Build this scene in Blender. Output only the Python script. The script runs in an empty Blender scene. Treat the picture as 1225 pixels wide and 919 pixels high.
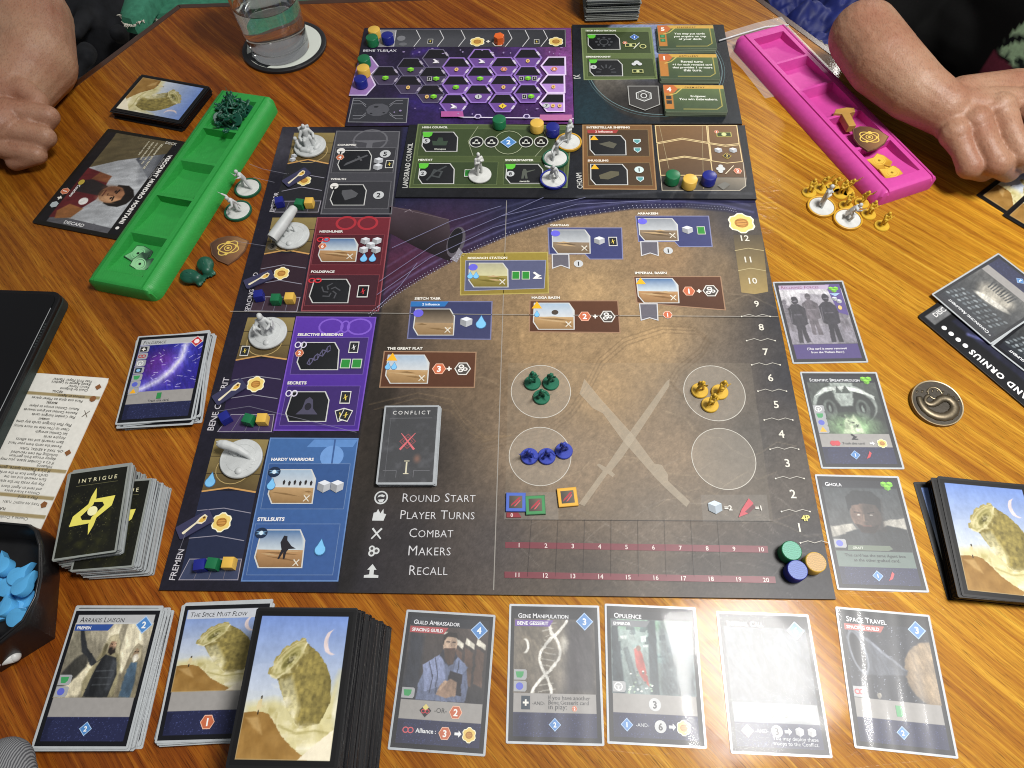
import bpy, math, random
import numpy as np
from mathutils import Matrix, Vector
random.seed(7); rng = np.random.default_rng(7)
SC = bpy.context.scene
COL = SC.collection
S = 0.001                                   # everything below is written in millimetres

# ---------------------------------------------------------------- camera, light, exposure
CAM_F, CAM_PITCH, CAM_ROLL, CAM_H = 801.511, 1.0506685, -0.0564367, 510.711
fwd = np.array([0, math.cos(CAM_PITCH), -math.sin(CAM_PITCH)])
r0 = np.array([1.0, 0, 0]); u0 = np.cross(r0, fwd)
RIGHT = math.cos(CAM_ROLL)*r0 + math.sin(CAM_ROLL)*u0
UP = -math.sin(CAM_ROLL)*r0 + math.cos(CAM_ROLL)*u0
cam = bpy.data.cameras.new('camera'); camo = bpy.data.objects.new('camera', cam); COL.objects.link(camo)
cam.sensor_fit = 'HORIZONTAL'; cam.sensor_width = 36; cam.lens = CAM_F/1225*36
cam.clip_start = 0.02; cam.clip_end = 50
camo.matrix_world = Matrix(((RIGHT[0], UP[0], -fwd[0], 0), (RIGHT[1], UP[1], -fwd[1], 0),
                            (RIGHT[2], UP[2], -fwd[2], CAM_H*S), (0, 0, 0, 1)))
SC.camera = camo
W = bpy.data.worlds.new('World'); SC.world = W; W.use_nodes = True
W.node_tree.nodes['Background'].inputs[0].default_value = (0.96, 0.98, 1.0, 1)
W.node_tree.nodes['Background'].inputs[1].default_value = 0.18      # light bounced by the room

def lamp(name, loc, size, power, color, rz=0, target=None):
    l = bpy.data.lights.new(name, 'AREA'); l.shape = 'RECTANGLE'; l.size, l.size_y = size[0]*S, size[1]*S
    l.energy = power; l.color = color
    o = bpy.data.objects.new(name, l); COL.objects.link(o); o.location = [c*S for c in loc]
    o.rotation_euler = (0, 0, rz)
    if target:
        d = Vector([t-c for t, c in zip(target, loc)]); o.rotation_euler = d.to_track_quat('-Z', 'Y').to_euler()
    return o
lamp('ceiling_lamp', (555, 195, 1300), (325, 345), 27, (1.0, 0.975, 0.94), rz=math.radians(14))
lamp('far_ceiling_lamp', (2000, 3150, 1750), (300, 300), 30, (1.0, 0.96, 0.9), target=(100, 500, 0))
SC.view_settings.view_transform = 'Standard'; SC.view_settings.look = 'None'
SC.view_settings.exposure = 0.0; SC.view_settings.gamma = 1.0
SC.cycles.max_bounces = 12; SC.cycles.transmission_bounces = 12; SC.cycles.transparent_max_bounces = 24
SC.cycles.caustics_reflective = False; SC.cycles.caustics_refractive = True
SC.cycles.sample_clamp_indirect = 4.0
SC.cycles.use_denoising = True
SC.cycles.pixel_filter_type = 'BLACKMAN_HARRIS'; SC.cycles.filter_width = 1.05

def P(u, v, z=0.0):
    """the point at height z (mm) that lies under the photograph's pixel (u, v)"""
    d = (u-612.5)/CAM_F*RIGHT - (v-459.5)/CAM_F*UP + fwd
    t = (z-CAM_H)/d[2]
    return np.array([0, 0, CAM_H]) + d*t

# ---------------------------------------------------------------- colours
def lin(c):
    c = np.asarray(c, float)
    return np.where(c <= 0.04045, c/12.92, ((c+0.055)/1.055)**2.4)
def hx(s):
    return np.array([int(s[i:i+2], 16)/255 for i in (1, 3, 5)])
GAIN = 0.97
def ink(c):
    """a printed colour: sRGB hex (or triple) to the albedo of the ink"""
    c = hx(c) if isinstance(c, str) else c
    return np.clip(lin(c)*GAIN, 0.004, 0.86)

# ---------------------------------------------------------------- materials
def mat(name, color=None, rough=0.5, spec=0.5, metal=0.0, coat=0.0, coat_rough=0.05, sss=0.0):
    m = bpy.data.materials.new(name); m.use_nodes = True
    b = m.node_tree.nodes['Principled BSDF']
    if color is not None:
        c = lin(hx(color)) if isinstance(color, str) else color
        b.inputs['Base Color'].default_value = (*[float(x) for x in c], 1)
    b.inputs['Roughness'].default_value = rough
    b.inputs['Specular IOR Level'].default_value = spec
    b.inputs['Metallic'].default_value = metal
    b.inputs['Coat Weight'].default_value = coat
    b.inputs['Coat Roughness'].default_value = coat_rough
    if sss:
        b.inputs['Subsurface Weight'].default_value = sss
        b.inputs['Subsurface Radius'].default_value = (0.012, 0.004, 0.002)
        b.inputs['Subsurface Scale'].default_value = 0.5
    return m
def N(m, t, **kw):
    n = m.node_tree.nodes.new(t)
    for k, v in kw.items(): setattr(n, k, v)
    return n
def L(m, a, b): m.node_tree.links.new(a, b)
def bsdf(m): return m.node_tree.nodes['Principled BSDF']
def ramp(m, stops):
    r = N(m, 'ShaderNodeValToRGB'); e = r.color_ramp.elements
    while len(e) < len(stops): e.new(0.5)
    for x, (p, c) in zip(e, stops):
        x.position = p; x.color = (*c, 1)
    return r
def grain(m, scale=400, strength=0.15, dist=0.0004, detail=4, amount=0.25, coord='Object'):
    """fine relief plus a little tone variation on a plain material"""
    tc = N(m, 'ShaderNodeTexCoord'); no = N(m, 'ShaderNodeTexNoise'); no.inputs['Scale'].default_value = scale
    no.inputs['Detail'].default_value = detail
    L(m, tc.outputs[coord], no.inputs['Vector'])
    bu = N(m, 'ShaderNodeBump'); bu.inputs['Strength'].default_value = strength; bu.inputs['Distance'].default_value = dist
    L(m, no.outputs['Fac'], bu.inputs['Height']); L(m, bu.outputs['Normal'], bsdf(m).inputs['Normal'])
    if amount:
        base = bsdf(m).inputs['Base Color'].default_value[:3]
        no2 = N(m, 'ShaderNodeTexNoise'); no2.inputs['Scale'].default_value = scale*0.13; no2.inputs['Detail'].default_value = 6
        L(m, tc.outputs[coord], no2.inputs['Vector'])
        r = ramp(m, [(0.25, tuple(x*(1-amount) for x in base)), (0.75, tuple(min(1, x*(1+amount)) for x in base))])
        L(m, no2.outputs['Fac'], r.inputs['Fac']); L(m, r.outputs['Color'], bsdf(m).inputs['Base Color'])
    return m
def print_mat(name, rough=0.42, spec=0.45, bump=0.0, bscale=900, alpha=False, mottled=0.10):
    m = mat(name, rough=rough, spec=spec)
    a = N(m, 'ShaderNodeAttribute'); a.attribute_name = 'col'
    tc = N(m, 'ShaderNodeTexCoord')
    no = N(m, 'ShaderNodeTexNoise'); no.inputs['Scale'].default_value = 260; no.inputs['Detail'].default_value = 6
    L(m, tc.outputs['Object'], no.inputs['Vector'])
    r = ramp(m, [(0.3, (1-mottled,)*3), (0.7, (1+mottled,)*3)])
    L(m, no.outputs['Fac'], r.inputs['Fac'])
    mx = N(m, 'ShaderNodeMix', data_type='RGBA', blend_type='MULTIPLY'); mx.inputs[0].default_value = 1
    L(m, a.outputs['Color'], mx.inputs[6]); L(m, r.outputs['Color'], mx.inputs[7])
    L(m, mx.outputs[2], bsdf(m).inputs['Base Color'])
    if alpha: L(m, a.outputs['Alpha'], bsdf(m).inputs['Alpha'])
    if bump:
        n2 = N(m, 'ShaderNodeTexNoise'); n2.inputs['Scale'].default_value = bscale; n2.inputs['Detail'].default_value = 3
        L(m, tc.outputs['Object'], n2.inputs['Vector'])
        bu = N(m, 'ShaderNodeBump'); bu.inputs['Strength'].default_value = bump; bu.inputs['Distance'].default_value = 0.0002
        L(m, n2.outputs['Fac'], bu.inputs['Height']); L(m, bu.outputs['Normal'], bsdf(m).inputs['Normal'])
    return m
def film_mat(name, tint=(1, 1, 1), white=0.05, rough=0.05, refl=1.7, haze=0.0):
    """clear plastic film: see-through, a haze of white, Fresnel gloss"""
    m = bpy.data.materials.new(name); m.use_nodes = True; nt = m.node_tree; nt.nodes.remove(bsdf(m))
    out = nt.nodes['Material Output']
    tr = N(m, 'ShaderNodeBsdfTransparent'); tr.inputs[0].default_value = (*tint, 1)
    df = N(m, 'ShaderNodeBsdfDiffuse'); df.inputs[0].default_value = (0.8, 0.82, 0.85, 1)
    gl = N(m, 'ShaderNodeBsdfGlossy'); gl.inputs['Roughness'].default_value = rough
    m1 = N(m, 'ShaderNodeMixShader'); m1.inputs[0].default_value = white
    L(m, tr.outputs[0], m1.inputs[1]); L(m, df.outputs[0], m1.inputs[2])
    fr = N(m, 'ShaderNodeFresnel'); fr.inputs[0].default_value = 1.5
    mu = N(m, 'ShaderNodeMath', operation='MULTIPLY', use_clamp=True); mu.inputs[1].default_value = refl
    L(m, fr.outputs[0], mu.inputs[0])
    m2 = N(m, 'ShaderNodeMixShader'); L(m, mu.outputs[0], m2.inputs[0])
    L(m, m1.outputs[0], m2.inputs[1]); L(m, gl.outputs[0], m2.inputs[2]); last = m2
    if haze:
        g2 = N(m, 'ShaderNodeBsdfGlossy'); g2.inputs['Roughness'].default_value = .42; last = N(m, 'ShaderNodeMixShader'); last.inputs[0].default_value = haze; L(m, m2.outputs[0], last.inputs[1]); L(m, g2.outputs[0], last.inputs[2])
    L(m, last.outputs[0], out.inputs[0])
    return m

# ---------------------------------------------------------------- mesh builder
class MB:
    def __init__(self): self.v = []; self.f = []; self.c = []
    def add(self, verts, faces, col=None):
        n = len(self.v); self.v += [tuple(map(float, p)) for p in verts]; self.f += [tuple(i+n for i in f) for f in faces]
        if col is not None:
            c = tuple(col) if len(col) == 4 else (*col, 1)
            self.c += [c]*len(verts)
        return self
    def prism(self, poly, z0, z1, bevel=0.0, col=None):
        poly = [tuple(p[:2]) for p in poly]
        a = sum(poly[i-1][0]*poly[i][1]-poly[i][0]*poly[i-1][1] for i in range(len(poly)))
        if a < 0: poly = poly[::-1]
        n = len(poly); cx = sum(p[0] for p in poly)/n; cy = sum(p[1] for p in poly)/n
        rings = [(poly, z0)]
        if bevel:
            def inset(d):
                out = []
                for i in range(n):
                    p0, p1, p2 = np.array(poly[i-1]), np.array(poly[i]), np.array(poly[(i+1) % n])
                    d1 = (p1-p0)/(np.linalg.norm(p1-p0)+1e-9); d2 = (p2-p1)/(np.linalg.norm(p2-p1)+1e-9)
                    nn = np.array([-d1[1]-d2[1], d1[0]+d2[0]]); l = np.linalg.norm(nn)+1e-9; nn /= l
                    k = d/max(0.35, float(nn @ np.array([-d1[1], d1[0]])))
                    out.append(tuple(p1+nn*k))
                return out
            rings += [(poly, z1-bevel), (inset(bevel*0.3), z1-bevel*0.3), (inset(bevel), z1)]
        else: rings += [(poly, z1)]
        vs = [(*p, z) for r, z in rings for p in r]; fs = [tuple(range(n))[::-1]]
        for k in range(len(rings)-1):
            for i in range(n):
                j = (i+1) % n; fs.append((k*n+i, k*n+j, (k+1)*n+j, (k+1)*n+i))
        fs.append(tuple((len(rings)-1)*n+i for i in range(n)))
        return self.add(vs, fs, col)
    def box(self, c, s, rz=0, bevel=0.0, col=None):
        h = [(-s[0]/2, -s[1]/2), (s[0]/2, -s[1]/2), (s[0]/2, s[1]/2), (-s[0]/2, s[1]/2)]
        k, q = math.cos(rz), math.sin(rz)
        return self.prism([(c[0]+k*x-q*y, c[1]+q*x+k*y) for x, y in h], c[2]-s[2]/2, c[2]+s[2]/2, bevel, col)
    def lathe(self, prof, n=32, c=(0, 0, 0), sx=1, sy=1, col=None, closed=True):
        vs = []; fs = []
        for r, z in prof:
            for i in range(n):
                a = 2*math.pi*i/n; vs.append((c[0]+sx*r*math.cos(a), c[1]+sy*r*math.sin(a), c[2]+z))
        for k in range(len(prof)-1):
            for i in range(n):
                j = (i+1) % n; fs.append((k*n+i, k*n+j, (k+1)*n+j, (k+1)*n+i))
        if closed:
            fs.append(tuple(range(n))[::-1]); fs.append(tuple((len(prof)-1)*n+i for i in range(n)))
        return self.add(vs, fs, col)
    def tube(self, pts, rad, n=8, col=None, flat=1.0):
        pts = [np.array(p, float) for p in pts]
        if not hasattr(rad, '__len__'): rad = [rad]*len(pts)
        vs = []; fs = []; m = len(pts)
        for i, p in enumerate(pts):
            t = pts[min(i+1, m-1)]-pts[max(i-1, 0)]; t = t/(np.linalg.norm(t)+1e-9)
            a = np.cross(t, [0, 0, 1]);
            if np.linalg.norm(a) < 1e-3: a = np.array([1.0, 0, 0])
            a = a/np.linalg.norm(a); b = np.cross(a, t)
            for k in range(n):
                w = 2*math.pi*k/n; vs.append(p+rad[i]*(math.cos(w)*a+flat*math.sin(w)*b))
        for i in range(m-1):
            for k in range(n):
                j = (k+1) % n; fs.append((i*n+k, i*n+j, (i+1)*n+j, (i+1)*n+k))
        fs.append(tuple(range(n))[::-1]); fs.append(tuple((m-1)*n+k for k in range(n)))
        return self.add(vs, fs, col)
    def ball(self, c, r, n=12, col=None, rot=None):
        r = (r,)*3 if not hasattr(r, '__len__') else r
        vs = [np.array([0, 0, -1.0])]; m = n//2
        for i in range(1, m):
            th = -math.pi/2+math.pi*i/m
            vs += [np.array([math.cos(th)*math.cos(2*math.pi*k/n), math.cos(th)*math.sin(2*math.pi*k/n), math.sin(th)]) for k in range(n)]
        vs.append(np.array([0, 0, 1.0])); fs = []
        for k in range(n): fs.append((0, 1+(k+1) % n, 1+k))
        for i in range(m-2):
            for k in range(n):
                j = (k+1) % n; a = 1+i*n; fs.append((a+k, a+j, a+n+j, a+n+k))
        t = len(vs)-1; a = 1+(m-2)*n
        for k in range(n): fs.append((a+k, a+(k+1) % n, t))
        R = np.eye(3) if rot is None else np.array(rot)
        return self.add([np.array(c)+R @ (v*np.array(r)) for v in vs], fs, col)
    def capsule(self, p0, r0, p1, r1, n=10):
        p0, p1 = np.array(p0, float), np.array(p1, float)
        self.ball(p0, r0, n); self.ball(p1, r1, n); self.tube([p0, p1], [r0, r1], n); return self
    def mesh(self, name, smooth=None):
        me = bpy.data.meshes.new(name)
        v = np.array(self.v, float)*S
        me.from_pydata(v.tolist(), [], self.f); me.update()
        if self.c and len(self.c) == len(self.v):
            at = me.color_attributes.new('col', 'FLOAT_COLOR', 'POINT')
            at.data.foreach_set('color', np.array(self.c, np.float32).ravel())
        if smooth:
            me.polygons.foreach_set('use_smooth', [True]*len(me.polygons))
            if smooth < 180: me.set_sharp_from_angle(angle=math.radians(smooth))
        return me
    def build(self, name, m, parent=None, smooth=None):
        return put(name, self.mesh(name, smooth), m, parent)

def put(name, me, m, parent=None, loc=None, rot=None):
    """one object on mesh me; the material sits on the object so that copies in another colour can share the mesh"""
    if not me.materials: me.materials.append(m)
    o = bpy.data.objects.new(name, me); COL.objects.link(o)
    if m is not None and me.materials[0] is not m:
        o.material_slots[0].link = 'OBJECT'; o.material_slots[0].material = m
    if parent is not None: o.parent = parent
    if loc is not None: o.location = [c*S for c in loc]
    if rot is not None: o.rotation_euler = rot
    return o
def tag(o, label, cat, group=None, kind=None):
    if label: o['label'] = label
    if cat: o['category'] = cat
    if group: o['group'] = group
    if kind: o['kind'] = kind
    return o
def thing(name, label, cat, loc=(0, 0, 0), rot=(0, 0, 0), group=None):
    o = bpy.data.objects.new(name, None); COL.objects.link(o); o.empty_display_size = 0.01
    o.location = [c*S for c in loc]; o.rotation_euler = rot
    return tag(o, label, cat, group)
def dup(root, loc, rot=None, label=None, group=None, mats=None):
    r = root.copy(); COL.objects.link(r); r.location = [c*S for c in loc]
    if rot is not None: r.rotation_euler = rot
    if label: r['label'] = label
    if group: r['group'] = group
    def kids(a, b):
        for ch in list(a.children):
            c = ch.copy(); COL.objects.link(c); c.parent = b
            if mats and c.data and ch.name.split('.')[0] in mats:
                c.material_slots[0].link = 'OBJECT'; c.material_slots[0].material = mats[ch.name.split('.')[0]]
            kids(ch, c)
    kids(root, r)
    return r

def blob(name, fill, voxel, smooth=4, factor=0.5):
    """one continuous skin grown round overlapping limbs (a voxel remesh of their union)"""
    mb = MB(); fill(mb); me = mb.mesh(name)
    o = bpy.data.objects.new(name, me); COL.objects.link(o)
    a = o.modifiers.new('r', 'REMESH'); a.mode = 'VOXEL'; a.voxel_size = voxel*S
    b = o.modifiers.new('s', 'SMOOTH'); b.factor = factor; b.iterations = smooth
    dg = bpy.context.evaluated_depsgraph_get()
    out = bpy.data.meshes.new_from_object(o.evaluated_get(dg))
    bpy.data.objects.remove(o); bpy.data.meshes.remove(me)
    out.name = name; out.polygons.foreach_set('use_smooth', [True]*len(out.polygons))
    return out

# ---------------------------------------------------------------- lettering
_GL = {}
def _raw(s, bold):
    cu = bpy.data.curves.new('glyph', 'FONT'); cu.body = s; cu.size = 1; cu.resolution_u = 2; cu.offset = bold
    ob = bpy.data.objects.new('glyph', cu); me = ob.to_mesh()
    v = np.array([x.co[:2] for x in me.vertices]).reshape(-1, 2); f = [tuple(p.vertices) for p in me.polygons]
    ob.to_mesh_clear(); bpy.data.objects.remove(ob); bpy.data.curves.remove(cu)
    return v, f
def glyph(ch, bold=0.0):
    k = (ch, bold)
    if k not in _GL:
        v, f = _raw(ch, bold) if ch != ' ' else (np.zeros((0, 2)), [])
        w2, w1 = _raw(ch+'|', 0)[0][:, 0].max(), _raw('|', 0)[0][:, 0].max()
        _GL[k] = (v, f, w2-w1)
    return _GL[k]

# ---------------------------------------------------------------- flat print on a plane
class Frame:
    def __init__(self, o, ang, z): self.o = np.array(o[:2], float); self.a = ang; self.z = z; self.c, self.s = math.cos(ang), math.sin(ang)
    def to(self, w):
        d = np.array(w[:2])-self.o; return np.array([self.c*d[0]+self.s*d[1], -self.s*d[0]+self.c*d[1]])
    def px(self, u, v): return self.to(P(u, v, self.z))
class Print(MB):
    """inks laid on a plane, each a hair above the one before"""
    STEP = 0.018
    def __init__(self, fr=None, z=0.02): super().__init__(); self.fr = fr; self.z = z
    def pt(self, p): return self.fr.px(*p) if self.fr else np.array(p, float)
    def sc(self, p):
        if not self.fr: return 1.0
        return float(np.linalg.norm(self.fr.px(p[0]+1, p[1])-self.fr.px(*p)))
    def raw(self, pts, col, alpha=1.0, cols=None):
        pts = np.array(pts); a = np.sum(np.roll(pts[:, 0], 1)*pts[:, 1]-pts[:, 0]*np.roll(pts[:, 1], 1))
        if a < 0:
            pts = pts[::-1]
            if cols is not None: cols = cols[::-1]
        self.z += self.STEP
        if cols is None:
            self.add([(*p, self.z) for p in pts], [tuple(range(len(pts)))], (*ink(col), alpha))
        else:
            n = len(self.v); self.v += [(*map(float, p), self.z) for p in pts]; self.f.append(tuple(range(n, n+len(pts))))
            self.c += [(*ink(c), alpha) for c in cols]
    def poly(self, pts, col, alpha=1.0, cols=None): self.raw([self.pt(p) for p in pts], col, alpha, cols)
    def line(self, pts, w, col, closed=False, alpha=1.0):
        """w in pixels of the photograph (or mm without a frame)"""
        w = w*self.sc(pts[0]); q = [self.pt(p) for p in pts]
        if closed: q = q+[q[0]]
        self.z += self.STEP
        c = (*ink(col), alpha); n = len(q); vs = []
        for i, p in enumerate(q):
            if closed and i in (0, n-1): a, b = q[n-2], q[1]
            else: a, b = q[max(i-1, 0)], q[min(i+1, n-1)]
            d1 = p-a; d2 = b-p
            if np.linalg.norm(d1) < 1e-6: d1 = d2
            if np.linalg.norm(d2) < 1e-6: d2 = d1
            d1 = d1/np.linalg.norm(d1); d2 = d2/np.linalg.norm(d2)
            nn = np.array([-d1[1]-d2[1], d1[0]+d2[0]]); nn = nn/(np.linalg.norm(nn)+1e-9)
            k = w/2/max(0.4, abs(nn @ np.array([-d1[1], d1[0]])))
            vs += [(*(p-nn*k), self.z), (*(p+nn*k), self.z)]
        self.add(vs, [(2*i, 2*i+2, 2*i+3, 2*i+1) for i in range(n-1)], c)
    def ell(self, c, rx, ry, col, alpha=1.0, n=20, ring=None, rot=0.0):
        """ellipse about pixel c, radii in pixel widths at c"""
        s = self.sc(c); o = self.pt(c); ca, sa = math.cos(rot), math.sin(rot)
        pts = [o+s*np.array([ca*rx*math.cos(t)-sa*ry*math.sin(t), sa*rx*math.cos(t)+ca*ry*math.sin(t)]) for t in np.linspace(0, 2*math.pi, n, endpoint=False)]
        if ring is None: self.raw(pts, col, alpha)
        else:
            fr, self.fr = self.fr, None; self.line([tuple(p) for p in pts], ring*s, col, True, alpha); self.fr = fr
    def ngon(self, c, r, n, col, rot=0.0, alpha=1.0, ring=None, sy=1.0):
        s = self.sc(c); o = self.pt(c)
        pts = [o+s*r*np.array([math.cos(rot+2*math.pi*k/n), sy*math.sin(rot+2*math.pi*k/n)]) for k in range(n)]
        if ring is None: self.raw(pts, col, alpha)
        else:
            fr, self.fr = self.fr, None; self.line([tuple(p) for p in pts], ring*s, col, True, alpha); self.fr = fr
    def shape(self, c, s, pts, col, alpha=1.0, rot=0.0):
        """polygon in unit coordinates about pixel c, scaled to s pixel widths"""
        k = self.sc(c)*s; o = self.pt(c); ca, sa = math.cos(rot), math.sin(rot)
        self.raw([o+k*np.array([ca*x-sa*y, sa*x+ca*y]) for x, y in pts], col, alpha)
    def text(self, s, a, b, col, bold=0.012, hs=1.0, caps=False, space=0.0, slant=0.0, fixed=None, align='l'):
        """baseline from a to b (the string is fitted between them); fixed = cap height in mm instead of fitting"""
        a, b = self.pt(a), self.pt(b); run = []; x = 0.0
        first = True
        for ch in s:
            k = 1.0
            if caps and ch.isalpha():
                k = 1.0 if first else 0.8; ch = ch.upper()
            first = ch == ' '
            v, f, adv = glyph(ch, bold); run.append((v*k, f, x)); x += adv*k+space
        w = max(x-space, 1e-6); d = b-a; ln = np.linalg.norm(d); d = d/ln
        k = ln/w if fixed is None else fixed/0.72
        if fixed is not None:
            if align == 'c': a = a+d*(ln-w*k)/2
            if align == 'r': a = a+d*(ln-w*k)
        nrm = np.array([-d[1], d[0]]); self.z += self.STEP; c = (*ink(col), 1)
        for v, f, x0 in run:
            if len(v): self.add([(*(a+d*k*(x0+p[0]+slant*p[1])+nrm*k*hs*p[1]), self.z) for p in v], f, c)
    # small printed symbols
    def num(self, c, s, t, col, bold=0.03):
        k = self.sc(c); o = self.pt(c); fr, self.fr = self.fr, None
        h = s*k; n = sum(glyph(ch, bold)[2] for ch in t)*h/0.72
        self.text(t, (o[0]-n/2, o[1]-h/2), (o[0]+n/2, o[1]-h/2), col, bold); self.fr = fr
    def cube(self, c, s, col='#c9ccd2'):
        b = hx(col)
        self.shape(c, s, [(0, 1), (.9, .6), (0, .2), (-.9, .6)], np.clip(b*1.1, 0, 1))
        self.shape(c, s, [(-.9, .6), (0, .2), (0, -.9), (-.9, -.4)], b*.72)
        self.shape(c, s, [(.9, .6), (0, .2), (0, -.9), (.9, -.4)], b*.88)
    def drop(self, c, s, col='#7cc0ee'):
        pts = [(0, 1.25)]+[(.72*math.cos(t), -.25+.72*math.sin(t)) for t in np.linspace(.55, math.pi*2-.55-math.pi*.0, 11)-math.pi*.0 if True]
        pts = [(0, 1.25)]+[(.72*math.sin(t), -.25+.72*math.cos(t)) for t in np.linspace(.7, 2*math.pi-.7, 12)]
        self.shape(c, s*1.14, [(x, y) for x, y in pts], '#3f6f9c'); self.shape(c, s, pts, col)
    def coin(self, c, s, t, col='#c3c6c8', tc='#26272b', n=18):
        self.ell(c, s, s*.98, col, n=n); self.num(c, s*1.1, t, tc)
    def hexn(self, c, s, t, col='#c46a48'):
        self.ngon(c, s, 6, '#e8b9a0'); self.ngon(c, s*.88, 6, col); self.num(c, s*.95, t, '#fff6ee')
    def diamond(self, c, s, t, col='#4f86c4'):
        self.ngon(c, s, 4, '#a9c6e8'); self.ngon(c, s*.86, 4, col); self.num(c, s*.72, t, '#eef5ff')
    def tri(self, c, s): self.shape(c, s, [(-1, -.75), (1, -.75), (0, .95)], '#f2b226')
    def pent(self, c, s, col='#5fc23c'):
        self.shape(c, s, [(-1.1, .75), (1.1, .8), (1.0, -.2), (.45, -.8), (-.75, -.75)], col)
    def spice(self, c, s):
        pts = [(r*math.cos(t), r*math.sin(t)) for t, r in ((2*math.pi*k/18, 1.0+(.10 if k % 3 else -.06)) for k in range(18))]
        self.shape(c, s*1.12, pts, '#f6efd2'); self.shape(c, s*.98, pts, '#e9cc74')
        self.ell(c, s*.62, s*.55, '#b07a32'); self.ell(c, s*.45, s*.4, '#c89248')
        for k in (-.3, 0, .3): self.shape((c[0], c[1]), s, [(-.5, k-.04), (.5, k+.06), (.5, k+.12), (-.5, k+.02)], '#8a5a22')
    def cardicon(self, c, s, col='#24262b', mark='#e6cf5a', edge='#d8d8d4', rot=0.0):
        self.shape(c, s, [(-.72, -1), (.72, -1), (.72, 1), (-.72, 1)], edge, rot=rot)
        self.shape(c, s*.84, [(-.72, -1), (.72, -1), (.72, 1), (-.72, 1)], col, rot=rot)
        self.shape(c, s*.6, [(-.6, -.5), (.0, -.1), (.0, -.8), (.25, -.7), (.2, .0), (.6, .5), (.0, .1), (.0, .8), (-.25, .7), (-.2, .0)], mark, rot=rot)
    def cross(self, c, s, col='#d9d4c6'):
        for r in (.85, math.pi-.85): self.shape(c, s, [(-1, -.1), (1, -.14), (1, .14), (-1, .1)], col, rot=r)
    def plus(self, c, s, col='#eae6de'):
        for r in (0, math.pi/2): self.shape(c, s, [(-1, -.3), (1, -.3), (1, .3), (-1, .3)], col, rot=r)
    def arrow(self, c, s, col='#eef0f4'):
        self.shape(c, s, [(-1, -.35), (.1, -.35), (.1, -.9), (1, 0), (.1, .9), (.1, .35), (-1, .35)], col)
    def wormhex(self, c, s):
        self.ngon(c, s, 6, '#d5d2cc'); self.ngon(c, s*.85, 6, '#4b4643')
        for x, y, r in ((-.15, .28, .34), (.3, -.05, .3), (-.25, -.2, .32)):
            q = (c[0]+x*s, c[1]-y*s); self.ell(q, s*r, s*r*.8, '#e8e6e2', n=12); self.ell(q, s*r*.5, s*r*.4, '#6a6560', n=10)

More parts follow.
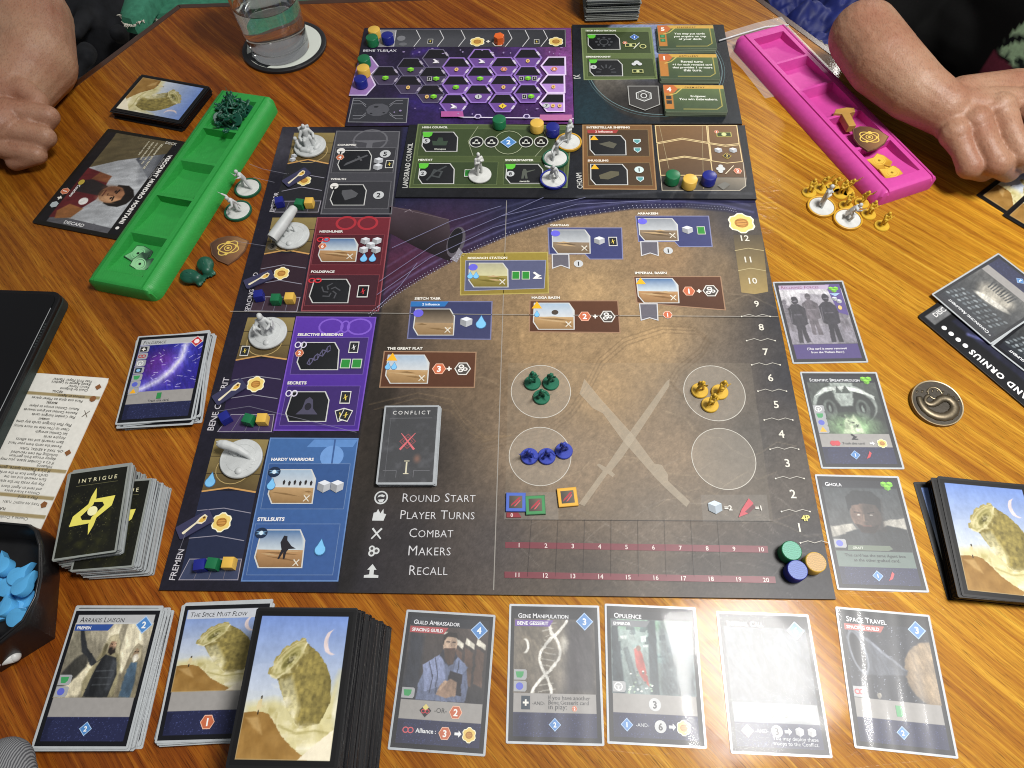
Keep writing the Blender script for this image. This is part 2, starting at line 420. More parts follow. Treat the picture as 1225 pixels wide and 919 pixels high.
# ---------------------------------------------------------------- painted panels (a fine grid of inked points)
def vnoise(X, Y, scale, seed=0, octs=3):
    out = np.zeros_like(X); amp = 1.0; tot = 0
    for o in range(octs):
        g = np.random.default_rng(seed*31+o).random((64, 64)); x = X*scale*2**o; y = Y*scale*2**o
        xi = np.floor(x).astype(int); yi = np.floor(y).astype(int); fx = x-xi; fy = y-yi
        fx = fx*fx*(3-2*fx); fy = fy*fy*(3-2*fy); q = lambda a, b: g[a % 64, b % 64]
        out += amp*((q(xi, yi)*(1-fx)+q(xi+1, yi)*fx)*(1-fy)+(q(xi, yi+1)*(1-fx)+q(xi+1, yi+1)*fx)*fy); tot += amp; amp *= .5
    return out/tot
class Canvas:
    """x, y run 0..1 across a panel of w x h mm; colours are sRGB"""
    def __init__(self, w, h, res, base='#000000'):
        self.w, self.h = w, h; nx, ny = int(w/res)+1, int(h/res)+1
        self.X, self.Y = np.meshgrid(np.linspace(0, 1, nx), np.linspace(0, 1, ny)); self.asp = w/h
        self.px = 1.0/nx; self.rgb = np.ones((ny, nx, 3))*hx(base)
    def mix(self, m, col):
        col = hx(col) if isinstance(col, str) else np.asarray(col)
        m = np.clip(m, 0, 1)[..., None]; self.rgb = self.rgb*(1-m)+col*m
    def mul(self, k): self.rgb = np.clip(self.rgb*k[..., None], 0, 1)
    def grad(self, y0, c0, y1, c1, m=None):
        t = np.clip((self.Y-y0)/(y1-y0), 0, 1)[..., None]; c = hx(c0)*(1-t)+hx(c1)*t
        k = (np.ones_like(self.X) if m is None else np.clip(m, 0, 1))[..., None]; self.rgb = self.rgb*(1-k)+c*k
    def ms(self, d, soft): return np.clip(.5-d/(soft or self.px), 0, 1)
    def ell(self, cx, cy, rx, ry, rot=0.0, soft=0):
        x = self.X-cx; y = (self.Y-cy)/self.asp; c, s = math.cos(rot), math.sin(rot)
        a = (c*x+s*y)/rx; b = (-s*x+c*y)/ry*self.asp
        return self.ms((np.sqrt(a*a+b*b)-1)*min(rx, ry/self.asp), soft)
    def poly(self, pts, soft=0):
        X, Y = self.X, self.Y/self.asp; p = [(x, y/self.asp) for x, y in pts]; ins = np.zeros(X.shape, bool); d = np.full(X.shape, 9.0)
        for i in range(len(p)):
            (x0, y0), (x1, y1) = p[i-1], p[i]
            if y0 != y1: ins ^= ((y0 > Y) != (y1 > Y)) & (X < (x1-x0)*(Y-y0)/(y1-y0)+x0)
            l = (x1-x0)**2+(y1-y0)**2+1e-12; t = np.clip(((X-x0)*(x1-x0)+(Y-y0)*(y1-y0))/l, 0, 1)
            d = np.minimum(d, np.hypot(X-x0-t*(x1-x0), Y-y0-t*(y1-y0)))
        return self.ms(np.where(ins, -d, d), soft)
    def line(self, pts, w, soft=0, w2=None):
        X, Y = self.X, self.Y/self.asp; d = np.full(X.shape, 9.0); n = len(pts)-1
        for i in range(n):
            (x0, y0), (x1, y1) = pts[i], pts[i+1]; y0, y1 = y0/self.asp, y1/self.asp
            l = (x1-x0)**2+(y1-y0)**2+1e-12; t = np.clip(((X-x0)*(x1-x0)+(Y-y0)*(y1-y0))/l, 0, 1)
            ww = w if w2 is None else w+(w2-w)*(i+t)/n
            d = np.minimum(d, np.hypot(X-x0-t*(x1-x0), Y-y0-t*(y1-y0))-ww/2)
        return self.ms(d, soft)
    def noise(self, s, seed=0, octs=4, sx=1.0): return vnoise(self.X*sx, self.Y/self.asp, s, seed, octs)
    def paintery(self, seed=1, wob=1.6, tone=.34):
        ny, nx = self.X.shape; n1 = self.noise(11, seed, 3)-.5; n2 = self.noise(11, seed+9, 3)-.5; j, i = np.mgrid[0:ny, 0:nx]
        jj = np.clip(np.round(j+n1*wob*6).astype(int), 0, ny-1); ii = np.clip(np.round(i+n2*wob*6).astype(int), 0, nx-1); self.rgb = self.rgb[jj, ii]
        st = vnoise(self.X*1.6+self.Y*.5, self.Y/self.asp*.5-self.X*.2, 24, seed+4, 3); self.mul(1+tone*(self.noise(5, seed+2, 5)-.5)*1.6); self.mul(1+tone*(st-.5)*1.5); self.mul(1+tone*.5*(np.random.default_rng(seed).random(self.X.shape)-.5))
        return self
    def stars(self, n, seed, col='#cdd4e8', m=None, size=None):
        r = np.random.default_rng(seed); k = r.random(self.X.shape) < n
        k = k*r.random(self.X.shape)
        if m is not None: k = k*m
        self.mix(k*.8, col)
    def mesh(self, name, x0=0.0, y0=0.0, z=0.0, warp=None):
        ny, nx = self.X.shape; X = x0+self.X*self.w; Y = y0+self.Y*self.h
        if warp is not None: X, Y = warp(self.X, self.Y)
        v = np.stack([X, Y, np.full_like(X, z)], -1).reshape(-1, 3)*S
        i = np.arange((ny-1)*nx).reshape(ny-1, nx)[:, :-1].ravel()
        f = np.stack([i, i+1, i+nx+1, i+nx], 1)
        me = bpy.data.meshes.new(name); me.vertices.add(len(v)); me.vertices.foreach_set('co', v.ravel())
        me.loops.add(len(f)*4); me.loops.foreach_set('vertex_index', f.ravel())
        me.polygons.add(len(f)); me.polygons.foreach_set('loop_start', np.arange(len(f))*4)
        me.update(calc_edges=True)
        at = me.color_attributes.new('col', 'FLOAT_COLOR', 'POINT')
        c = np.clip(lin(np.clip(self.rgb, 0, 1))*GAIN, .003, .86); c = np.concatenate([c, np.ones((ny, nx, 1))], -1)
        at.data.foreach_set('color', c.astype(np.float32).ravel())
        return me
# ---------------------------------------------------------------- shared materials
PAPER = print_mat('printed_board', rough=0.42, spec=0.32, bump=0.25, bscale=1500)
INK = print_mat('ink', rough=0.40, spec=0.45, alpha=True, mottled=0.05)
CARDFACE = print_mat('card_face', rough=0.45, spec=0.35, mottled=0.05)
PLASTIC_EDGE = print_mat('sleeve_plastic', rough=0.22, spec=0.5, mottled=0.06)
FILM = film_mat('sleeve_film', white=0.05, rough=0.07, refl=0.23, haze=.028)
WOOD_SEED = (21.92, 33.76, 11.68)                                  # offset that puts the uneven lighting into the tone: dark red left, yellow right
FILM_MATT = film_mat('matt_sleeve_film', white=0.06, rough=0.09, refl=0.155, haze=.035)
def wood_mat():
    m = mat('lacquered_wood', rough=0.42, spec=0.12, coat=0.24, coat_rough=0.07)
    tc = N(m, 'ShaderNodeTexCoord'); mp = N(m, 'ShaderNodeMapping'); mp.inputs['Rotation'].default_value = (0, 0, math.radians(50))
    L(m, tc.outputs['Object'], mp.inputs['Vector'])
    wz = N(m, 'ShaderNodeTexNoise'); wz.inputs['Scale'].default_value = 5; wz.inputs['Detail'].default_value = 3
    L(m, mp.outputs[0], wz.inputs['Vector'])
    ad = N(m, 'ShaderNodeVectorMath', operation='MULTIPLY_ADD'); ad.inputs[1].default_value = (0.0, 0.014, 0)
    L(m, wz.outputs['Color'], ad.inputs[0]); L(m, mp.outputs[0], ad.inputs[2])
    def nz(sx, sy, det, ro=0.55):
        mm = N(m, 'ShaderNodeMapping'); mm.inputs['Scale'].default_value = (sx, sy, 1); L(m, ad.outputs[0], mm.inputs['Vector'])
        n = N(m, 'ShaderNodeTexNoise'); n.inputs['Scale'].default_value = 1; n.inputs['Detail'].default_value = det; n.inputs['Roughness'].default_value = ro
        L(m, mm.outputs[0], n.inputs['Vector']); return n
    big, mid, fine, pore = nz(2.6, 95, 4, .6), nz(6, 330, 5, .6), nz(16, 900, 5, .75), nz(80, 1900, 2)
    def mixf(a, b, f):
        x = N(m, 'ShaderNodeMix', data_type='FLOAT'); x.inputs[0].default_value = f; L(m, a, x.inputs[2]); L(m, b, x.inputs[3]); return x.outputs[0]
    t = mixf(mixf(big.outputs['Fac'], mid.outputs['Fac'], .45), fine.outputs['Fac'], .30)
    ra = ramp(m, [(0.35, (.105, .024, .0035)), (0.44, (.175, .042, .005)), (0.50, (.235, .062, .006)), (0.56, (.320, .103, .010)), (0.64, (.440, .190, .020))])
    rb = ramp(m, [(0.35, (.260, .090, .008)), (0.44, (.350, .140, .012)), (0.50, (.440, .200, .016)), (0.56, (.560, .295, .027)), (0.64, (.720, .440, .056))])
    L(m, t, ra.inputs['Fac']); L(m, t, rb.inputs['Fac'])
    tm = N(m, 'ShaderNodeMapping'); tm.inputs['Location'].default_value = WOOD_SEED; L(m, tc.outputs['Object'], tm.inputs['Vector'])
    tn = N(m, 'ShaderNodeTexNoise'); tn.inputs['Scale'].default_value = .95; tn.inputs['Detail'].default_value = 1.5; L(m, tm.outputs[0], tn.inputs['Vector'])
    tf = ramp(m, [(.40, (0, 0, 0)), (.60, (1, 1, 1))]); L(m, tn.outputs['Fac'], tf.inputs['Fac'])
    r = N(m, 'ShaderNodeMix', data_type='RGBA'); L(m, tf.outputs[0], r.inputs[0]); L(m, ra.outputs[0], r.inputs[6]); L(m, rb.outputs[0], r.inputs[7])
    pr = ramp(m, [(0.30, (.42,)*3), (0.44, (1,)*3)]); L(m, pore.outputs['Fac'], pr.inputs['Fac'])
    bl = N(m, 'ShaderNodeTexNoise'); bl.inputs['Scale'].default_value = 3.0; bl.inputs['Detail'].default_value = 2; L(m, tc.outputs['Object'], bl.inputs['Vector'])
    br = ramp(m, [(0.35, (.80, .74, .70)), (0.65, (1.12, 1.12, 1.1))]); L(m, bl.outputs['Fac'], br.inputs['Fac'])
    m1 = N(m, 'ShaderNodeMix', data_type='RGBA', blend_type='MULTIPLY'); m1.inputs[0].default_value = 1
    m2 = N(m, 'ShaderNodeMix', data_type='RGBA', blend_type='MULTIPLY'); m2.inputs[0].default_value = 1
    L(m, r.outputs[2], m1.inputs[6]); L(m, pr.outputs[0], m1.inputs[7]); L(m, m1.outputs[2], m2.inputs[6]); L(m, br.outputs[0], m2.inputs[7])
    L(m, m2.outputs[2], bsdf(m).inputs['Base Color'])
    bu = N(m, 'ShaderNodeBump'); bu.inputs['Strength'].default_value = .22; bu.inputs['Distance'].default_value = .0004
    L(m, mixf(fine.outputs['Fac'], pore.outputs['Fac'], .5), bu.inputs['Height']); L(m, bu.outputs[0], bsdf(m).inputs['Normal'])
    # hairline scratches in the lacquer
    acc = None
    for k, (ang, sc) in enumerate(((12, 46), (78, 40), (-35, 52))):
        q = N(m, 'ShaderNodeMapping'); q.inputs['Rotation'].default_value = (0, 0, math.radians(ang)); q.inputs['Scale'].default_value = (.16, 1, 1)
        L(m, tc.outputs['Object'], q.inputs['Vector'])
        v = N(m, 'ShaderNodeTexVoronoi', feature='DISTANCE_TO_EDGE'); v.inputs['Scale'].default_value = sc; L(m, q.outputs[0], v.inputs['Vector'])
        lt = N(m, 'ShaderNodeMath', operation='LESS_THAN'); lt.inputs[1].default_value = .006; L(m, v.outputs['Distance'], lt.inputs[0])
        if acc is None: acc = lt.outputs[0]
        else:
            s_ = N(m, 'ShaderNodeMath', operation='MAXIMUM'); L(m, acc, s_.inputs[0]); L(m, lt.outputs[0], s_.inputs[1]); acc = s_.outputs[0]
    sm = N(m, 'ShaderNodeMath', operation='SUBTRACT'); L(m, mixf(fine.outputs['Fac'], fine.outputs['Fac'], 0), sm.inputs[0]); L(m, acc, sm.inputs[1])
    cb = N(m, 'ShaderNodeBump'); cb.inputs['Strength'].default_value = .12; cb.inputs['Distance'].default_value = .0003
    L(m, sm.outputs[0], cb.inputs['Height']); L(m, cb.outputs[0], bsdf(m).inputs['Coat Normal'])
    return m
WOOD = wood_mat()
EDGE_WOOD = grain(mat('edge_wood', (.05, .017, .006), rough=.3, coat=.5), 200, .1)

# ---------------------------------------------------------------- floor and table
fl = MB().box((0, 400, -745), (7000, 7000, 10))
FLOORM = mat('terrazzo', '#b8ab96', rough=.5)
def _terrazzo(m):
    tc = N(m, 'ShaderNodeTexCoord'); v = N(m, 'ShaderNodeTexVoronoi'); v.inputs['Scale'].default_value = 170; L(m, tc.outputs['Object'], v.inputs['Vector'])
    r = ramp(m, [(0.0, (.10, .085, .065)), (.28, (.30, .27, .22)), (.5, (.55, .51, .44)), (1, (.68, .64, .57))]); sp = N(m, 'ShaderNodeSeparateColor')
    L(m, v.outputs['Color'], sp.inputs[0]); L(m, sp.outputs[0], r.inputs['Fac']); L(m, r.outputs[0], bsdf(m).inputs['Base Color'])
_terrazzo(FLOORM)
tag(fl.build('floor', FLOORM), 'speckled beige terrazzo floor below the table edge', None, kind='structure')

_a = np.array([-412.0, 897]); _ux = np.array([math.cos(-.0415), math.sin(-.0415)])
hexa = [_a]; d = _ux*742
for k in range(5):
    hexa.append(hexa[-1]+d); c, s = math.cos(-math.pi/3), math.sin(-math.pi/3); d = np.array([c*d[0]-s*d[1], s*d[0]+c*d[1]])
TC = sum(hexa)/6
table = thing('table', 'hexagonal lacquered table with orange brown wood grain under the board game', 'table', (TC[0], TC[1], -745+5))
loc = [p-TC for p in hexa]; dz = 740
def hexscale(k): return [p*k for p in loc]
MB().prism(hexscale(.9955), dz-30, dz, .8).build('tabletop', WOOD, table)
for i in range(6):
    a, b = loc[i], loc[(i+1) % 6]
    MB().prism([a*.9957, b*.9957, b*1.012, a*1.012], dz-32, dz-.6, 1.5).build('edge_band', EDGE_WOOD, table)
for i in range(6):
    q = loc[i]*.8; MB().box((q[0], q[1], (dz-33)/2), (55, 55, dz-33), 0, 3).build('leg', EDGE_WOOD, table)
# ---------------------------------------------------------------- the boards
class PxCanvas(Canvas):
    """a panel whose paint is laid out from the photograph's pixels projected on the board plane"""
    def __init__(self, fr, quad, res):
        q = [fr.px(*c) for c in quad]                       # TL TR BR BL
        w = np.linalg.norm(q[1]-q[0]); h = np.linalg.norm(q[3]-q[0]); nx, ny = int(w/res)+1, int(h/res)+1
        a, b = np.meshgrid(np.linspace(0, 1, nx), np.linspace(0, 1, ny)); a, b = a[..., None], b[..., None]
        loc = (q[3]*(1-a)+q[2]*a)*(1-b)+(q[0]*(1-a)+q[1]*a)*b
        self.lx, self.ly = loc[..., 0], loc[..., 1]
        wx = fr.o[0]+fr.c*self.lx-fr.s*self.ly; wy = fr.o[1]+fr.s*self.lx+fr.c*self.ly
        dd = np.stack([wx, wy, np.full_like(wx, fr.z-CAM_H)], -1)
        zc = dd @ fwd; self.X = 612.5+CAM_F*(dd @ RIGHT)/zc; self.Y = 459.5-CAM_F*(dd @ UP)/zc
        self.asp = 1.0; self.px = 1.1; self.rgb = np.zeros((*self.X.shape, 3))
    def field(self, samples, p=3.0):
        acc = np.zeros_like(self.rgb); ws = np.zeros(self.X.shape)
        for u, v, c in samples:
            w = 1/(np.hypot(self.X-u, self.Y-v)+12)**p; acc += w[..., None]*hx(c); ws += w
        self.rgb = acc/ws[..., None]
    def grain(self, amt, s=.35, seed=3, sx=1.0):
        self.mul(1+amt*2*(vnoise(self.X*sx, self.Y, s, seed, 4)-.5)); self.mul(1+amt*(np.random.default_rng(seed).random(self.X.shape)-.5))
    def mesh(self, name, z): return super().mesh(name, z=z, warp=lambda x, y: (self.lx, self.ly))
    w = h = 1.0

BZ = 2.6                                                    # board thickness
def board_thing(name, label, quad, z0, th, edge='#15151a'):
    """a thick printed board whose corners lie under the given pixels"""
    zt = z0+th; w = [P(u, v, zt) for u, v in quad]; o = w[3]; d = w[2]-w[3]
    ang = math.atan2(d[1], d[0]); t = thing(name, label, 'game board', (o[0], o[1], z0), (0, 0, ang))
    fr = Frame(o, ang, zt); fr.th = th
    body = MB().prism([fr.px(*c) for c in quad], 0, th-.02, .25)
    body.build('cardboard', mat(name+'_edge', edge, rough=.55), t)
    return t, fr

MQ = [(338, 152), (885.6, 152), (1000, 717), (190, 706)]
main, MF = board_thing('game_board', 'large square game board with purple red and blue location panels around a tan desert map', MQ, 0, BZ)
c = PxCanvas(MF, MQ, 1.0)
c.field([(700, 350, '#a88c66'), (640, 400, '#9a7f5c'), (780, 400, '#a88c66'), (720, 460, '#a08562'), (560, 440, '#6b5a48'), (500, 540, '#35302d'),
         (700, 560, '#84725e'), (640, 540, '#84725e'), (800, 540, '#84725e'), (850, 470, '#6a6158'), (900, 520, '#4f4c4a'), (945, 450, '#3a3a3e'),
         (940, 380, '#37373b'), (900, 300, '#4a453f'), (860, 320, '#7a6852'), (700, 690, '#4a423c'), (850, 690, '#433d39'), (960, 690, '#323236'),
         (480, 650, '#322f31'), (420, 690, '#2c2a2e'), (590, 650, '#4a4442'), (780, 620, '#6a5f54'), (700, 285, '#8a7459'), (800, 300, '#94795a'),
         (880, 258, '#3f3c40'), (470, 420, '#4a4038'), (440, 480, '#3a332f'), (560, 340, '#7a6650'), (610, 330, '#8f7656')])
arc = [(442, 377), (470, 354), (509, 330), (557, 303.6), (610, 281), (678, 260.5), (757, 250), (820, 249), (868, 253), (905, 262)]
sp = c.poly([(442, 378)]+arc+[(930, 240), (900, 140), (400, 140)], soft=3)
c.mix(sp, '#20213a'); c.mix(sp*c.noise(.02, 5)**2*.7, '#3a3560'); c.mix(sp*c.ell(470, 320, 90, 40, -.5, 60)*.5, '#6a2430')
for off, a in ((8, .35), (16, .22), (30, .18)):
    c.mix(sp*c.line([(u-off*.5, v-off) for u, v in arc], 2.2, 2)*a, '#8a8cc0')
lc = c.poly([(300, 140), (483, 140), (470, 258), (455, 376), (430, 520), (404, 710), (160, 720)], soft=4)
c.mix(lc, '#1b1a24'); c.mix(lc*c.ell(330, 175, 60, 25, 0, 30)*.6, '#5a585e'); c.mix(lc*c.noise(.05, 8)*.35, '#2e2b3c')
c.mix(c.poly([(455, 376), (480, 360), (470, 520), (420, 710), (400, 710), (430, 520)], 12)*.35, '#15130f')
for k in range(9):                                           # wind-blown contour lines and scuffs
    r = np.random.default_rng(k+40); u, v = r.uniform(440, 900), r.uniform(330, 700)
    pts = [(u, v)]
    for i in range(9): pts.append((pts[-1][0]+r.uniform(8, 26), pts[-1][1]+r.uniform(-14, 16)))
    c.mix(c.line(pts, .9, 1.2)*.22, '#c8b696')
ridge = [(575, 530), (612, 521), (650, 514), (680, 490), (700, 462), (716, 430), (745, 405), (790, 390), (830, 392), (845, 402), (836, 418), (808, 440), (800, 455), (815, 470), (850, 473)]
for off in (0, 4, 8): c.mix(c.line([(u+off*.6, v+off) for u, v in ridge], 1.1, 1.2)*.45, '#5e4d3a')
c.mix(c.line([(u-6, v-5) for u, v in ridge[:9]], 9, 5)*.18, '#5e4d3a')
for off in (0, 6, 14):
    c.mix(c.line([(442+off, 484+off), (500, 470+off), (540, 478+off), (556, 500+off), (580, 522+off*.4), (612, 521)], 1, 1.2)*.4, '#8a7558')
for k in range(60):
    r = np.random.default_rng(k+200); u, v = r.uniform(600, 960), r.uniform(560, 712); a = r.uniform(-.9, .9); l = r.uniform(8, 60)
    c.mix(c.line([(u, v), (u+l*math.cos(a)*.5, v+l*math.sin(a)*.5-2), (u+l*math.cos(a), v+l*math.sin(a))], .7, 1.1)*.28, '#a09a92')
c.grain(.10, .16, 4); c.grain(.06, .6, 9)
put('board_print', c.mesh('board_print', BZ), PAPER, main)

def space(parent, fr, label, z=None):
    p = Print(fr, (fr.th if z is None else z)+.03); p.parent = parent; p.label = label; return p
def done(p, name='board_space'):
    o = p.build(name, INK, p.parent)
    if p.label: o['label'] = p.label
    return o
def lerp(a, b, t): return (a[0]+(b[0]-a[0])*t, a[1]+(b[1]-a[1])*t)
def panel(p, q, fill, border=None, fill2=None, w=1.4):
    p.poly(q, fill, cols=[fill, fill, fill2 or fill, fill2 or fill])
    if border: p.line(q, w, border, True)
PICS = {'desert': ('#9fb4c8', '#c9cdd0', '#b8966a', '#8f7049'), 'dusk': ('#3a332c', '#8a7a66', '#a58a68', '#8a6f4c'), 'blue': ('#4a6f9c', '#c2cdd4', '#b58d62', '#8a6844'),
        'olive': ('#a9a68a', '#c8c49a', '#9a8c4c', '#75692f'), 'grey': ('#8a8f96', '#b8bcc0', '#8f7c66', '#6f5c46'), 'dark': ('#191a1d', '#1f2024', '#222327', '#17181b')}
def pic(p, q, kind, seed=0, w=2.0, mark=True):
    """picture window with two clipped corners, q = TL TR BR BL"""
    tl, tr, br, bl = q; f = .13
    out = [tl, lerp(tr, tl, f), lerp(tr, br, .28), br, lerp(bl, br, f), lerp(bl, tl, .28)]
    p.poly(out, '#c9cac8'); k = lerp(lerp(tl, br, .5), lerp(tr, bl, .5), .5); ins = [lerp(c_, k, .055) for c_ in out]
    a, b, g, h = PICS[kind]; hz = .5
    if kind == 'dark':
        p.poly(ins, a, cols=[a, a, b, g, h, h])
    else:
        l2, r2 = lerp(ins[0], ins[5], .72), lerp(ins[2], ins[3], .36)
        p.poly(ins[:3]+[r2, l2], a, cols=[a, a, b, b, b]); p.poly([l2, r2]+ins[3:], g, cols=[g, g, h, h, h])
        r = random.Random(seed)
        for i in range(4):
            t = .1+.2*i; a1, a2 = lerp(l2, ins[5], t), lerp(r2, ins[3], t)
            x0, x1 = sorted((r.random(), r.random())); q1, q2 = lerp(a1, a2, x0), lerp(a1, a2, min(1, x1+.25)); m = lerp(q1, q2, .5)
            p.poly([q1, (m[0], m[1]-1.6), q2, (m[0], m[1]+.7)], h if i % 2 else '#c9ab80', .8)
        if mark: p.cross((br[0]-7.5, br[1]-6.5), 5.0)
    return k
def loc(parent, fr, title, ta, tb, q, fill, border, pq, kind, seed=0, fill2=None, extra=None, bold=.035, name=None):
    p = space(parent, fr, name or (title.lower()+' location panel')); panel(p, q, fill, border, fill2)
    k = pic(p, pq, kind, seed)
    if extra: extra(p, k)
    p.text(title, ta, tb, '#e9e6de', bold, hs=.9)
    return done(p)

# contour lines, folds, track, legend and combat area
p = space(main, MF, 'board lines and star arcs')
p.line([(590.5, 706), (606, 240)], 1.2, '#b9b4ac', alpha=.55); p.line([(275, 372.5), (600, 376.5), (931, 379)], 1.0, '#b9b4ac', alpha=.5)
p.line([(276, 374), (931, 380.4)], .8, '#101010', alpha=.6)
dots = []
for i in range(len(arc)-1):
    for k in range(14): dots.append(lerp(arc[i], arc[i+1], k/14))
for k, q in enumerate(dots):
    for off in (-1.5, 1.5):
        if q[0] < 880: p.ngon((q[0]+off*.4, q[1]+off), .62, 4, '#c9cbe2', alpha=.75)
for pts in ([(455, 340), (520, 296), (600, 262), (700, 240)], [(452, 356), (515, 312), (590, 276), (690, 248), (790, 243)], [(470, 300), (540, 268), (600, 250)], [(600, 262), (650, 240)], [(452, 372), (480, 345), (500, 318)]):
    p.line(pts, .8, '#9a9cc4', alpha=.5)
for pts in ([(300, 200), (316, 206), (345, 212)], [(283, 292), (320, 298)], [(305, 216), (330, 222)], [(215, 668), (225, 640)], [(262, 495), (300, 489), (428, 520)]):
    p.line(pts, .8, '#8a8a98', alpha=.45)
done(p, 'printed_lines')
p = space(main, MF, 'printed transport ship seen from the side')
ship = [(466, 247), (500, 252), (537, 263), (541, 300), (538, 313), (500, 297), (466, 279)]
p.poly(ship, '#2c2128', cols=['#4a3c44', '#43363d', '#4a3e44', '#241b20', '#1d1519', '#191216', '#2a1d22'])
p.ell((545.5, 289.5), 10.5, 24, '#57525a', rot=-.16); p.ell((544.5, 288), 8.2, 20, '#17151a', rot=-.16)
p.shape((546, 304), 11, [(-.6, -.7), (.1, -1.2), (.7, .2), (.2, .9), (-.1, .0)], '#8d8a92')
p.line([(484, 254), (490, 251), (494, 254)], 1, '#8a7f86'); p.line([(466, 247), (537, 263)], 1.2, '#5d4f56')
done(p, 'printed_ship')

# ---- faction columns
def column(label, tan, track, tc, chev, box, boxc, name, na, nb, res):
    p = space(main, MF, label)
    p.poly(track, tc); m = lerp(tan[3], tan[2], .5)
    tq = [tan[0], tan[1], tan[2], (m[0], m[1]-5), tan[3]]
    p.poly(tq, '#7a6841', cols=['#8f7e4e', '#8f7e4e', '#5c4c30', '#55462c', '#5c4c30'])
    for t in (.33, .66): p.line([lerp(tan[0], tan[3], t), lerp(tan[1], tan[2], t)], .9, '#33291a')
    p.line(tq[2:5], 2.0, '#c99a5c')
    for a, b in chev:
        mm = lerp(a, b, .5); p.line([a, (mm[0], mm[1]-4.5), b], 1.0, '#8e8c9a')
    p.poly(box, boxc); p.line(box, .9, '#9a96a2', True)
    for t in (.25, .5, .75): p.line([lerp(box[0], box[1], t), lerp(box[3], box[2], t)], .8, '#6a6674')
    cc = lerp(lerp(tan[0], tan[2], .5), lerp(tan[1], tan[3], .5), .5); p.ell((cc[0]-2, cc[1]+4), 21, 19, '#b7a06a', ring=.9)
    p.text(name, na, nb, '#c9c6cc', .008, hs=1.0); res(p); return done(p, 'faction_track')
column('emperor influence track', [(352, 159), (401, 159), (393, 196), (344, 196)], [(344, 195), (393, 195), (382, 256), (325, 256)], '#232328', [((342, 214), (388, 213)), ((337, 229), (385, 228))],
       [(334, 241), (384, 240.6), (380.5, 254), (328, 254)], '#34343a', 'EMPEROR', (327.5, 254), (333.5, 230.5), lambda p: (p.cube((352, 187), 4), p.cube((350, 191.5), 4), p.spice((364, 216.4), 7)))
column('spacing guild influence track', [(326, 260.5), (379, 260.5), (370, 304), (316, 304)], [(316, 303), (370, 303), (357, 374), (298, 374)], '#30202a', [((312, 322), (366, 321)), ((308, 340), (361, 340))],
       [(305, 355), (359, 356), (355, 373), (299, 372)], '#42323c', 'SPACING GUILD', (298, 373), (309, 326), lambda p: (p.coin((326, 295), 6, '3', '#6b6458', '#17140f'), p.spice((336.8, 327.4), 8)))
column('bene gesserit influence track', [(296.5, 380), (353, 380), (343, 430), (282, 431)], [(282, 429), (343, 429), (328, 518), (262, 518)], '#2b2140', [((278, 455), (336, 454)), ((273, 477), (332, 477))],
       [(276.7, 496), (328, 496), (324.8, 516.5), (260.4, 516.5)], '#43345c', 'BENE GESSERIT', (255, 516), (275, 452), lambda p: (p.cardicon((293, 420), 7), p.spice((306, 459.9), 9)))
column('fremen influence track', [(257.6, 525), (321.6, 526), (306, 589), (241.3, 588)], [(241, 587), (306, 588), (285, 695), (214, 694)], '#232a44', [((236, 611), (300, 614)), ((226, 644), (292, 647))],
       [(227, 669), (289, 669), (284.5, 693.8), (214, 693.8)], '#3a425e', 'FREMEN', (209, 695), (221, 657), lambda p: (p.drop((252, 575), 8), p.spice((265.3, 625), 10)))

def sub(p, q, c_, b=None): p.poly(q, c_); p.line(q, .8, b or '#8a8a90', True, alpha=.5)
def ghost(p, k, s, pts, col='#55565a', rot=0): p.shape(k, s, pts, col, rot=rot)
DAGGER = [(-1, -.1), (.3, -.1), (.3, -.3), (.45, -.3), (.45, -.08), (1, -.08), (1, .08), (.45, .08), (.45, .3), (.3, .3), (.3, .1), (-.7, .1)]
p = space(main, MF, 'grey emperor panel'); panel(p, [(403, 157), (478, 157.5), (468, 256), (384, 256)], '#47474d', '#6a6a70', '#3f3f45')
p.ell((443, 168), 20, 18, '#66666c', ring=2.2); p.shape((443, 168), 22, [(-1.1, .0), (1.1, .0), (.6, -.12), (.16, -.2), (.16, -.9), (-.16, -.9), (-.16, -.2), (-.6, -.12)], '#66666c')
sub(p, [(402, 177), (474, 177), (470, 207), (396, 207)], '#36363b'); sub(p, [(394, 217), (468, 217), (464, 250), (388, 250)], '#36363b')
k = pic(p, [(410, 180), (446, 180), (443, 204), (401, 204)], 'dark'); ghost(p, k, 16, DAGGER, rot=.55)
k = pic(p, [(401, 221), (440, 221), (436, 246), (392, 246)], 'dark'); ghost(p, k, 11, [(-.8, .7), (.2, .8), (1, .2), (.8, -.3), (-.3, -.8), (-.8, .2)])
p.text('CONSPIRE', (403.5, 174.8), (426, 174.8), '#e4e2de', .04, hs=.9); p.text('WEALTH', (395.5, 215.6), (414, 215.6), '#e4e2de', .04, hs=.9)
p.ell((408, 181), 5, 5, '#e4e2de'); p.shape((408, 181), 5, [(-.8, -.1), (.8, -.1), (.2, -.3), (.2, -1.4), (-.2, -1.4), (-.2, -.3)], '#26262a'); p.hexn((407, 188.5), 5, '4')
p.ell((400, 223), 5, 5, '#e4e2de'); p.shape((400, 223), 5, [(-.8, -.1), (.8, -.1), (.2, -.3), (.2, -1.4), (-.2, -1.4), (-.2, -.3)], '#26262a')
p.coin((461, 184.5), 6.5, '5'); p.cube((452.8, 193), 6); p.cube((452, 200.5), 6); p.cardicon((466, 197), 6.5); p.coin((453, 234), 6.5, '2'); done(p)

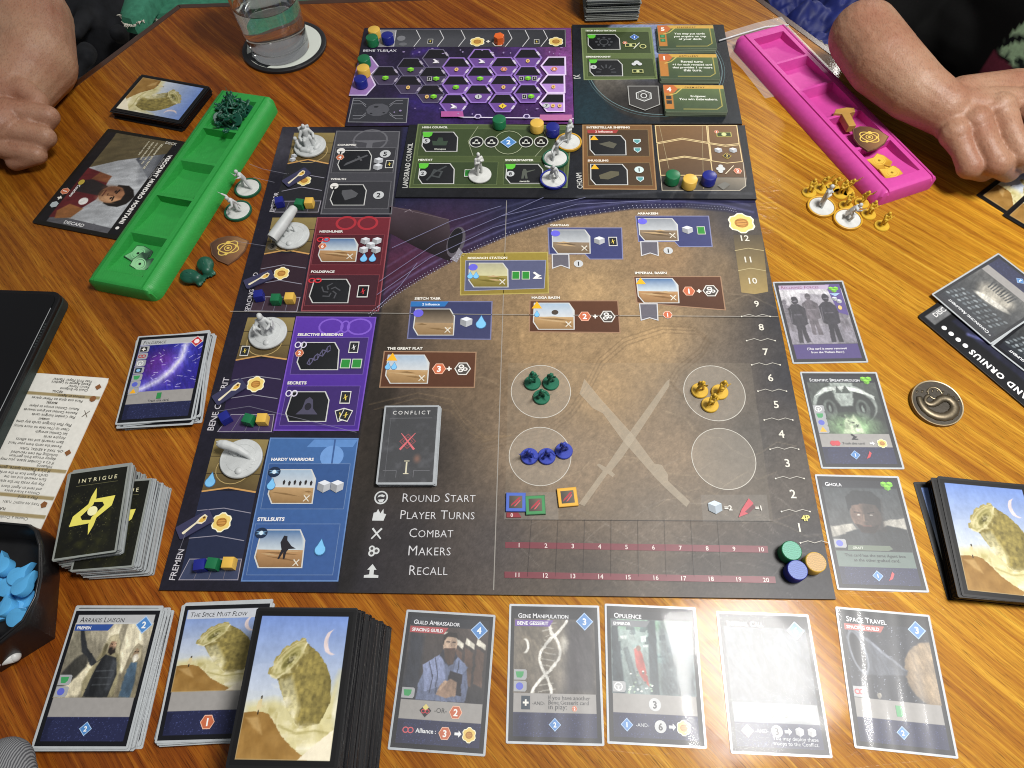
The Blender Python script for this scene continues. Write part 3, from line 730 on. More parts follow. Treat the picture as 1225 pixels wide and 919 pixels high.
p = space(main, MF, 'dark red spacing guild panel'); panel(p, [(380, 260.5), (467, 260.5), (452.8, 372), (360.6, 372)], '#6e2530', '#8e4a52', '#4a1d26')
for s in (-1, 1): p.ell((427+s*13, 267), 11, 9.5, '#a8303a', ring=3)
sub(p, [(379, 281), (460, 281), (455, 317), (372, 317)], '#4d1c26', '#a05058'); sub(p, [(370, 329), (454, 329), (449, 366), (364, 366)], '#40202a', '#a05058')
pic(p, [(386, 285), (430, 285), (426, 313.5), (378, 313.5)], 'blue', 3)
k = pic(p, [(376, 334), (421, 334), (416.7, 363), (367, 363)], 'dark')
for i in range(5):
    a = i*2*math.pi/5; p.line([(k[0]+3*math.cos(a), k[1]+2.4*math.sin(a)), (k[0]+8*math.cos(a+.5), k[1]+6.5*math.sin(a+.5)), (k[0]+12*math.cos(a+1.2), k[1]+9.5*math.sin(a+1.2))], 1.6, '#4a4b50')
p.text('HEIGHLINER', (382, 278.6), (410, 278.6), '#e4e2de', .04, hs=.9); p.text('FOLDSPACE', (371.8, 326.8), (400, 326.8), '#e4e2de', .04, hs=.9)
for y in (287, 336):
    for s in (-1, 1): p.ell((387-(y > 300)*10+s*3.6, y), 3.6, 3, '#c8323c', ring=1.6)
p.hexn((386, 295), 5.2, '6')
for u, v in ((437, 289), (451, 289), (443.5, 294.5), (435, 300), (450, 300)): p.cube((u, v), 6)
p.drop((435.4, 309.5), 5.5); p.drop((446, 309.5), 5.5); p.cardicon((434.5, 349.3), 9, '#17171a', '#c8323c'); done(p)

p = space(main, MF, 'violet bene gesserit panel'); panel(p, [(355, 379.3), (449.6, 379.8), (428.4, 514.8), (327.8, 514.8)], '#5a37a4', '#7552b8', '#462a88')
for s in (-1, 1): p.ell((413+s*17, 391), 14, 11, '#7f5cc8', ring=2.2)
p.ell((413, 391), 5, 8, '#7f5cc8', ring=1.8)
sub(p, [(355, 404), (441, 404), (434, 448), (347, 448)], '#3d2a6a', '#8a70c8'); sub(p, [(344, 462), (431, 462), (424, 509), (334, 509)], '#3d2a6a', '#8a70c8')
k = pic(p, [(362, 409.5), (407, 409.5), (404.5, 443), (352, 443)], 'dark'); 
for s in (0, math.pi): p.line([(k[0]-14+t*3.1, k[1]+9-t*2.1+3.6*math.sin(t*1.3+s)) for t in range(10)], 1.3, '#5d5a78')
for t in range(10): p.line([(k[0]-14+t*3.1, k[1]+9-t*2.1-3*math.sin(t*1.3)), (k[0]-14+t*3.1, k[1]+9-t*2.1+3*math.sin(t*1.3))], .8, '#55526e')
k = pic(p, [(350, 468.6), (396, 468.6), (390.4, 505), (338, 505)], 'dark'); ghost(p, k, 13, [(-1, -.8), (1, -.8), (.5, -.2), (.35, .7), (0, 1), (-.35, .7), (-.5, -.2)], '#4c4a5e'); p.ell(k, 4, 5, '#26252e')
p.text('SELECTIVE BREEDING', (356, 402.2), (410.5, 402.2), '#e4e2de', .04, hs=.9); p.text('SECRETS', (343.6, 460.2), (366.7, 460.2), '#e4e2de', .04, hs=.9)
for u, v in ((360, 413), (349, 471)):
    for s in (-1, 1): p.ell((u+s*3.4, v), 3.2, 3.8, '#dcd6ea', ring=1.3)
p.hexn((358.5, 423), 5.5, '2'); p.cardicon((423.5, 416), 8, '#26272b', '#e8e8e8')
for u in (413.5, 427): p.shape((u, 435.5), 6.6, [(-.9, -1), (.9, -1), (.9, 1), (-.9, 1)], '#cfd6cc'); p.shape((u, 435.5), 5.6, [(-.9, -1), (.9, -1), (.9, 1), (-.9, 1)], '#2f8a3c')
p.cardicon((413.5, 476), 8.5); p.cardicon((408, 497), 8, rot=.35); p.cardicon((414, 497), 8, rot=-.3); done(p)

p = space(main, MF, 'blue fremen panel'); panel(p, [(323.7, 524.3), (428.4, 524.8), (404, 695), (289, 695)], '#41689f', '#6283b6', '#38568e')
p.poly([(376, 526), (428, 526), (422, 535), (367, 535)], '#5d88c2'); p.ell((397, 546), 14, 14, '#6d97d0'); p.line([(401, 526), (394, 576)], 2, '#3c5c92')
sub(p, [(322, 555), (419, 555), (411, 609), (312, 609)], '#35558a', '#86a2cc'); sub(p, [(306, 627), (407, 627), (398, 688), (295, 688)], '#3a5a92', '#86a2cc')
k = pic(p, [(328, 561.5), (380, 561.5), (374, 603), (317, 603)], 'desert', 5)
for i in range(6): p.shape((340+i*6.5, 577+(i % 2)), 3.2, [(-.3, -1), (.3, -1), (.5, .2), (0, 1), (-.5, .2)], '#2e2a2c')
k = pic(p, [(313, 633.6), (367, 633.6), (361.8, 680), (300.6, 680)], 'blue', 8)
p.shape((339, 655), 14, [(-.1, 1), (.2, .95), (.25, .6), (.7, .1), (1.1, -.1), (.5, -.15), (.35, -.4), (.3, -1), (.15, -1), (.1, -.4), (-.15, -1), (-.3, -1), (-.1, -.2), (-.3, .4)], '#26242a')
p.text('HARDY WARRIORS', (324.3, 551.7), (375.4, 551.7), '#e8e8ea', .04, hs=.9); p.text('STILLSUITS', (308, 623.6), (340.3, 623.6), '#e8e8ea', .04, hs=.9)
for u, v in ((328.5, 565), (313, 638)): p.ell((u, v), 7.5, 6.5, '#1f2e48'); p.shape((u, v), 6.5, [(-1, .25), (1, .25), (.2, 0), (1, -.25), (-1, -.25), (-.2, 0)], '#8fc0e8'); p.ell((u, v), 2.4, 2.6, '#cfe4f6')
p.drop((325, 580), 6.5); p.cube((387.6, 582.8), 8.5); p.cube((403.4, 582.8), 8.5); p.drop((383.6, 656), 8.5); done(p)

# ---- desert locations
def flagp(p, q, t, c_):
    p.poly(q, '#6a6a78', alpha=.75); p.line(q, 1.3, '#c9c9cc', True); p.coin(c_, 5.6, t)
def green2(p, us, v):
    for u in us: p.shape((u, v), 6.4, [(-.75, -1), (.75, -1), (.75, 1), (-.75, 1)], '#c9cfc0'); p.shape((u, v), 5.4, [(-.75, -1), (.75, -1), (.75, 1), (-.75, 1)], '#2f8a35')
MICRO = [(-.9, -.9), (.9, -.9), (.9, -.6), (.1, -.6), (.9, .0), (.4, .1), (-.5, .9), (-.9, .6), (-.2, .0), (-.6, -.5)]
p = space(main, MF, 'research station panel with olive border'); panel(p, [(551, 303.6), (655, 302), (656, 350.6), (551, 353)], '#96843a', '#b0a05a', '#8a7834')
p.poly([(557, 312), (653, 311.5), (651, 345), (556, 348)], '#565a78'); p.line([(557, 312), (653, 311.5), (651, 345), (556, 348)], .8, '#9a9cb0', True)
pic(p, [(561, 314.5), (608, 314.5), (608.4, 344), (560, 344)], 'olive', 11); p.ell((566, 320), 5.5, 5, '#6a66d8'); p.drop((562.5, 330), 4.5); p.drop((569.5, 330), 4.5)
p.text('RESEARCH STATION', (559.3, 310.4), (607, 310), '#efe9d4', .04, hs=.9); green2(p, (617, 629), 329.7); p.shape((642.6, 329.7), 6, MICRO, '#e8e6e4'); done(p)
def ex(p, k):
    p.poly([(492, 361), (537, 361), (532, 367), (491, 367)], '#2f6fb0'); p.text('2 Influence', (505, 365.6), (526, 365.6), '#dfe8f2', .02)
    p.ell((500.6, 374.9), 6, 5.6, '#6a62d8'); p.cube((557.8, 385.8), 8); p.drop((575.5, 386.4), 8)
loc(main, MF, 'SIETCH TABR', (495.9, 358.8), (527, 358.8), [(492, 361), (588.6, 361), (586.8, 406), (487.5, 405)], '#383c62', '#74769a', [(497, 369.4), (545, 369.4), (543, 401.5), (492.7, 401.5)], 'dusk', 2, '#3d4064', ex)
def ex(p, k):
    p.tri((469.3, 427.5), 6.5); p.drop((464, 438.5), 4.4); p.drop((471.5, 438.5), 4.4); p.hexn((525.3, 441.5), 8.4, '3'); p.plus((537.3, 441.5), 3); p.wormhex((553.5, 441.5), 10)
loc(main, MF, 'THE GREAT FLAT', (463.3, 418.7), (505.4, 418.7), [(459.8, 420.5), (569.5, 421.6), (567.4, 463.5), (454.3, 463.3)], '#5a3826', '#9a7a60', [(464, 424.4), (514.7, 424.4), (511.9, 459.1), (459.4, 459.1)], 'desert', 6, '#523222', ex)
def locp(title, ta, tb, q, pq, kind, seed, ex):
    p = space(main, MF, title.lower()+' location panel'); p.poly(q, '#3a3f6e'); p.line(q, 1.2, '#8083a8', True); pic(p, pq, kind, seed); ex(p)
    p.text(title, ta, tb, '#efe9dc', .04, hs=.9); done(p)
def ex(p):
    p.ell((664.5, 279.5), 5.6, 4.8, '#6a66dc'); p.cube((717, 288.4), 7); p.cardicon((733.2, 289.2), 7.2); flagp(p, [(660.6, 304.6), (680.4, 304.6), (681, 321.3), (671, 317.7), (661, 321.3)], '1', (692, 315.8))
locp('CARTHAG', (658.2, 271), (680.4, 271), [(655.6, 272.8), (743.6, 272.8), (745, 310), (705.8, 310), (700, 304), (657, 304)], [(660, 274.8), (706, 274.8), (706.6, 303.6), (660.6, 303.6)], 'grey', 4, ex)
def ex(p):
    p.ell((768.4, 265), 5.6, 4.8, '#6a66dc'); p.cube((822.5, 275.6), 7); green2(p, (838.7,), 276); flagp(p, [(766.4, 289.6), (786.7, 289.6), (787.5, 306.2), (777.6, 303), (767.4, 306.2)], '1', (799.3, 300.2))
locp('ARRAKEEN', (762.7, 257), (787.5, 257), [(760.6, 258.7), (847.6, 258.7), (852, 295.2), (812.8, 295.2), (807, 289), (764, 289)], [(763.2, 261.3), (810.5, 261.3), (812, 288.4), (765, 288.4)], 'grey', 9, ex)
def ex(p, k):
    p.tri((766.4, 336.7), 6); p.hexn((824, 348.5), 7.6, '1'); p.plus((836.2, 348.6), 2.8); p.wormhex((850, 348.2), 9.6); flagp(p, [(765, 364), (786, 364), (787, 383.5), (777, 380.6), (767, 383.5)], '', (798.5, 377)); p.hexn((798.5, 377), 5.8, '1')
loc(main, MF, 'IMPERIAL BASIN', (759.3, 328.4), (797.7, 328.4), [(758, 331), (862, 331), (867.7, 371), (762, 362.3)], '#5a3826', '#9a7a60', [(760.6, 332.8), (811, 332.8), (812.9, 362.9), (764, 362.9)], 'blue', 12, '#4e3020', ex)
def ex(p, k):
    p.tri((642.3, 365.5), 6.2); p.drop((642.3, 376), 4); p.hexn((699.5, 378.8), 7.8, '2'); p.plus((712, 379), 2.8); p.wormhex((726.7, 379), 9.6); p.ell((664, 374), 4, 3.4, '#4a4038')
loc(main, MF, 'HAGGA BASIN', (635.8, 357.8), (670, 357.8), [(634, 360), (739, 360), (741.8, 398), (633.2, 397)], '#5a3826', '#9a7a60', [(638.6, 362.3), (687.3, 362.3), (687.5, 394.5), (637, 394.5)], 'desert', 15, '#523222', ex)

# ---- score track, combat area, legend
p = space(main, MF, 'score track along the right edge of the board')
p.poly([(877, 281), (912, 281), (919, 349), (903, 352), (887, 350)], '#86734a', cols=['#4f4638', '#4f4638', '#9a8556', '#a08b5a', '#9a8556'])
p.line([(879, 300), (895, 297), (914, 300)], .9, '#b8aa80'); p.line([(883, 324), (898, 321), (916, 324)], .9, '#b8aa80')
p.spice((887, 267), 13.5)
for t, u, v, s in (('12', 890, 285, 9), ('11', 894.6, 310.6, 9), ('10', 899.5, 336, 9), ('9', 905, 363.5, 9), ('8', 910.5, 391.5, 9.4), ('7', 915.5, 421, 9.6), ('6', 921.5, 452, 9.8), ('5', 928.4, 484, 10), ('4', 934.7, 519.3, 10.4), ('3', 941.7, 554, 10.6), ('2', 948.3, 591, 11), ('1', 956, 631, 11)):
    p.num((u, v), s, t, '#d8d4c8', .015)
for u, v in ((887, 379), (893, 408), (899, 437), (906.5, 468.5), (914, 503), (921, 538), (927.5, 573), (934.5, 612.5), (957, 650)):
    a, b = (u, v), (u+34, v); p.line([a, (u+9, v-2.5), (u+17, v), (u+25, v-2.5), b], .9, '#bdb9b0', alpha=.8); p.ngon(a, 1.1, 6, '#d8d4c8'); p.ngon(b, 1.1, 6, '#d8d4c8')
p.text('4P', (959, 623.5), (969, 623.5), '#d8d070', .03); done(p, 'score_track')
p = space(main, MF, 'combat area with crossed swords')
p.poly([(608, 434.4), (898, 434.4), (925, 622), (604, 622)], '#c9bda8', .07); p.poly([(604, 589), (668, 589), (668, 622), (603, 622)], '#b8b4ae', .16); p.poly([(838, 592), (917, 592), (921, 625), (841, 625)], '#b8b4ae', .14)
for cx, cy, rx, ry in ((647, 468, 35.5, 36), (854.5, 470, 36.5, 38), (646, 545.5, 37, 38), (865.6, 548.4, 38, 40)):
    p.ell((cx, cy), rx, ry, '#cfc6b8', .20, 40); p.ell((cx, cy), rx, ry, '#d6d2c8', .75, 44, ring=.9)
A = lambda x, y: (580+x/3.403, 430+y/3.403)
p.poly([A(*q) for q in ((385, 140), (405, 80), (470, 160), (605, 310), (690, 425), (720, 430), (745, 470), (745, 495), (835, 580), (820, 602), (735, 525), (700, 490), (560, 330), (480, 220), (440, 200))], '#cfc3ae', .36)
p.poly([A(*q) for q in ((738, 92), (752, 80), (750, 110), (640, 280), (560, 400), (515, 455), (530, 470), (520, 480), (500, 465), (405, 598), (383, 588), (480, 455), (455, 430), (465, 425), (492, 440), (580, 310))], '#cfc3ae', .36)
for ya, yb, y2a, y2b, n0, un in ((648.5, 655.7, 653.2, 661.5, 1, 0), (684, 691.5, 690, 698, 11, 1)):
    p.poly([(604.5-un, ya), (918+un*9, y2a), (919+un*9, y2b), (604.5-un, yb)], '#7a3a44', .85)
    for i in range(10):
        t = i/9; u = 621+t*289+un*(-2+t*8); v = (ya+yb)/2+((y2a+y2b)/2-(ya+yb)/2)*(t*.98+.02)
        p.num((u, v), 5.4, str(n0+i), '#d8ccc8', .01)
for i in range(8): u = 636+i*31.7; p.line([(u, 622), (u+1.5*i-5, 690)], .7, '#2c2a2c', alpha=.4)
p.line([(604, 622), (925, 624)], .8, '#2c2a2c', alpha=.6)
p.poly([(606, 613.7), (620, 613.7), (624, 619.5), (606, 619.5)], '#8a2f38'); p.num((612.3, 616.6), 4.6, '0', '#e8dcd8', .01)
p.cube((855.3, 607.8), 9, '#aebcc8'); p.text('=2', (866.5, 611), (876, 611), '#d6d2ca', .03); p.shape((893.5, 608), 12, [(-1, -1), (-.6, -.2), (.3, 1), (.7, .5), (0, -.6)], '#b84450'); p.shape((897, 609), 7, [(-1, -.6), (.6, .8), (1, .3), (-.4, -.9)], '#5a2a30'); p.text('=1', (903.5, 611), (912.5, 611), '#d6d2ca', .03)
done(p, 'combat_area')
p = space(main, MF, 'round order legend')
for s, a, b in (('ROUND START', (480, 600.6), (568.9, 600.6)), ('PLAYER TURNS', (477.5, 621), (568, 621.5)), ('COMBAT', (488.4, 642.9), (542.2, 643)), ('MAKERS', (487, 664.6), (539.4, 664.6)), ('RECALL', (488, 688), (535.4, 688))):
    p.text(s, a, b, '#c9c9cc', -.008, hs=1.06, caps=True, space=.02)
p.ell((456, 595.4), 8.2, 8.4, '#c9cccc'); p.ell((456, 595.4), 6.4, 6.6, '#3a383a'); p.shape((456, 595.4), 5, [(-.9, 0), (-.2, .3), (.6, .1), (.9, .5), (.2, .8), (-.6, .6)], '#c9cccc'); p.shape((456, 598), 5, [(-.8, 0), (.8, .2), (.4, -.6), (-.3, -.7)], '#c9cccc')
p.shape((454, 616), 8, [(-1, -.9), (.7, -.9), (1, .1), (.6, .2), (.5, .9), (.1, .2), (-.3, .9), (-.5, .4), (-.9, .3)], '#c9cccc')
p.cross((450.6, 638.5), 8.5, '#c9cccc')
for x, y, r in ((-.3, .45, .45), (.35, .1, .5), (-.35, -.25, .5)): p.ell((447.4+x*8, 660-y*8), 8*r, 8*r, '#c9cccc'); p.ell((447.4+x*8, 660-y*8), 4*r, 4*r, '#4a4848')
p.shape((444.8, 683.6), 8.6, [(-1, -.9), (1, -.9), (1, -.55), (.3, -.45), (.3, .2), (.65, .2), (0, 1), (-.65, .2), (-.3, .2), (-.3, -.45), (-1, -.55)], '#c9cccc'); done(p, 'round_legend')

# ---------------------------------------------------------------- council and trade board (lies on the main board)
LQ = [(489.5, 149.2), (891, 150), (905.3, 238), (473, 235.5)]
lb, LF = board_thing('council_board', 'long dark overlay board with green council panels and brown shipping panel', LQ, BZ, 2.4)
c = PxCanvas(LF, LQ, 1.6); c.field([(500, 160, '#1d1f22'), (690, 190, '#1c1e24'), (880, 160, '#23252a'), (900, 230, '#2a2c30'), (600, 232, '#1b1b1f')]); c.mix(c.line([(690, 236), (790, 229), (900, 232)], 2, 3)*.4, '#6a6c74'); c.grain(.12, .2, 6)
put('board_print', c.mesh('council_print', 2.4), PAPER, lb)
p = space(lb, LF, 'olive green high council panel'); panel(p, [(500.5, 148.8), (684, 150.5), (678, 224.4), (489.8, 224.4)], '#4d5c37', '#6c7a50', '#45522f')
sub(p, [(504, 154), (680, 155), (676, 187), (499, 187)], '#3c4a2c', '#7a8a5c'); sub(p, [(499, 194), (596, 194), (594, 221), (494, 221)], '#37452a', '#7a8a5c'); sub(p, [(603, 194), (676, 194), (674, 221), (602, 221)], '#37452a', '#7a8a5c')
p.text('LANDSRAAD COUNCIL', (487.3, 225.3), (494, 171.4), '#c9cac6', .01, hs=1.2)
p.text('HIGH COUNCIL', (505, 153.6), (535.5, 153.6), '#e4e6da', .04); p.text('MENTAT', (500, 192.6), (517.2, 192.6), '#e4e6da', .04); p.text('SWORDMASTER', (604.3, 193), (638, 193), '#e4e6da', .04)
k = pic(p, [(506.5, 158), (548.5, 158), (547.2, 181.7), (503.4, 181.7)], 'dark'); ghost(p, k, 8, [(-1, -.8), (1, -.8), (1.2, .2), (.5, .1), (.3, .9), (-.3, .9), (-.5, .1), (-1.2, .2)], '#3a4a3c'); p.text('Occupies', (k[0]-7, 179.5), (k[0]+7, 179.5), '#d8dcd0', .02)
k = pic(p, [(502.5, 195.7), (544.3, 195.7), (543.3, 220.5), (499, 220.5)], 'dark'); p.line([(k[0]-12, k[1]+8), (k[0]-2, k[1]-2), (k[0]+12, k[1]-9)], 2.2, '#44484a'); p.ngon(k, 7, 4, '#44484a', rot=.5, ring=2.2)
k = pic(p, [(606, 196.6), (650, 196.6), (649.6, 220), (604, 220)], 'dark'); ghost(p, k, 9, [(-.4, -.9), (-.1, -.9), (0, -.2), (.15, -.9), (.45, -.9), (.3, .2), (1.4, .7), (1.4, .8), (.3, .5), (.15, .9), (-.15, .9), (-.3, .4)], '#555a52'); p.text('swords', (k[0]-6, 218.2), (k[0]+6, 218.2), '#d8dcd0', .02)
for u, v in ((511.3, 161.5), (506.6, 199), (610.6, 199.8)): p.pent((u, v), 5.6)
for u, v, t in ((509.9, 169, '5'), (505.6, 207.9, '2'), (610.6, 208.4, '8')): p.coin((u, v), 4.8, t)
p.ell((608.5, 171), 17.5, 20, '#a8b090', ring=.8); p.line([(572, 152), (560, 170), (566, 187)], .8, '#a8b090', alpha=.7); p.line([(648, 152), (656, 170), (640, 188)], .8, '#a8b090', alpha=.7); p.line([(563, 170.5), (655, 170.8)], .6, '#8a9470', alpha=.6)
for u in (570, 588, 629.3, 647.2):
    p.ell((u, 170.5), 8.6, 9.6, '#c9ccc4'); p.ell((u, 170.5), 7.5, 8.5, '#17181a'); p.shape((u, 170.5), 4.6, [(-1, -.8), (1, -.8), (1, -.1), (.5, -.1), (.3, .9), (-.3, .9), (-.5, -.1), (-1, -.1)], '#c9ccc4'); p.shape((u, 170.8), 2.4, [(-.9, -.9), (.9, -.9), (.5, .9), (-.5, .9)], '#17181a')
p.diamond((608.3, 171), 10, '2'); p.cardicon((560, 208), 6, '#2f8a35', '#2f8a35'); done(p)
p = space(lb, LF, 'brown shipping panel'); panel(p, [(697.3, 149.8), (779, 150), (785, 226.7), (698, 226)], '#7a5836', '#a07e56', '#6e4c2c')
sub(p, [(702, 155.5), (775, 155.5), (777, 187), (703, 187)], '#4a3826', '#a08a60'); sub(p, [(703, 195), (777, 195), (781, 222), (704, 222)], '#4a3826', '#a08a60')
p.poly([(702.5, 155.6), (740, 155.6), (737, 159.6), (703, 159.6)], '#a03f3c'); p.text('2 Influence', (712, 158.8), (733, 158.8), '#e8d8d0', .02)
p.text('INTERSTELLAR SHIPPING', (701.6, 153.8), (753.6, 153.8), '#efe6d8', .04); p.text('SMUGGLING', (703, 193.4), (728, 193.4), '#efe6d8', .04); p.text('CHOAM', (697.2, 226), (695.4, 206.7), '#c9cac6', .01, hs=1.3)
k = pic(p, [(705, 162), (748.5, 162), (749.5, 186), (705.5, 186)], 'dark'); ghost(p, k, 11, [(-1, .2), (.2, .6), (1, .2), (.6, -.5), (0, -.3), (-.6, .0)], '#5a584c')
k = pic(p, [(706, 196.5), (750.5, 196.5), (751.5, 221.7), (706.3, 221.7)], 'dark'); ghost(p, k, 12, [(-1, -.1), (.2, .5), (1, .4), (1, -.1), (-.1, -.7), (-.9, -.6)], '#5e5a48')
p.tri((710.6, 165.3), 5); p.tri((711.4, 200), 5)
for u, v in ((762, 169.5), (762.6, 179.8), (765.8, 214.7)): p.shape((u, v), 4.4, [(-1, .9), (1, .9), (1, -.1), (0, -1.1), (-1, -.1)], '#cfe0e2'); p.shape((u, v), 3.3, [(-1, .9), (1, .9), (1, -.1), (0, -1.1), (-1, -.1)], '#5a9a9c')
p.coin((764.5, 203.5), 5.6, '1', '#c9dcdc'); done(p)
p = space(lb, LF, 'brown cargo track with cream borders')
T = lambda x, y: (680+x/5.326, 140+y/5.326)
p.poly([T(553, 55), T(1075, 55), T(1135, 385), T(590, 380)], '#694a2c', cols=['#7a5a38', '#7a5a38', '#5a4430', '#4f3c2a']); p.poly([T(590, 382), T(1135, 387), T(1130, 440), T(1090, 470), T(597, 468)], '#55514a', cols=['#45413c', '#8a8070', '#7a7468', '#5a564e', '#45413c'])
for q in ([(553, 55), (880, 55), (890, 162), (725, 135), (563, 165)], [(565, 172), (725, 143), (893, 170), (905, 272), (738, 250), (575, 277)], [(577, 284), (738, 257), (907, 280), (920, 372), (588, 372)],
          [(888, 55), (1072, 55), (1087, 170), (1000, 180), (897, 165)], [(900, 172), (1000, 188), (1090, 178), (1108, 285), (1010, 295), (912, 280)]):
    p.line([T(*x) for x in q], 1.1, '#dcc592', True)
p.line([T(588, 375), T(597, 468), T(1090, 470), T(1130, 440), T(1112, 290)], .9, '#b8b0a0'); p.line([T(580, 60), T(640, 330)], .6, '#c8b890', alpha=.5); p.line([T(852, 60), T(860, 460)], .6, '#c8b890', alpha=.5)
p.shape((866, 161), 9, [(-1, -.45), (1, -.45), (1, .45), (-1, .45)], '#b8b060'); p.shape((866, 161), 8, [(-1, -.42), (1, -.42), (1, .42), (-1, .42)], '#34401f'); p.ell((866, 161), 3, 3, '#c8cf90')
p.hexn((857, 158), 3, '3'); p.cube((859.3, 180.4), 5); p.cube((877, 180.4), 5); p.ngon((869.6, 187), 5.5, 4, '#c8b050'); p.ngon((869.6, 187), 4.7, 4, '#201c14'); p.num((869.6, 187), 5, '?', '#e8d070')
p.line([T(1000, 365), T(1052, 312)], 1, '#e8dcc0'); p.hexn((882.4, 205), 5.2, '2'); 
for x, y in ((-2.5, 0), (2.5, 0), (0, -3), (0, 3)): p.ell((862+x, 202.5+y), 3, 3, '#c9cccc', n=10)
p.shape(T(990, 440), 8, [(-1, 0), (.2, .8), (1, .2), (-.2, -.9)], '#6d6c66'); done(p, 'cargo_track')

# ---------------------------------------------------------------- technology board
IQ = [(684.5, 29.5), (865.5, 29.5), (888, 148), (687.3, 148)]
ib, IF = board_thing('technology_board', 'dark planet board with olive technology panel and three gold banded tiles', IQ, 0, BZ)
c = PxCanvas(IF, IQ, 1.6); c.field([(690, 40, '#1c1e24'), (870, 100, '#1e2024'), (700, 140, '#1c3038'), (780, 142, '#20242a'), (880, 145, '#1c2228')])
pl = c.ell(783, 78, 76, 66, 0, 3); c.mix(pl, '#2c2926'); c.mix(pl*c.ell(770, 45, 60, 45, 0, 40), '#8c9ac4'); c.mix(pl*c.ell(720, 100, 40, 26, .4, 25)*.7, '#8a8478'); c.mix(pl*c.ell(770, 125, 70, 24, 0, 25)*.8, '#1d1c1c')
c.mix(pl*c.noise(.15, 3)*.3, '#57504a'); c.grain(.14, .25, 2); put('board_print', c.mesh('tech_print', BZ), PAPER, ib)
p = space(ib, IF, 'olive technology panel')
p.ell((783, 80), 80, 86, '#7f9ca0', ring=.9, n=60, alpha=.7); p.ell((783, 80), 83, 90, '#5f7c80', ring=.7, n=60, alpha=.6)
panel(p, [(695.6, 34), (778.4, 33.2), (786, 94.4), (699, 95.5)], '#66764a', '#7d8c5e', '#55653a')
sub(p, [(700, 38), (776, 38), (779, 64), (702, 64)], '#3d4a2c', '#8a9a68'); sub(p, [(702, 70), (781, 70), (784, 92), (703, 92)], '#3d4a2c', '#8a9a68')
p.text('TECH NEGOTIATION', (700, 37.7), (737, 37.7), '#eef0e4', .04); p.text('DREADNOUGHT', (700.8, 69), (730.7, 69), '#eef0e4', .04); p.text('IX', (694.5, 94.5), (693.6, 89.5), '#c9cac6', .01, hs=1.4)
k = pic(p, [(703, 41.3), (741, 41.3), (742.5, 59.6), (703.3, 59.6)], 'dark'); p.ell(k, 5, 5.5, '#4a4c50', ring=1.4)
for i in range(8): p.ell((k[0]+9*math.cos(i*.785), k[1]+5*math.sin(i*.785)), 1.8, 1.8, '#4a4c50', n=8)
k = pic(p, [(705, 72), (744.5, 72), (745.4, 91.6), (705.4, 91.6)], 'dark')
for i in range(7): a = i*math.pi/6; p.line([(k[0]+6*math.cos(a), k[1]+5-5*math.sin(a)), (k[0]+12*math.cos(a), k[1]+5-9*math.sin(a))], 1.6, '#4a4c50')
p.pent((707.5, 44.3), 4.6); p.pent((709.5, 74), 4.6); p.coin((710, 80.8), 3.8, '3')
p.ngon((758.8, 45), 5.8, 4, '#a9c6e8'); p.ngon((758.8, 45), 5, 4, '#3f66b0'); p.num((758.8, 45), 4.4, '1', '#eef5ff')
for u, v in ((754.4, 54.7), (763, 86)): p.shape((u, v), 6.5, [(-1, -.5), (1, -.5), (1, .5), (-1, .5)], '#d8d890'); p.shape((u, v), 5.7, [(-1, -.46), (1, -.46), (1, .46), (-1, .46)], '#2d3a1c'); p.ell((u, v), 2, 2.2, '#c8cf90', n=10)
p.hexn((747.5, 52), 3, '3'); p.line([(758, 59), (765, 52)], 1, '#eef0e4'); p.ell((769, 56.3), 3.6, 3.6, '#d8d890', ring=1)
for x, y, r in ((-3.5, .5, 2.8), (0, -1.5, 3.4), (3.5, .5, 2.8)): p.ell((761.7+x, 77+y), r, r, '#d0d2d4', n=12)
p.poly([(751, 104), (787, 104), (789, 126), (771.5, 132.8), (753, 126)], '#3f3d3c'); p.line([(751, 104), (787, 104), (789, 126), (771.5, 132.8), (753, 126)], 1.1, '#a8a8a4', True); p.ngon((770, 115.5), 10, 6, '#d0d2d0', ring=1.3, rot=.52); p.ngon((770, 115.5), 7.6, 6, '#8a8c88', ring=.8, rot=.52); p.ell((770, 115.5), 3.4, 4, '#d0d2d0', ring=1.2); done(p)

# ---------------------------------------------------------------- research board
BQ = [(436, 33.5), (683, 33.5), (686.5, 148), (412.5, 151)]
bb, BF = board_thing('research_board', 'dark purple research board with rows of hexagons and a grey track', BQ, 0, BZ)
c = PxCanvas(BF, BQ, 1.4); c.field([(440, 60, '#1d1a26'), (430, 140, '#1e1c28'), (560, 62, '#1c1826'), (680, 62, '#7c427e'), (684, 140, '#6c3878'), (640, 140, '#3a2250'), (560, 142, '#2a1c48'), (480, 110, '#1f1a2e'), (500, 125, '#2a1f52'), (620, 60, '#3a2454'), (520, 66, '#241c38')])
c.mix(c.noise(.035, 4)**3*.55, '#6a44a0'); c.mix(c.line([(495, 64), (510, 60), (522, 60)], 6, 6)*.6, '#4a2f9a'); c.mix(c.line([(480, 118), (520, 128), (545, 136)], 7, 8)*.5, '#3a2a80')
c.grain(.16, .3, 12); put('board_print', c.mesh('research_print', BZ), PAPER, bb)
p = space(bb, BF, 'grey track along the top')
p.poly([(446, 36), (677, 36), (677, 56.5), (443, 56)], '#4a4b50', cols=['#3a3b40', '#2a2b30', '#2a2b30', '#55565c']); p.poly([(455, 36), (474, 36), (471, 55.5), (452, 55.5)], '#8b8a92'); p.line([(455, 36), (474, 36), (471, 55.5), (452, 55.5)], 1, '#c9c9cc', True)
p.ell((480, 46), 5, 5, '#7a7b80'); p.ell((482, 53), 5, 3, '#6a6b70')
for u in (503, 531, 556.5, 612.5, 633, 655): p.line([(u-5, 36), (u, 46), (u-8, 56)], .9, '#d0d0d2')
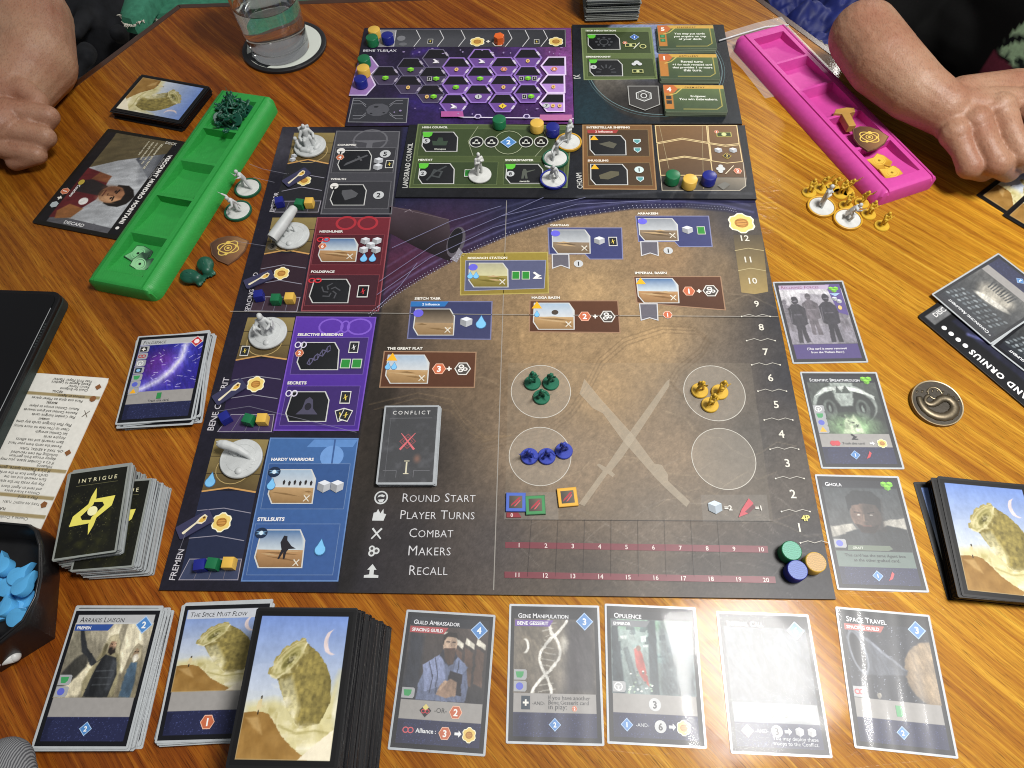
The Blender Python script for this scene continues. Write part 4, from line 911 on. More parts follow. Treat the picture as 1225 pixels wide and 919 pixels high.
p.line([(446, 36), (676, 36), (676.5, 56.5)], .8, '#8a8a8e'); p.cardicon((514.8, 49.6), 4.4); p.cardicon((642, 50.2), 4.4); p.spice((571, 50.3), 7.5); p.plus((584, 50), 2.4); p.spice((665, 50.3), 7.5); p.ngon((596, 52), 6.5, 6, '#e8e4dc', ring=1)
done(p, 'research_track')
p = space(bb, BF, 'hexagon research map')
p.text('BENE TLEILAX', (434, 61.8), (474, 61.8), '#d6d4dc', .03, hs=.9, space=.04)
p.poly([(430, 68), (443.6, 67.8), (453, 80), (443, 89.6), (449, 101.8), (438, 114), (417.5, 114)], '#9a78b4'); p.line([(430, 68), (443.6, 67.8), (453, 80), (443, 89.6), (449, 101.8), (438, 114), (417.5, 114)], 1.6, '#d8ccec')
def hexcell(u, v, kind, s=16.4):
    h = 10.5; q = [(u-s, v), (u-s*.52, v-h), (u+s*.52, v-h), (u+s, v), (u+s*.52, v+h), (u-s*.52, v+h)]
    if u > 655: q = [(u-15.5, v), (u-7, v-h), (u+13, v-h), (u+13.2, v), (u+13.4, v+h), (u-7, v+h)]
    fill, edge = {0: ('#453c56', '#6e6882'), 1: ('#6c4a94', '#9675c4'), 2: ('#b28ad0', '#e2cdf4')}[kind]
    p.poly(q, '#17141c'); p.poly([q[0], q[3], q[4], q[5]], fill); p.line(q, 2.0 if kind else 1.2, edge, True)
    if u < 655:
        for a, b in ((q[2], q[3]), (q[4], q[3])): p.line([lerp(a, b, .3), lerp(a, b, .7)], 2.6, '#e6dcf6', alpha=.8 if kind else .5)
cells = [(461.3, 90.5, 0, 'g'), (491.5, 80.5, 0, 'g'), (488.5, 101.8, 0, 'o'), (521.8, 70.3, 0, 'm'), (518, 91.6, 0, 'cg'), (515, 113, 0, 'og'), (546.3, 80.5, 1, 'o'), (545.6, 102, 1, 'g'), (543, 124.5, 1, 'm'),
         (576.5, 70.6, 1, 'm'), (574.5, 91.7, 1, 'g'), (572.4, 113.2, 1, '1'), (603, 80.5, 1, 'h'), (602.4, 101.9, 1, 'o'), (601.4, 124.5, 1, 'q'), (631.4, 70.6, 1, 'o'), (631.6, 91.7, 1, 'cgc'), (631.4, 113.4, 1, 'cg'), (663, 80.5, 2, '2'), (662, 101.9, 2, 'o'), (661.5, 124.5, 2, '7oo')]
for u, v, k, ic in cells: hexcell(u, v, k)
for u, v, k, ic in cells:
    for i, ch in enumerate(ic):
        q = (u+(i-(len(ic)-1)/2)*8, v+4.6)
        if ch == 'g': p.cube(q, 4.2, '#86d83c')
        elif ch == 'o': p.ell(q, 2.4, 3.4, '#e6c27a', n=12); p.ell(q, 1.2, 1.8, '#a87a3a', n=8)
        elif ch == 'm': p.shape(q, 4.4, MICRO, '#eeeaf6')
        elif ch == 'c': p.cardicon(q, 3.8, '#17171a', '#d8d8d8')
        elif ch == 'q': p.ngon(q, 5, 4, '#e8c840'); p.num(q, 4.6, '?', '#1c1408')
        elif ch == 'h': p.hexn(q, 4.2, '1')
        elif ch == '2': p.hexn(q, 4.2, '2')
        else: p.coin(q, 4.2, ch)
p.line([(528, 139), (555, 143), (686, 144.5)], 1.4, '#e6e0f0'); p.poly([(528, 136), (554, 136), (555, 142.5), (528, 142.5)], '#b05a9a'); p.poly([(646, 140), (684, 140), (685, 147), (645, 147)], '#b46a9c')
for u in (572, 630): p.ngon((u, 142), 4.5, 6, '#c8bce0'); p.ngon((u, 142), 3, 6, '#3a2a58')
for i in range(26):
    r = random.Random(i); u, v = r.uniform(440, 680), r.choice((r.uniform(60, 68), r.uniform(128, 140))); p.ell((u, v), r.uniform(.6, 1.8), r.uniform(.6, 1.6), '#b9a6d8', n=8, alpha=.6)
done(p, 'hexagon_map')
p = space(bb, BF, 'grey card slot in the corner'); q = [(422.8, 117.7), (488.6, 117.7), (486, 146.8), (416.5, 146)]
p.poly(q, '#34353b'); p.line(q, 1.0, '#8a8b92', True); p.ell((452, 131.5), 14, 11.5, '#53545b', n=10); p.ell((450, 128), 3, 1.6, '#26272c', n=8); p.ell((459, 135), 1.6, 1.2, '#26272c', n=8); p.ell((444, 136), 1.6, 1.2, '#26272c', n=8)
for sx in (-1, 1):
    for sy in (-1, 1):
        for d_ in (0, 4): p.line([(452+sx*30, 131.5+sy*(11-d_)), (452+sx*(22-d_), 131.5+sy*(11-d_)), (452+sx*14, 131.5+sy*(6-d_*.6))], .8, '#85868e')
done(p)
# ---------------------------------------------------------------- playing cards
def pose(cn, z, w, h):
    """centre and angle of a w x h mm card from pixels of some of its corners (TL TR BR BL)"""
    loc_ = {'TL': (-w/2, h/2), 'TR': (w/2, h/2), 'BR': (w/2, -h/2), 'BL': (-w/2, -h/2)}
    k = list(cn); A = np.array([loc_[i] for i in k]); B = np.array([P(*cn[i], z)[:2] for i in k])
    a0, b0 = A.mean(0), B.mean(0); a, b = A-a0, B-b0
    ang = math.atan2((a[:, 0]*b[:, 1]-a[:, 1]*b[:, 0]).sum(), (a*b).sum())
    c, s = math.cos(ang), math.sin(ang); t = b0-np.array([c*a0[0]-s*a0[1], s*a0[0]+c*a0[1]])
    return t[0], t[1], ang
def rrect(w, h, r, n=4):
    out = []
    for cx, cy, a in ((w/2-r, h/2-r, 0), (-w/2+r, h/2-r, 90), (-w/2+r, -h/2+r, 180), (w/2-r, -h/2+r, 270)):
        out += [(cx+r*math.cos(math.radians(a+90*i/n)), cy+r*math.sin(math.radians(a+90*i/n))) for i in range(n+1)]
    return out
def paste(cv, art, x0, y0, x1, y1):
    """lay the painted panel art into the part x0..x1, y0..y1 (mm) of canvas cv"""
    ny, nx = cv.X.shape; i0, i1 = round(x0/cv.w*(nx-1)), round(x1/cv.w*(nx-1)); j0, j1 = round(y0/cv.h*(ny-1)), round(y1/cv.h*(ny-1))
    ay, ax = art.X.shape[0], art.X.shape[1]
    jj = np.clip(np.round(np.linspace(0, ay-1, j1-j0+1)).astype(int), 0, ay-1); ii = np.clip(np.round(np.linspace(0, ax-1, i1-i0+1)).astype(int), 0, ax-1)
    cv.rgb[j0:j1+1, i0:i1+1] = art.rgb[jj][:, ii]
RES = 0.46
def art_pilgrims():
    a = Canvas(57, 52, RES, '#8f8878'); a.grad(0, '#5f594c', 1, '#a9a28e'); a.mix(a.poly([(.42, .35), (.5, 1), (.9, 1), (.95, .3)], .06), '#e2d9bd'); a.mix(a.poly([(.0, .4), (.02, 1), (.22, 1), (.2, .5)], .04), '#7d7868')
    a.mix(a.poly([(.56, .5), (.6, 1), (.68, 1), (.66, .5)], .02), '#9a937f'); a.mix(a.poly([(.1, .15), (.3, .45), (.42, .4), (.3, .0), (.0, .0)], .06), '#cfc6aa'); a.mix(a.poly([(0, .3), (.12, .5), (.26, .62), (.3, .4), (.16, .2), (0, .1)], .03), '#3b3a36')
    a.mix(a.poly([(.34, 0), (.3, .2), (.42, .55), (.5, .82), (.58, .84), (.64, .7), (.72, .4), (.74, 0)], .03), '#8e8669')
    a.mix(a.poly([(.36, 0), (.40, .28), (.46, .5), (.42, .46), (.24, .66), (.17, .82), (.12, .95), (.09, .9), (.12, .78), (.18, .62), (.36, .4), (.5, .56), (.64, .52), (.70, .3), (.66, 0)], .012), '#2b2d30')
    a.mix(a.ell(.555, .70, .07, .10, 0, .01), '#a39a7c'); a.mix(a.ell(.55, .68, .045, .07, 0, .01), '#8a6f5a'); a.mix(a.ell(.555, .62, .045, .06, 0, .015), '#2a2522')
    a.mix(a.poly([(.72, 0), (.76, .3), (.8, .56), (.86, .7), (.93, .68), (.98, .5), (1, 0)], .02), '#7c7460'); a.mix(a.poly([(.8, 0), (.8, .25), (.84, .46), (.92, .46), (.95, .2), (.94, 0)], .02), '#465a6c')
    a.mix(a.ell(.875, .58, .045, .07, 0, .01), '#9a8268'); a.mix(a.ell(.885, .52, .04, .05, 0, .01), '#bfb8a8')
    a.mix(a.poly([(.44, .50), (.47, .72), (.52, .83), (.585, .84), (.635, .74), (.66, .56), (.60, .60), (.61, .70), (.565, .78), (.515, .74), (.50, .60)], .01), '#b3aa8c'); a.mix(a.poly([(.44, .50), (.47, .72), (.50, .70), (.495, .56)], .01), '#6f684e')
    a.mix(a.line([(.525, .71), (.545, .71)], .012, .005), '#1c1512'); a.mix(a.line([(.57, .71), (.59, .71)], .012, .005), '#1c1512'); a.mix(a.line([(.555, .70), (.56, .665)], .010, .006), '#6a5040'); a.mix(a.ell(.575, .69, .02, .05, 0, .015)*.6, '#c9a88c')
    a.mix(a.poly([(.40, .02), (.42, .40), (.5, .56), (.5, .0)], .03)*.6, '#16171a'); a.mix(a.poly([(.60, .1), (.60, .5), (.68, .46), (.66, .1)], .03)*.5, '#4c5056')
    a.mix(a.poly([(.81, .52), (.83, .66), (.875, .72), (.93, .66), (.95, .50), (.91, .54), (.905, .63), (.87, .66), (.845, .60), (.84, .52)], .01), '#a89e84'); a.mix(a.line([(.855, .605), (.87, .605)], .010, .005), '#1c1512'); a.mix(a.line([(.89, .605), (.905, .605)], .010, .005), '#1c1512'); a.mix(a.poly([(.86, .55), (.90, .55), (.89, .47), (.87, .46)], .008), '#cfc8ba')
    for y in (.34, .25, .16): a.mix(a.line([(.44, y), (.64, y+.01)], .012, .01)*.7, '#54585c')
    a.mul(.88+.26*a.noise(9, 2)); return a
def art_monolith(w=57, h=82):
    """a huge olive horn of rock rising out of dust, a crescent moon, a small walker on a dune"""
    a = Canvas(w, h, RES, '#7f97c8'); a.grad(.38, '#c6ccd0', 1, '#6f8ac6'); a.mul(.96+.08*a.noise(5, 3)); a.mix(a.ell(.13, .55, .2, .10, 0, .01)*.25, '#b9c4dc')
    a.mix(a.ell(.87, .81, .11, .095, 0, .008)*(1-a.ell(.915, .82, .11, .10, 0, .008)), '#d6c6c6')
    a.mix(a.poly([(0, .36), (.3, .40), (.6, .36), (.9, .42), (1, .60), (1, 0), (0, 0)], .10)*.95, '#cfc693')
    body = [(.573, .80), (.72, .73), (.833, .636), (.906, .53), (.925, .38), (.84, .24), (.63, .20), (.475, .32), (.372, .442), (.30, .54), (.40, .62)]
    m = a.poly(body, .006); a.mix(m, '#9c8d4e'); a.mix(m*np.clip((a.X+.35*a.Y-.80)*3.2, 0, 1)*.5, '#6c6130'); a.mix(m*a.poly([(.33, .52), (.46, .56), (.60, .34), (.56, .22), (.42, .34)], .05)*.85, '#d9d1a2')
    n = a.noise(15, 9, 5); n2 = a.noise(40, 19, 4); a.mul(1-m*.55*np.clip(n-.42, 0, 1)); a.mul(1-m*.40*np.clip(n2-.45, 0, 1)); a.mul(1+m*.35*np.clip(.45-n, 0, 1))
    rib = .5+.5*np.sin((a.X*.95-a.Y*.18)*95+7*a.noise(5, 5)); a.mul(1-m*.08*rib)
    sc = [(.573, .80), (.545, .835), (.505, .84), (.475, .815), (.445, .825), (.405, .805), (.375, .78), (.345, .785), (.30, .75), (.285, .715), (.25, .705), (.225, .665), (.235, .635), (.19, .62), (.185, .575), (.22, .56), (.29, .54), (.40, .60), (.50, .70)]
    k = a.poly(sc, .006); a.mix(k, '#897c46'); a.mix(k*a.noise(22, 31)*.8, '#b9b07a'); a.mix(a.line([(.573, .80), (.55, .77), (.49, .69), (.40, .605), (.29, .545), (.215, .565)], .018, .012)*.9, '#e6dfbc'); a.mix(a.line([(.545, .83), (.45, .80), (.345, .755), (.27, .69), (.215, .60)], .010, .01)*.55, '#d8d0a4')
    for c_, rx, ry, o in (('#bdb481', .225, .062, 0), ('#8a834a', .195, .046, 0), ('#b1a870', .155, .034, .004), ('#6f6936', .115, .024, .010), ('#3a3518', .05, .014, .025)): a.mix(a.ell(.395+o, .675+o*.1, rx, ry, .86, .02)*np.clip(.55+a.noise(13, 51), 0, 1), c_)
    a.mix(np.clip((a.noise(20, 77)-.5)*5, 0, 1)*a.ell(.39, .66, .24, .10, .86, .05)*.6, '#d9d1a6')
    a.mix(np.clip((a.noise(9, 21)-.48)*5, 0, 1)*a.poly([(.25, .5), (.42, .46), (.6, .24), (.9, .22), (1, .40), (1, .05), (.4, .05), (.22, .34)], .06)*.9, '#f0ead0'); a.mix(np.clip((a.noise(14, 22)-.55)*6, 0, 1)*a.poly([(.2, .36), (.5, .3), (1, .3), (1, .1), (.45, .1)], .05)*.55, '#a39656')
    a.mix(a.poly([(.3, .30), (.62, .20), (1, .26), (1, .12), (.6, .08), (.4, .16)], .05)*.6, '#d2c896'); a.mix(a.line([(.4, .22), (.6, .17), (.8, .19), (1, .17)], .02, .02)*.5, '#8f8448')
    d = a.poly([(0, .305), (.10, .315), (.20, .312), (.274, .295), (.36, .23), (.447, .153), (.58, .08), (.76, .0), (0, 0)], .006); a.mix(d, '#8a6630'); a.mix(d*np.clip((a.noise(5, 8)-.35)*2, 0, 1)*.7, '#b28c50'); a.mix(d*a.poly([(.03, .27), (.16, .28), (.24, .16), (.14, .20)], .03)*.6, '#c9a870'); a.mix(a.poly([(.66, .0), (.80, .09), (1, .20), (1, 0)], .01), '#e8dfc6')
    a.mix(a.poly([(.135, .31), (.128, .35), (.14, .39), (.16, .41), (.178, .395), (.178, .365), (.205, .345), (.175, .345), (.165, .31)], .006), '#cfc094'); a.mix(a.ell(.165, .412, .012, .011, 0, .005), '#3c3428'); a.mix(a.line([(.15, .32), (.148, .295)], .014, .006), '#241e16')
    return a
def art_envoy():
    a = Canvas(57, 52, RES, '#3d3634'); a.grad(0, '#2b2a2e', 1, '#4a403c'); a.mix(a.poly([(0, 0), (.02, .9), (.2, .85), (.2, 0)], .05), '#2c2f38')
    for x in (.58, .72, .86): a.mix(a.poly([(x, .25), (x+.01, .72), (x+.11, .66), (x+.11, .2)], .01), '#5c483e'); a.mix(a.poly([(x, .78), (x+.01, .86), (x+.12, .78), (x+.12, .70)], .01), '#d6d2c4')
    a.mix(a.poly([(.40, .92), (.40, .97), (.56, .9), (.56, .84)], .01), '#d6d2c4')
    a.mix(a.poly([(.18, 0), (.2, .25), (.28, .48), (.44, .62), (.62, .62), (.76, .46), (.80, .2), (.78, 0)], .012), '#5d6680'); a.mix(a.poly([(.28, .12), (.22, .46), (.44, .62), (.5, .45), (.52, .2)], .01), '#7d87a8'); a.mix(a.poly([(.6, .4), (.63, .6), (.78, .46), (.70, .34)], .01), '#7480a0')
    for p_ in ([(.3, .5), (.36, .3), (.34, .1)], [(.37, .55), (.42, .34), (.42, .1)], [(.66, .54), (.66, .38)]): a.mix(a.line(p_, .010, .008), '#2b2f40')
    a.mix(a.poly([(.42, .60), (.45, .68), (.62, .66), (.64, .58), (.54, .46)], .01), '#2c2e38'); a.mix(a.ell(.535, .76, .085, .125, 0, .01), '#c2a892'); a.mix(a.ell(.575, .74, .035, .10, 0, .03)*.5, '#7a6658')
    a.mix(a.poly([(.44, .76), (.44, .88), (.5, .93), (.6, .92), (.63, .82), (.60, .85), (.5, .86), (.46, .82), (.455, .74)], .01), '#28221f'); a.mix(a.poly([(.465, .70), (.53, .70), (.60, .71), (.615, .62), (.59, .50), (.53, .48), (.485, .56)], .012), '#4a3a32')
    a.mix(a.line([(.49, .79), (.52, .79)], .012, .006), '#241c1a'); a.mix(a.line([(.56, .79), (.59, .79)], .012, .006), '#241c1a'); a.mix(a.line([(.54, .78), (.545, .73)], .008, .006), '#8a7060'); a.mix(a.line([(.52, .695), (.56, .695)], .008, .005), '#6a3f38')
    a.mix(a.poly([(.54, .12), (.56, .4), (.72, .36), (.72, .08)], .01), '#26242c'); a.mix(a.poly([(.42, .08), (.46, .2), (.58, .3), (.66, .26), (.66, .08), (.54, .04)], .012), '#8f7664'); a.mix(a.poly([(.44, .14), (.52, .28), (.545, .26), (.48, .14)], .01), '#b89a82')
    return a
def art_helix():
    a = Canvas(57, 52, RES, '#5f584e'); a.rgb *= (.72+.55*a.noise(3.5, 4))[..., None]; a.mix(a.ell(.45, .55, .3, .4, 0, .3)*.4, '#a39a88'); a.mix(a.poly([(.62, 0), (.66, 1), (1, 1), (1, 0)], .12)*.8, '#3c3a40'); a.mix(a.line([(.05, .78), (.25, .68), (.3, .62)], .03, .04)*.5, '#8a7f6e')
    for k in range(12):
        t = k/11; y = .02+.9*t; x = .40+.02*k/11; a.mix(a.line([(x-.10*math.cos(t*6), y), (x+.10*math.cos(t*6), y+.03)], .010, .012)*.8, '#c6c4bc')
    for s in (0, math.pi):
        a.mix(a.line([(.34+.20*t+.12*math.cos(t*6+s), -.02+1.0*t) for t in np.linspace(0, 1, 22)], .035, .014), '#e4e2da')
    a.mix(a.ell(.14, .62, .05, .10, 0, .01)*(1-a.ell(.11, .62, .05, .09, 0, .01)), '#e0ded6'); a.mix(a.ell(.62, .66, .04, .10, 0, .05)*.7, '#e0dcd0'); return a
def art_palace():
    a = Canvas(57, 52, RES, '#8aa0a0'); a.grad(0, '#6f7c7c', 1, '#9fb3ae'); a.mix(a.poly([(0, .86), (1, .86), (1, 1), (0, 1)], .05), '#7aa088')
    r = np.random.default_rng(5)
    for k in range(46):
        x, y = r.random(), r.uniform(.35, .95); w, h = r.uniform(.03, .12), r.uniform(.02, .10); a.mix(a.poly([(x, y), (x+w, y+.01), (x+w, y-h), (x, y-h)], .008)*.8, ('#d8e0dc', '#4f6468', '#7f9a98', '#38494e')[k % 4])
    a.mix(a.poly([(.46, 0), (.46, 1), (.55, 1), (.56, 0)], .02), '#3e4a50'); a.mix(a.poly([(0, 0), (0, 1), (.07, 1), (.16, 0)], .02), '#3e484e'); a.mix(a.poly([(.6, 0), (.6, 1), (1, 1), (1, 0)], .05)*.7, '#566066')
    a.mix(a.poly([(.14, .60), (.28, .0), (.36, .0), (.2, .62)], .012), '#5c6a6c'); a.mix(a.poly([(.28, .58), (.33, .62), (.38, .52), (.42, .3), (.45, .1), (.36, .2), (.3, .35)], .015), '#b0463c'); a.mix(a.ell(.335, .6, .03, .04, 0, .012), '#7a5a4a')
    for k in range(30): a.mix(a.ell(r.uniform(.2, .5), r.uniform(0, .3), .014, .012, 0, .006), ('#dfe3dc', '#9ab09a', '#4e5c56')[k % 3])
    return a
def art_troopers():
    a = Canvas(57, 66, RES, '#8f8a94'); a.grad(0, '#6d6872', 1, '#d2d0d4'); a.mix(a.poly([(0, .66), (.3, .78), (.32, .92), (.8, .88), (1, .8), (1, .5), (0, .5)], .02), '#a29ea6'); a.mix(a.poly([(0, 0), (1, 0), (1, .34), (0, .26)], .05), '#8a8690')
    def man(x, b, s, c_, d_):
        a.mix(a.poly([(x-.09*s, b), (x-.07*s, b+.3*s), (x-.13*s, b+.34*s), (x-.14*s, b+.62*s), (x-.05*s, b+.70*s), (x+.05*s, b+.70*s), (x+.14*s, b+.62*s), (x+.13*s, b+.34*s), (x+.07*s, b+.3*s), (x+.09*s, b), (x+.02*s, b), (x, b+.24*s), (x-.02*s, b)], .012), c_)
        a.mix(a.ell(x, b+.77*s, .052*s, .075*s, 0, .008), c_); a.mix(a.line([(x-.03*s, b+.76*s), (x+.03*s, b+.76*s)], .014*s, .006), d_); a.mix(a.line([(x-.06*s, b+.5*s), (x+.06*s, b+.5*s)], .012, .01)*.8, d_); a.mix(a.line([(x-.1*s, b+.6*s), (x-.12*s, b+.36*s)], .014, .01)*.6, d_)
    man(.03, .22, .7, '#77727a', '#98939c'); man(.9, .22, .75, '#77727a', '#98939c'); man(.43, .16, .9, '#605a60', '#8f8990'); man(.2, .02, 1.0, '#38353c', '#7f7a84'); man(.70, .02, 1.05, '#35323a', '#7f7a84')
    a.mul(.85+.32*a.noise(14, 3)); return a
def art_lab():
    a = Canvas(57, 52, RES, '#3f4541'); a.grad(0, '#2c312e', 1, '#4a504c'); a.mix(a.ell(.48, .55, .46, .40, 0, .02), '#8f9792'); a.mix(a.ell(.48, .50, .42, .36, 0, .02), '#2a2f2d'); a.mix(a.poly([(.32, 1), (.36, .66), (.42, .52), (.58, .52), (.62, .66), (.66, 1)], .03), '#9aa39d')
    a.mix(a.poly([(.06, .70), (.25, .82), (.5, .86), (.8, .76), (.93, .64), (.93, .72), (.75, .86), (.5, .92), (.22, .88)], .01), '#cdd3ce'); a.mix(a.poly([(.38, .78), (.42, .92), (.48, .8), (.54, .94), (.60, .78)], .012), '#4a514d')
    for x in (.25, .72): a.mix(a.ell(x, .46, .10, .19, 0, .02), '#555d58'); a.mix(a.ell(x, .50, .05, .11, 0, .02), '#1f2422'); a.mix(a.ell(x, .47, .02, .07, 0, .01), '#7f8a84')
    a.mix(a.ell(.5, .12, .34, .2, 0, .2)*.8, '#a9d49a'); a.mix(a.poly([(.4, .16), (.44, .34), (.5, .28), (.56, .36), (.62, .2), (.66, .0), (.36, .0)], .03)*.8, '#d8e6c4'); a.mix(np.clip((a.noise(16, 3)-.55)*5, 0, 1)*a.ell(.5, .24, .22, .14, 0, .05), '#303830'); a.mul(.85+.3*a.noise(18, 7)); return a
def art_portrait():
    a = Canvas(57, 62, RES, '#4a4c4e'); a.grad(0, '#5a5a58', 1, '#3c4246'); a.mix(a.poly([(0, .20), (.35, .30), (.3, .42), (0, .36)], .02), '#a8a59c'); a.mix(a.poly([(.70, .46), (1, .52), (1, .30), (.70, .30)], .02), '#a8a59c'); a.mix(a.ell(.5, .02, .5, .32, 0, .02), '#34383b'); a.mix(a.poly([(.6, .3), (.75, .4), (1, .34), (1, .0), (.6, .0)], .02), '#2c3033')
    a.mix(a.ell(.5, .55, .20, .26, 0, .012), '#6d5a50'); a.mix(a.poly([(.48, .8), (.46, .3), (.72, .3), (.74, .8)], .05)*.7, '#35302e'); a.mix(a.poly([(.28, .6), (.28, .84), (.4, .95), (.62, .95), (.74, .82), (.72, .58), (.66, .72), (.5, .74), (.34, .70)], .012), '#22262a')
    a.mix(a.poly([(.34, .42), (.4, .28), (.56, .26), (.66, .42), (.58, .38), (.46, .38)], .02), '#2e2624'); a.mix(a.line([(.36, .60), (.44, .585)], .018, .008), '#1c1817'); a.mix(a.line([(.53, .585), (.61, .60)], .018, .008), '#1c1817'); a.mix(a.ell(.41, .555, .02, .012, 0, .006), '#c8c2ba'); a.mix(a.ell(.57, .555, .02, .012, 0, .006), '#9a948e')
    a.mix(a.line([(.48, .56), (.465, .46), (.50, .455)], .012, .008), '#8f7666'); a.mix(a.line([(.44, .385), (.54, .385)], .014, .008), '#6a4840'); return a
def art_liner():
    a = Canvas(57, 52, RES, '#2a2d36'); a.stars(.02, 4); a.mix(a.ell(1.02, .38, .38, .44, 0, .02), '#8a7862'); a.mix(a.ell(1.05, .38, .34, .42, 0, .1)*.6, '#b39c7c'); a.mix(a.poly([(.06, .62), (.12, .92), (.68, .40), (.66, .34), (.16, .30)], .02), '#4f535c'); a.mix(a.poly([(.10, .90), (.14, .92), (.68, .40), (.64, .40)], .02), '#767b86')
    a.mix(a.ell(.13, .60, .10, .30, .2, .01), '#7d828c'); a.mix(a.ell(.13, .60, .075, .26, .2, .01), '#23252c'); a.mix(a.ell(.30, .04, .03, .035, 0, .01), '#8f8a80'); return a
def art_streaks():
    a = Canvas(57, 52, RES, '#2b2a9a'); a.grad(0, '#3a2f96', 1, '#24248c'); a.mix(a.ell(.4, .5, .3, .35, 0, .25)*.7, '#7a2f86'); a.mix(a.noise(4, 6)*.4, '#1a1870')
    pts = [(-.05, .02), (.2, .06), (.42, .20), (.58, .40), (.70, .64), (.74, 1.02)]
    for w, al, c_ in ((.34, .35, '#5a5ad8'), (.18, .5, '#8a8af0'), (.08, .9, '#e8e6ff')): a.mix(a.line(pts, w, w)*al, c_)
    r = np.random.default_rng(3)
    for k in range(46):
        x, y, l = r.random(), r.random(), r.uniform(.02, .12); a.mix(a.line([(x, y), (x+l*.8*(1 if x > .5 else -.7), y+l*r.uniform(-.6, .9))], .008, .008)*.9, '#dcd8ff')
    return a
def art_hall():
    a = Canvas(57, 52, RES, '#3c4044'); a.grad(0, '#5a5a58', 1, '#25292e'); a.mix(a.ell(.5, .30, .3, .22, 0, .1), '#a39e92')
    r = np.random.default_rng(8)
    for k in range(5):
        for j in range(9): a.mix(a.ell(.08+.1*j+.02*k, .62+.07*k+.02*math.sin(j), .034, .022, .3, .01), ('#7f868a', '#565d62')[(j+k) % 2])
    a.mix(a.ell(.46, .46, .30, .06, .15, .02), '#c9c6bc'); 
    for j in range(9): a.mix(a.line([(.3+.05*j, .06), (.32+.045*j, .24)], .02, .01), '#3a3c3e')
    a.mul(.8+.4*a.noise(15, 5)); return a
def art_void(): a = Canvas(57, 52, RES, '#4a4f56'); a.grad(0, '#3c4048', 1, '#5a6068'); a.mul(.8+.4*a.noise(4, 5)); return a

ART = {}
def face_card(title, art, title_style='dark', ribbon=None, cost=None, icons=(), box=True, boxtop=29.8, foot=17.6, arty=None, box_col='#9b9895', green=False, base='#0f1016', reserve=None, tw=None):
    """the printed face of a 63 x 88 card: (grid mesh, lettering print) in card coordinates"""
    cv = Canvas(63, 88, RES, base); ar = ART[art.__name__] if art.__name__ in ART else ART.setdefault(art.__name__, art().paintery(len(ART)+3, .06 if art is art_monolith else .38, .04 if art is art_monolith else .26)); paste(cv, ar, 3, arty or boxtop, 60, 85 if art is art_monolith else 79.2)
    mm = lambda x0, y0, x1, y1: ((cv.X*63 >= x0) & (cv.X*63 <= x1) & (cv.Y*88 >= y0) & (cv.Y*88 <= y1)).astype(float)
    if title_style == 'light': cv.mix(mm(3, 78.6, 60, 85)*.9, '#c6c8ca')
    elif title_style == 'dark': cv.mix(mm(3, 78.6, 60, 85)*.85, '#20232c'); 
    elif title_style == 'plain': cv.mix(mm(3, 79, 60, 85)*.55, '#25272e')
    if box: cv.mix(mm(3, foot, 60, boxtop), box_col)
    cv.mix(mm(3, 3.2, 60, foot), '#242849'); k = mm(3, 3.2, 60, foot); cv.stars(.07, 5, '#56609a', k); cv.mix(k*cv.poly([(.05, .04), (.12, .04), (.10, .12), (.13, .19), (.05, .19)], .02)*.5, '#14172e')
    p = Print(None, .06); col = '#2b2c2e' if title_style == 'light' else '#e4e6ea'
    if title: p.text(title, (5, 79.8), (5+(tw or min(44, 3.1*len(title))), 79.8), col, .0 if title_style == 'light' else .015, hs=1.05, caps=True, slant=.12 if title_style == 'light' else 0)
    if ribbon:
        p.poly([(3, 74), (28, 74), (31, 78.4), (3, 78.4)], ribbon[1]); p.text(ribbon[0], (4.5, 75), (4.5+1.75*len(ribbon[0]), 75), '#e6e8ea', .03)
    if cost: p.diamond((53.5, 78), 6.3, cost)
    return cv, p
def lefticons(p, ys, kinds):
    for y, k in zip(ys, kinds):
        p.poly([(3, y-3.4), (11, y-3.4), (12, y-2), (12, y+2.6), (11, y+3.4), (3, y+3.4)], '#a3a5a8')
        if k == 'g': p.pent((7, y), 2.6, '#3f9a5c')
        elif k == 'b': p.ell((7, y), 2.6, 2.4, '#5c66c8')
        elif k == 't': p.tri((7, y), 2.8)
        elif k == 'r': p.ell((5.6, y), 1.6, 1.4, '#b03038', ring=.8); p.ell((8.6, y), 1.6, 1.4, '#b03038', ring=.8)
        elif k == 'k': p.poly([(4, y-2.4), (10, y-2.4), (10, y+2.4), (4, y+2.4)], '#1e2024'); p.plus((7, y), 1.8)
        elif k == 'w': p.poly([(4, y-2.4), (10, y-2.4), (10, y+2.4), (4, y+2.4)], '#1c2c40'); p.ell((7, y), 1.8, 1.5, '#8fc0e8')
        elif k == 'm': p.ell((7, y), 2.6, 2.4, '#e6e6e6', ring=.7); p.shape((7, y), 2.4, [(-.8, .2), (.8, .2), (.25, 0), (.2, -.9), (-.2, -.9), (-.25, 0)], '#e6e6e6')

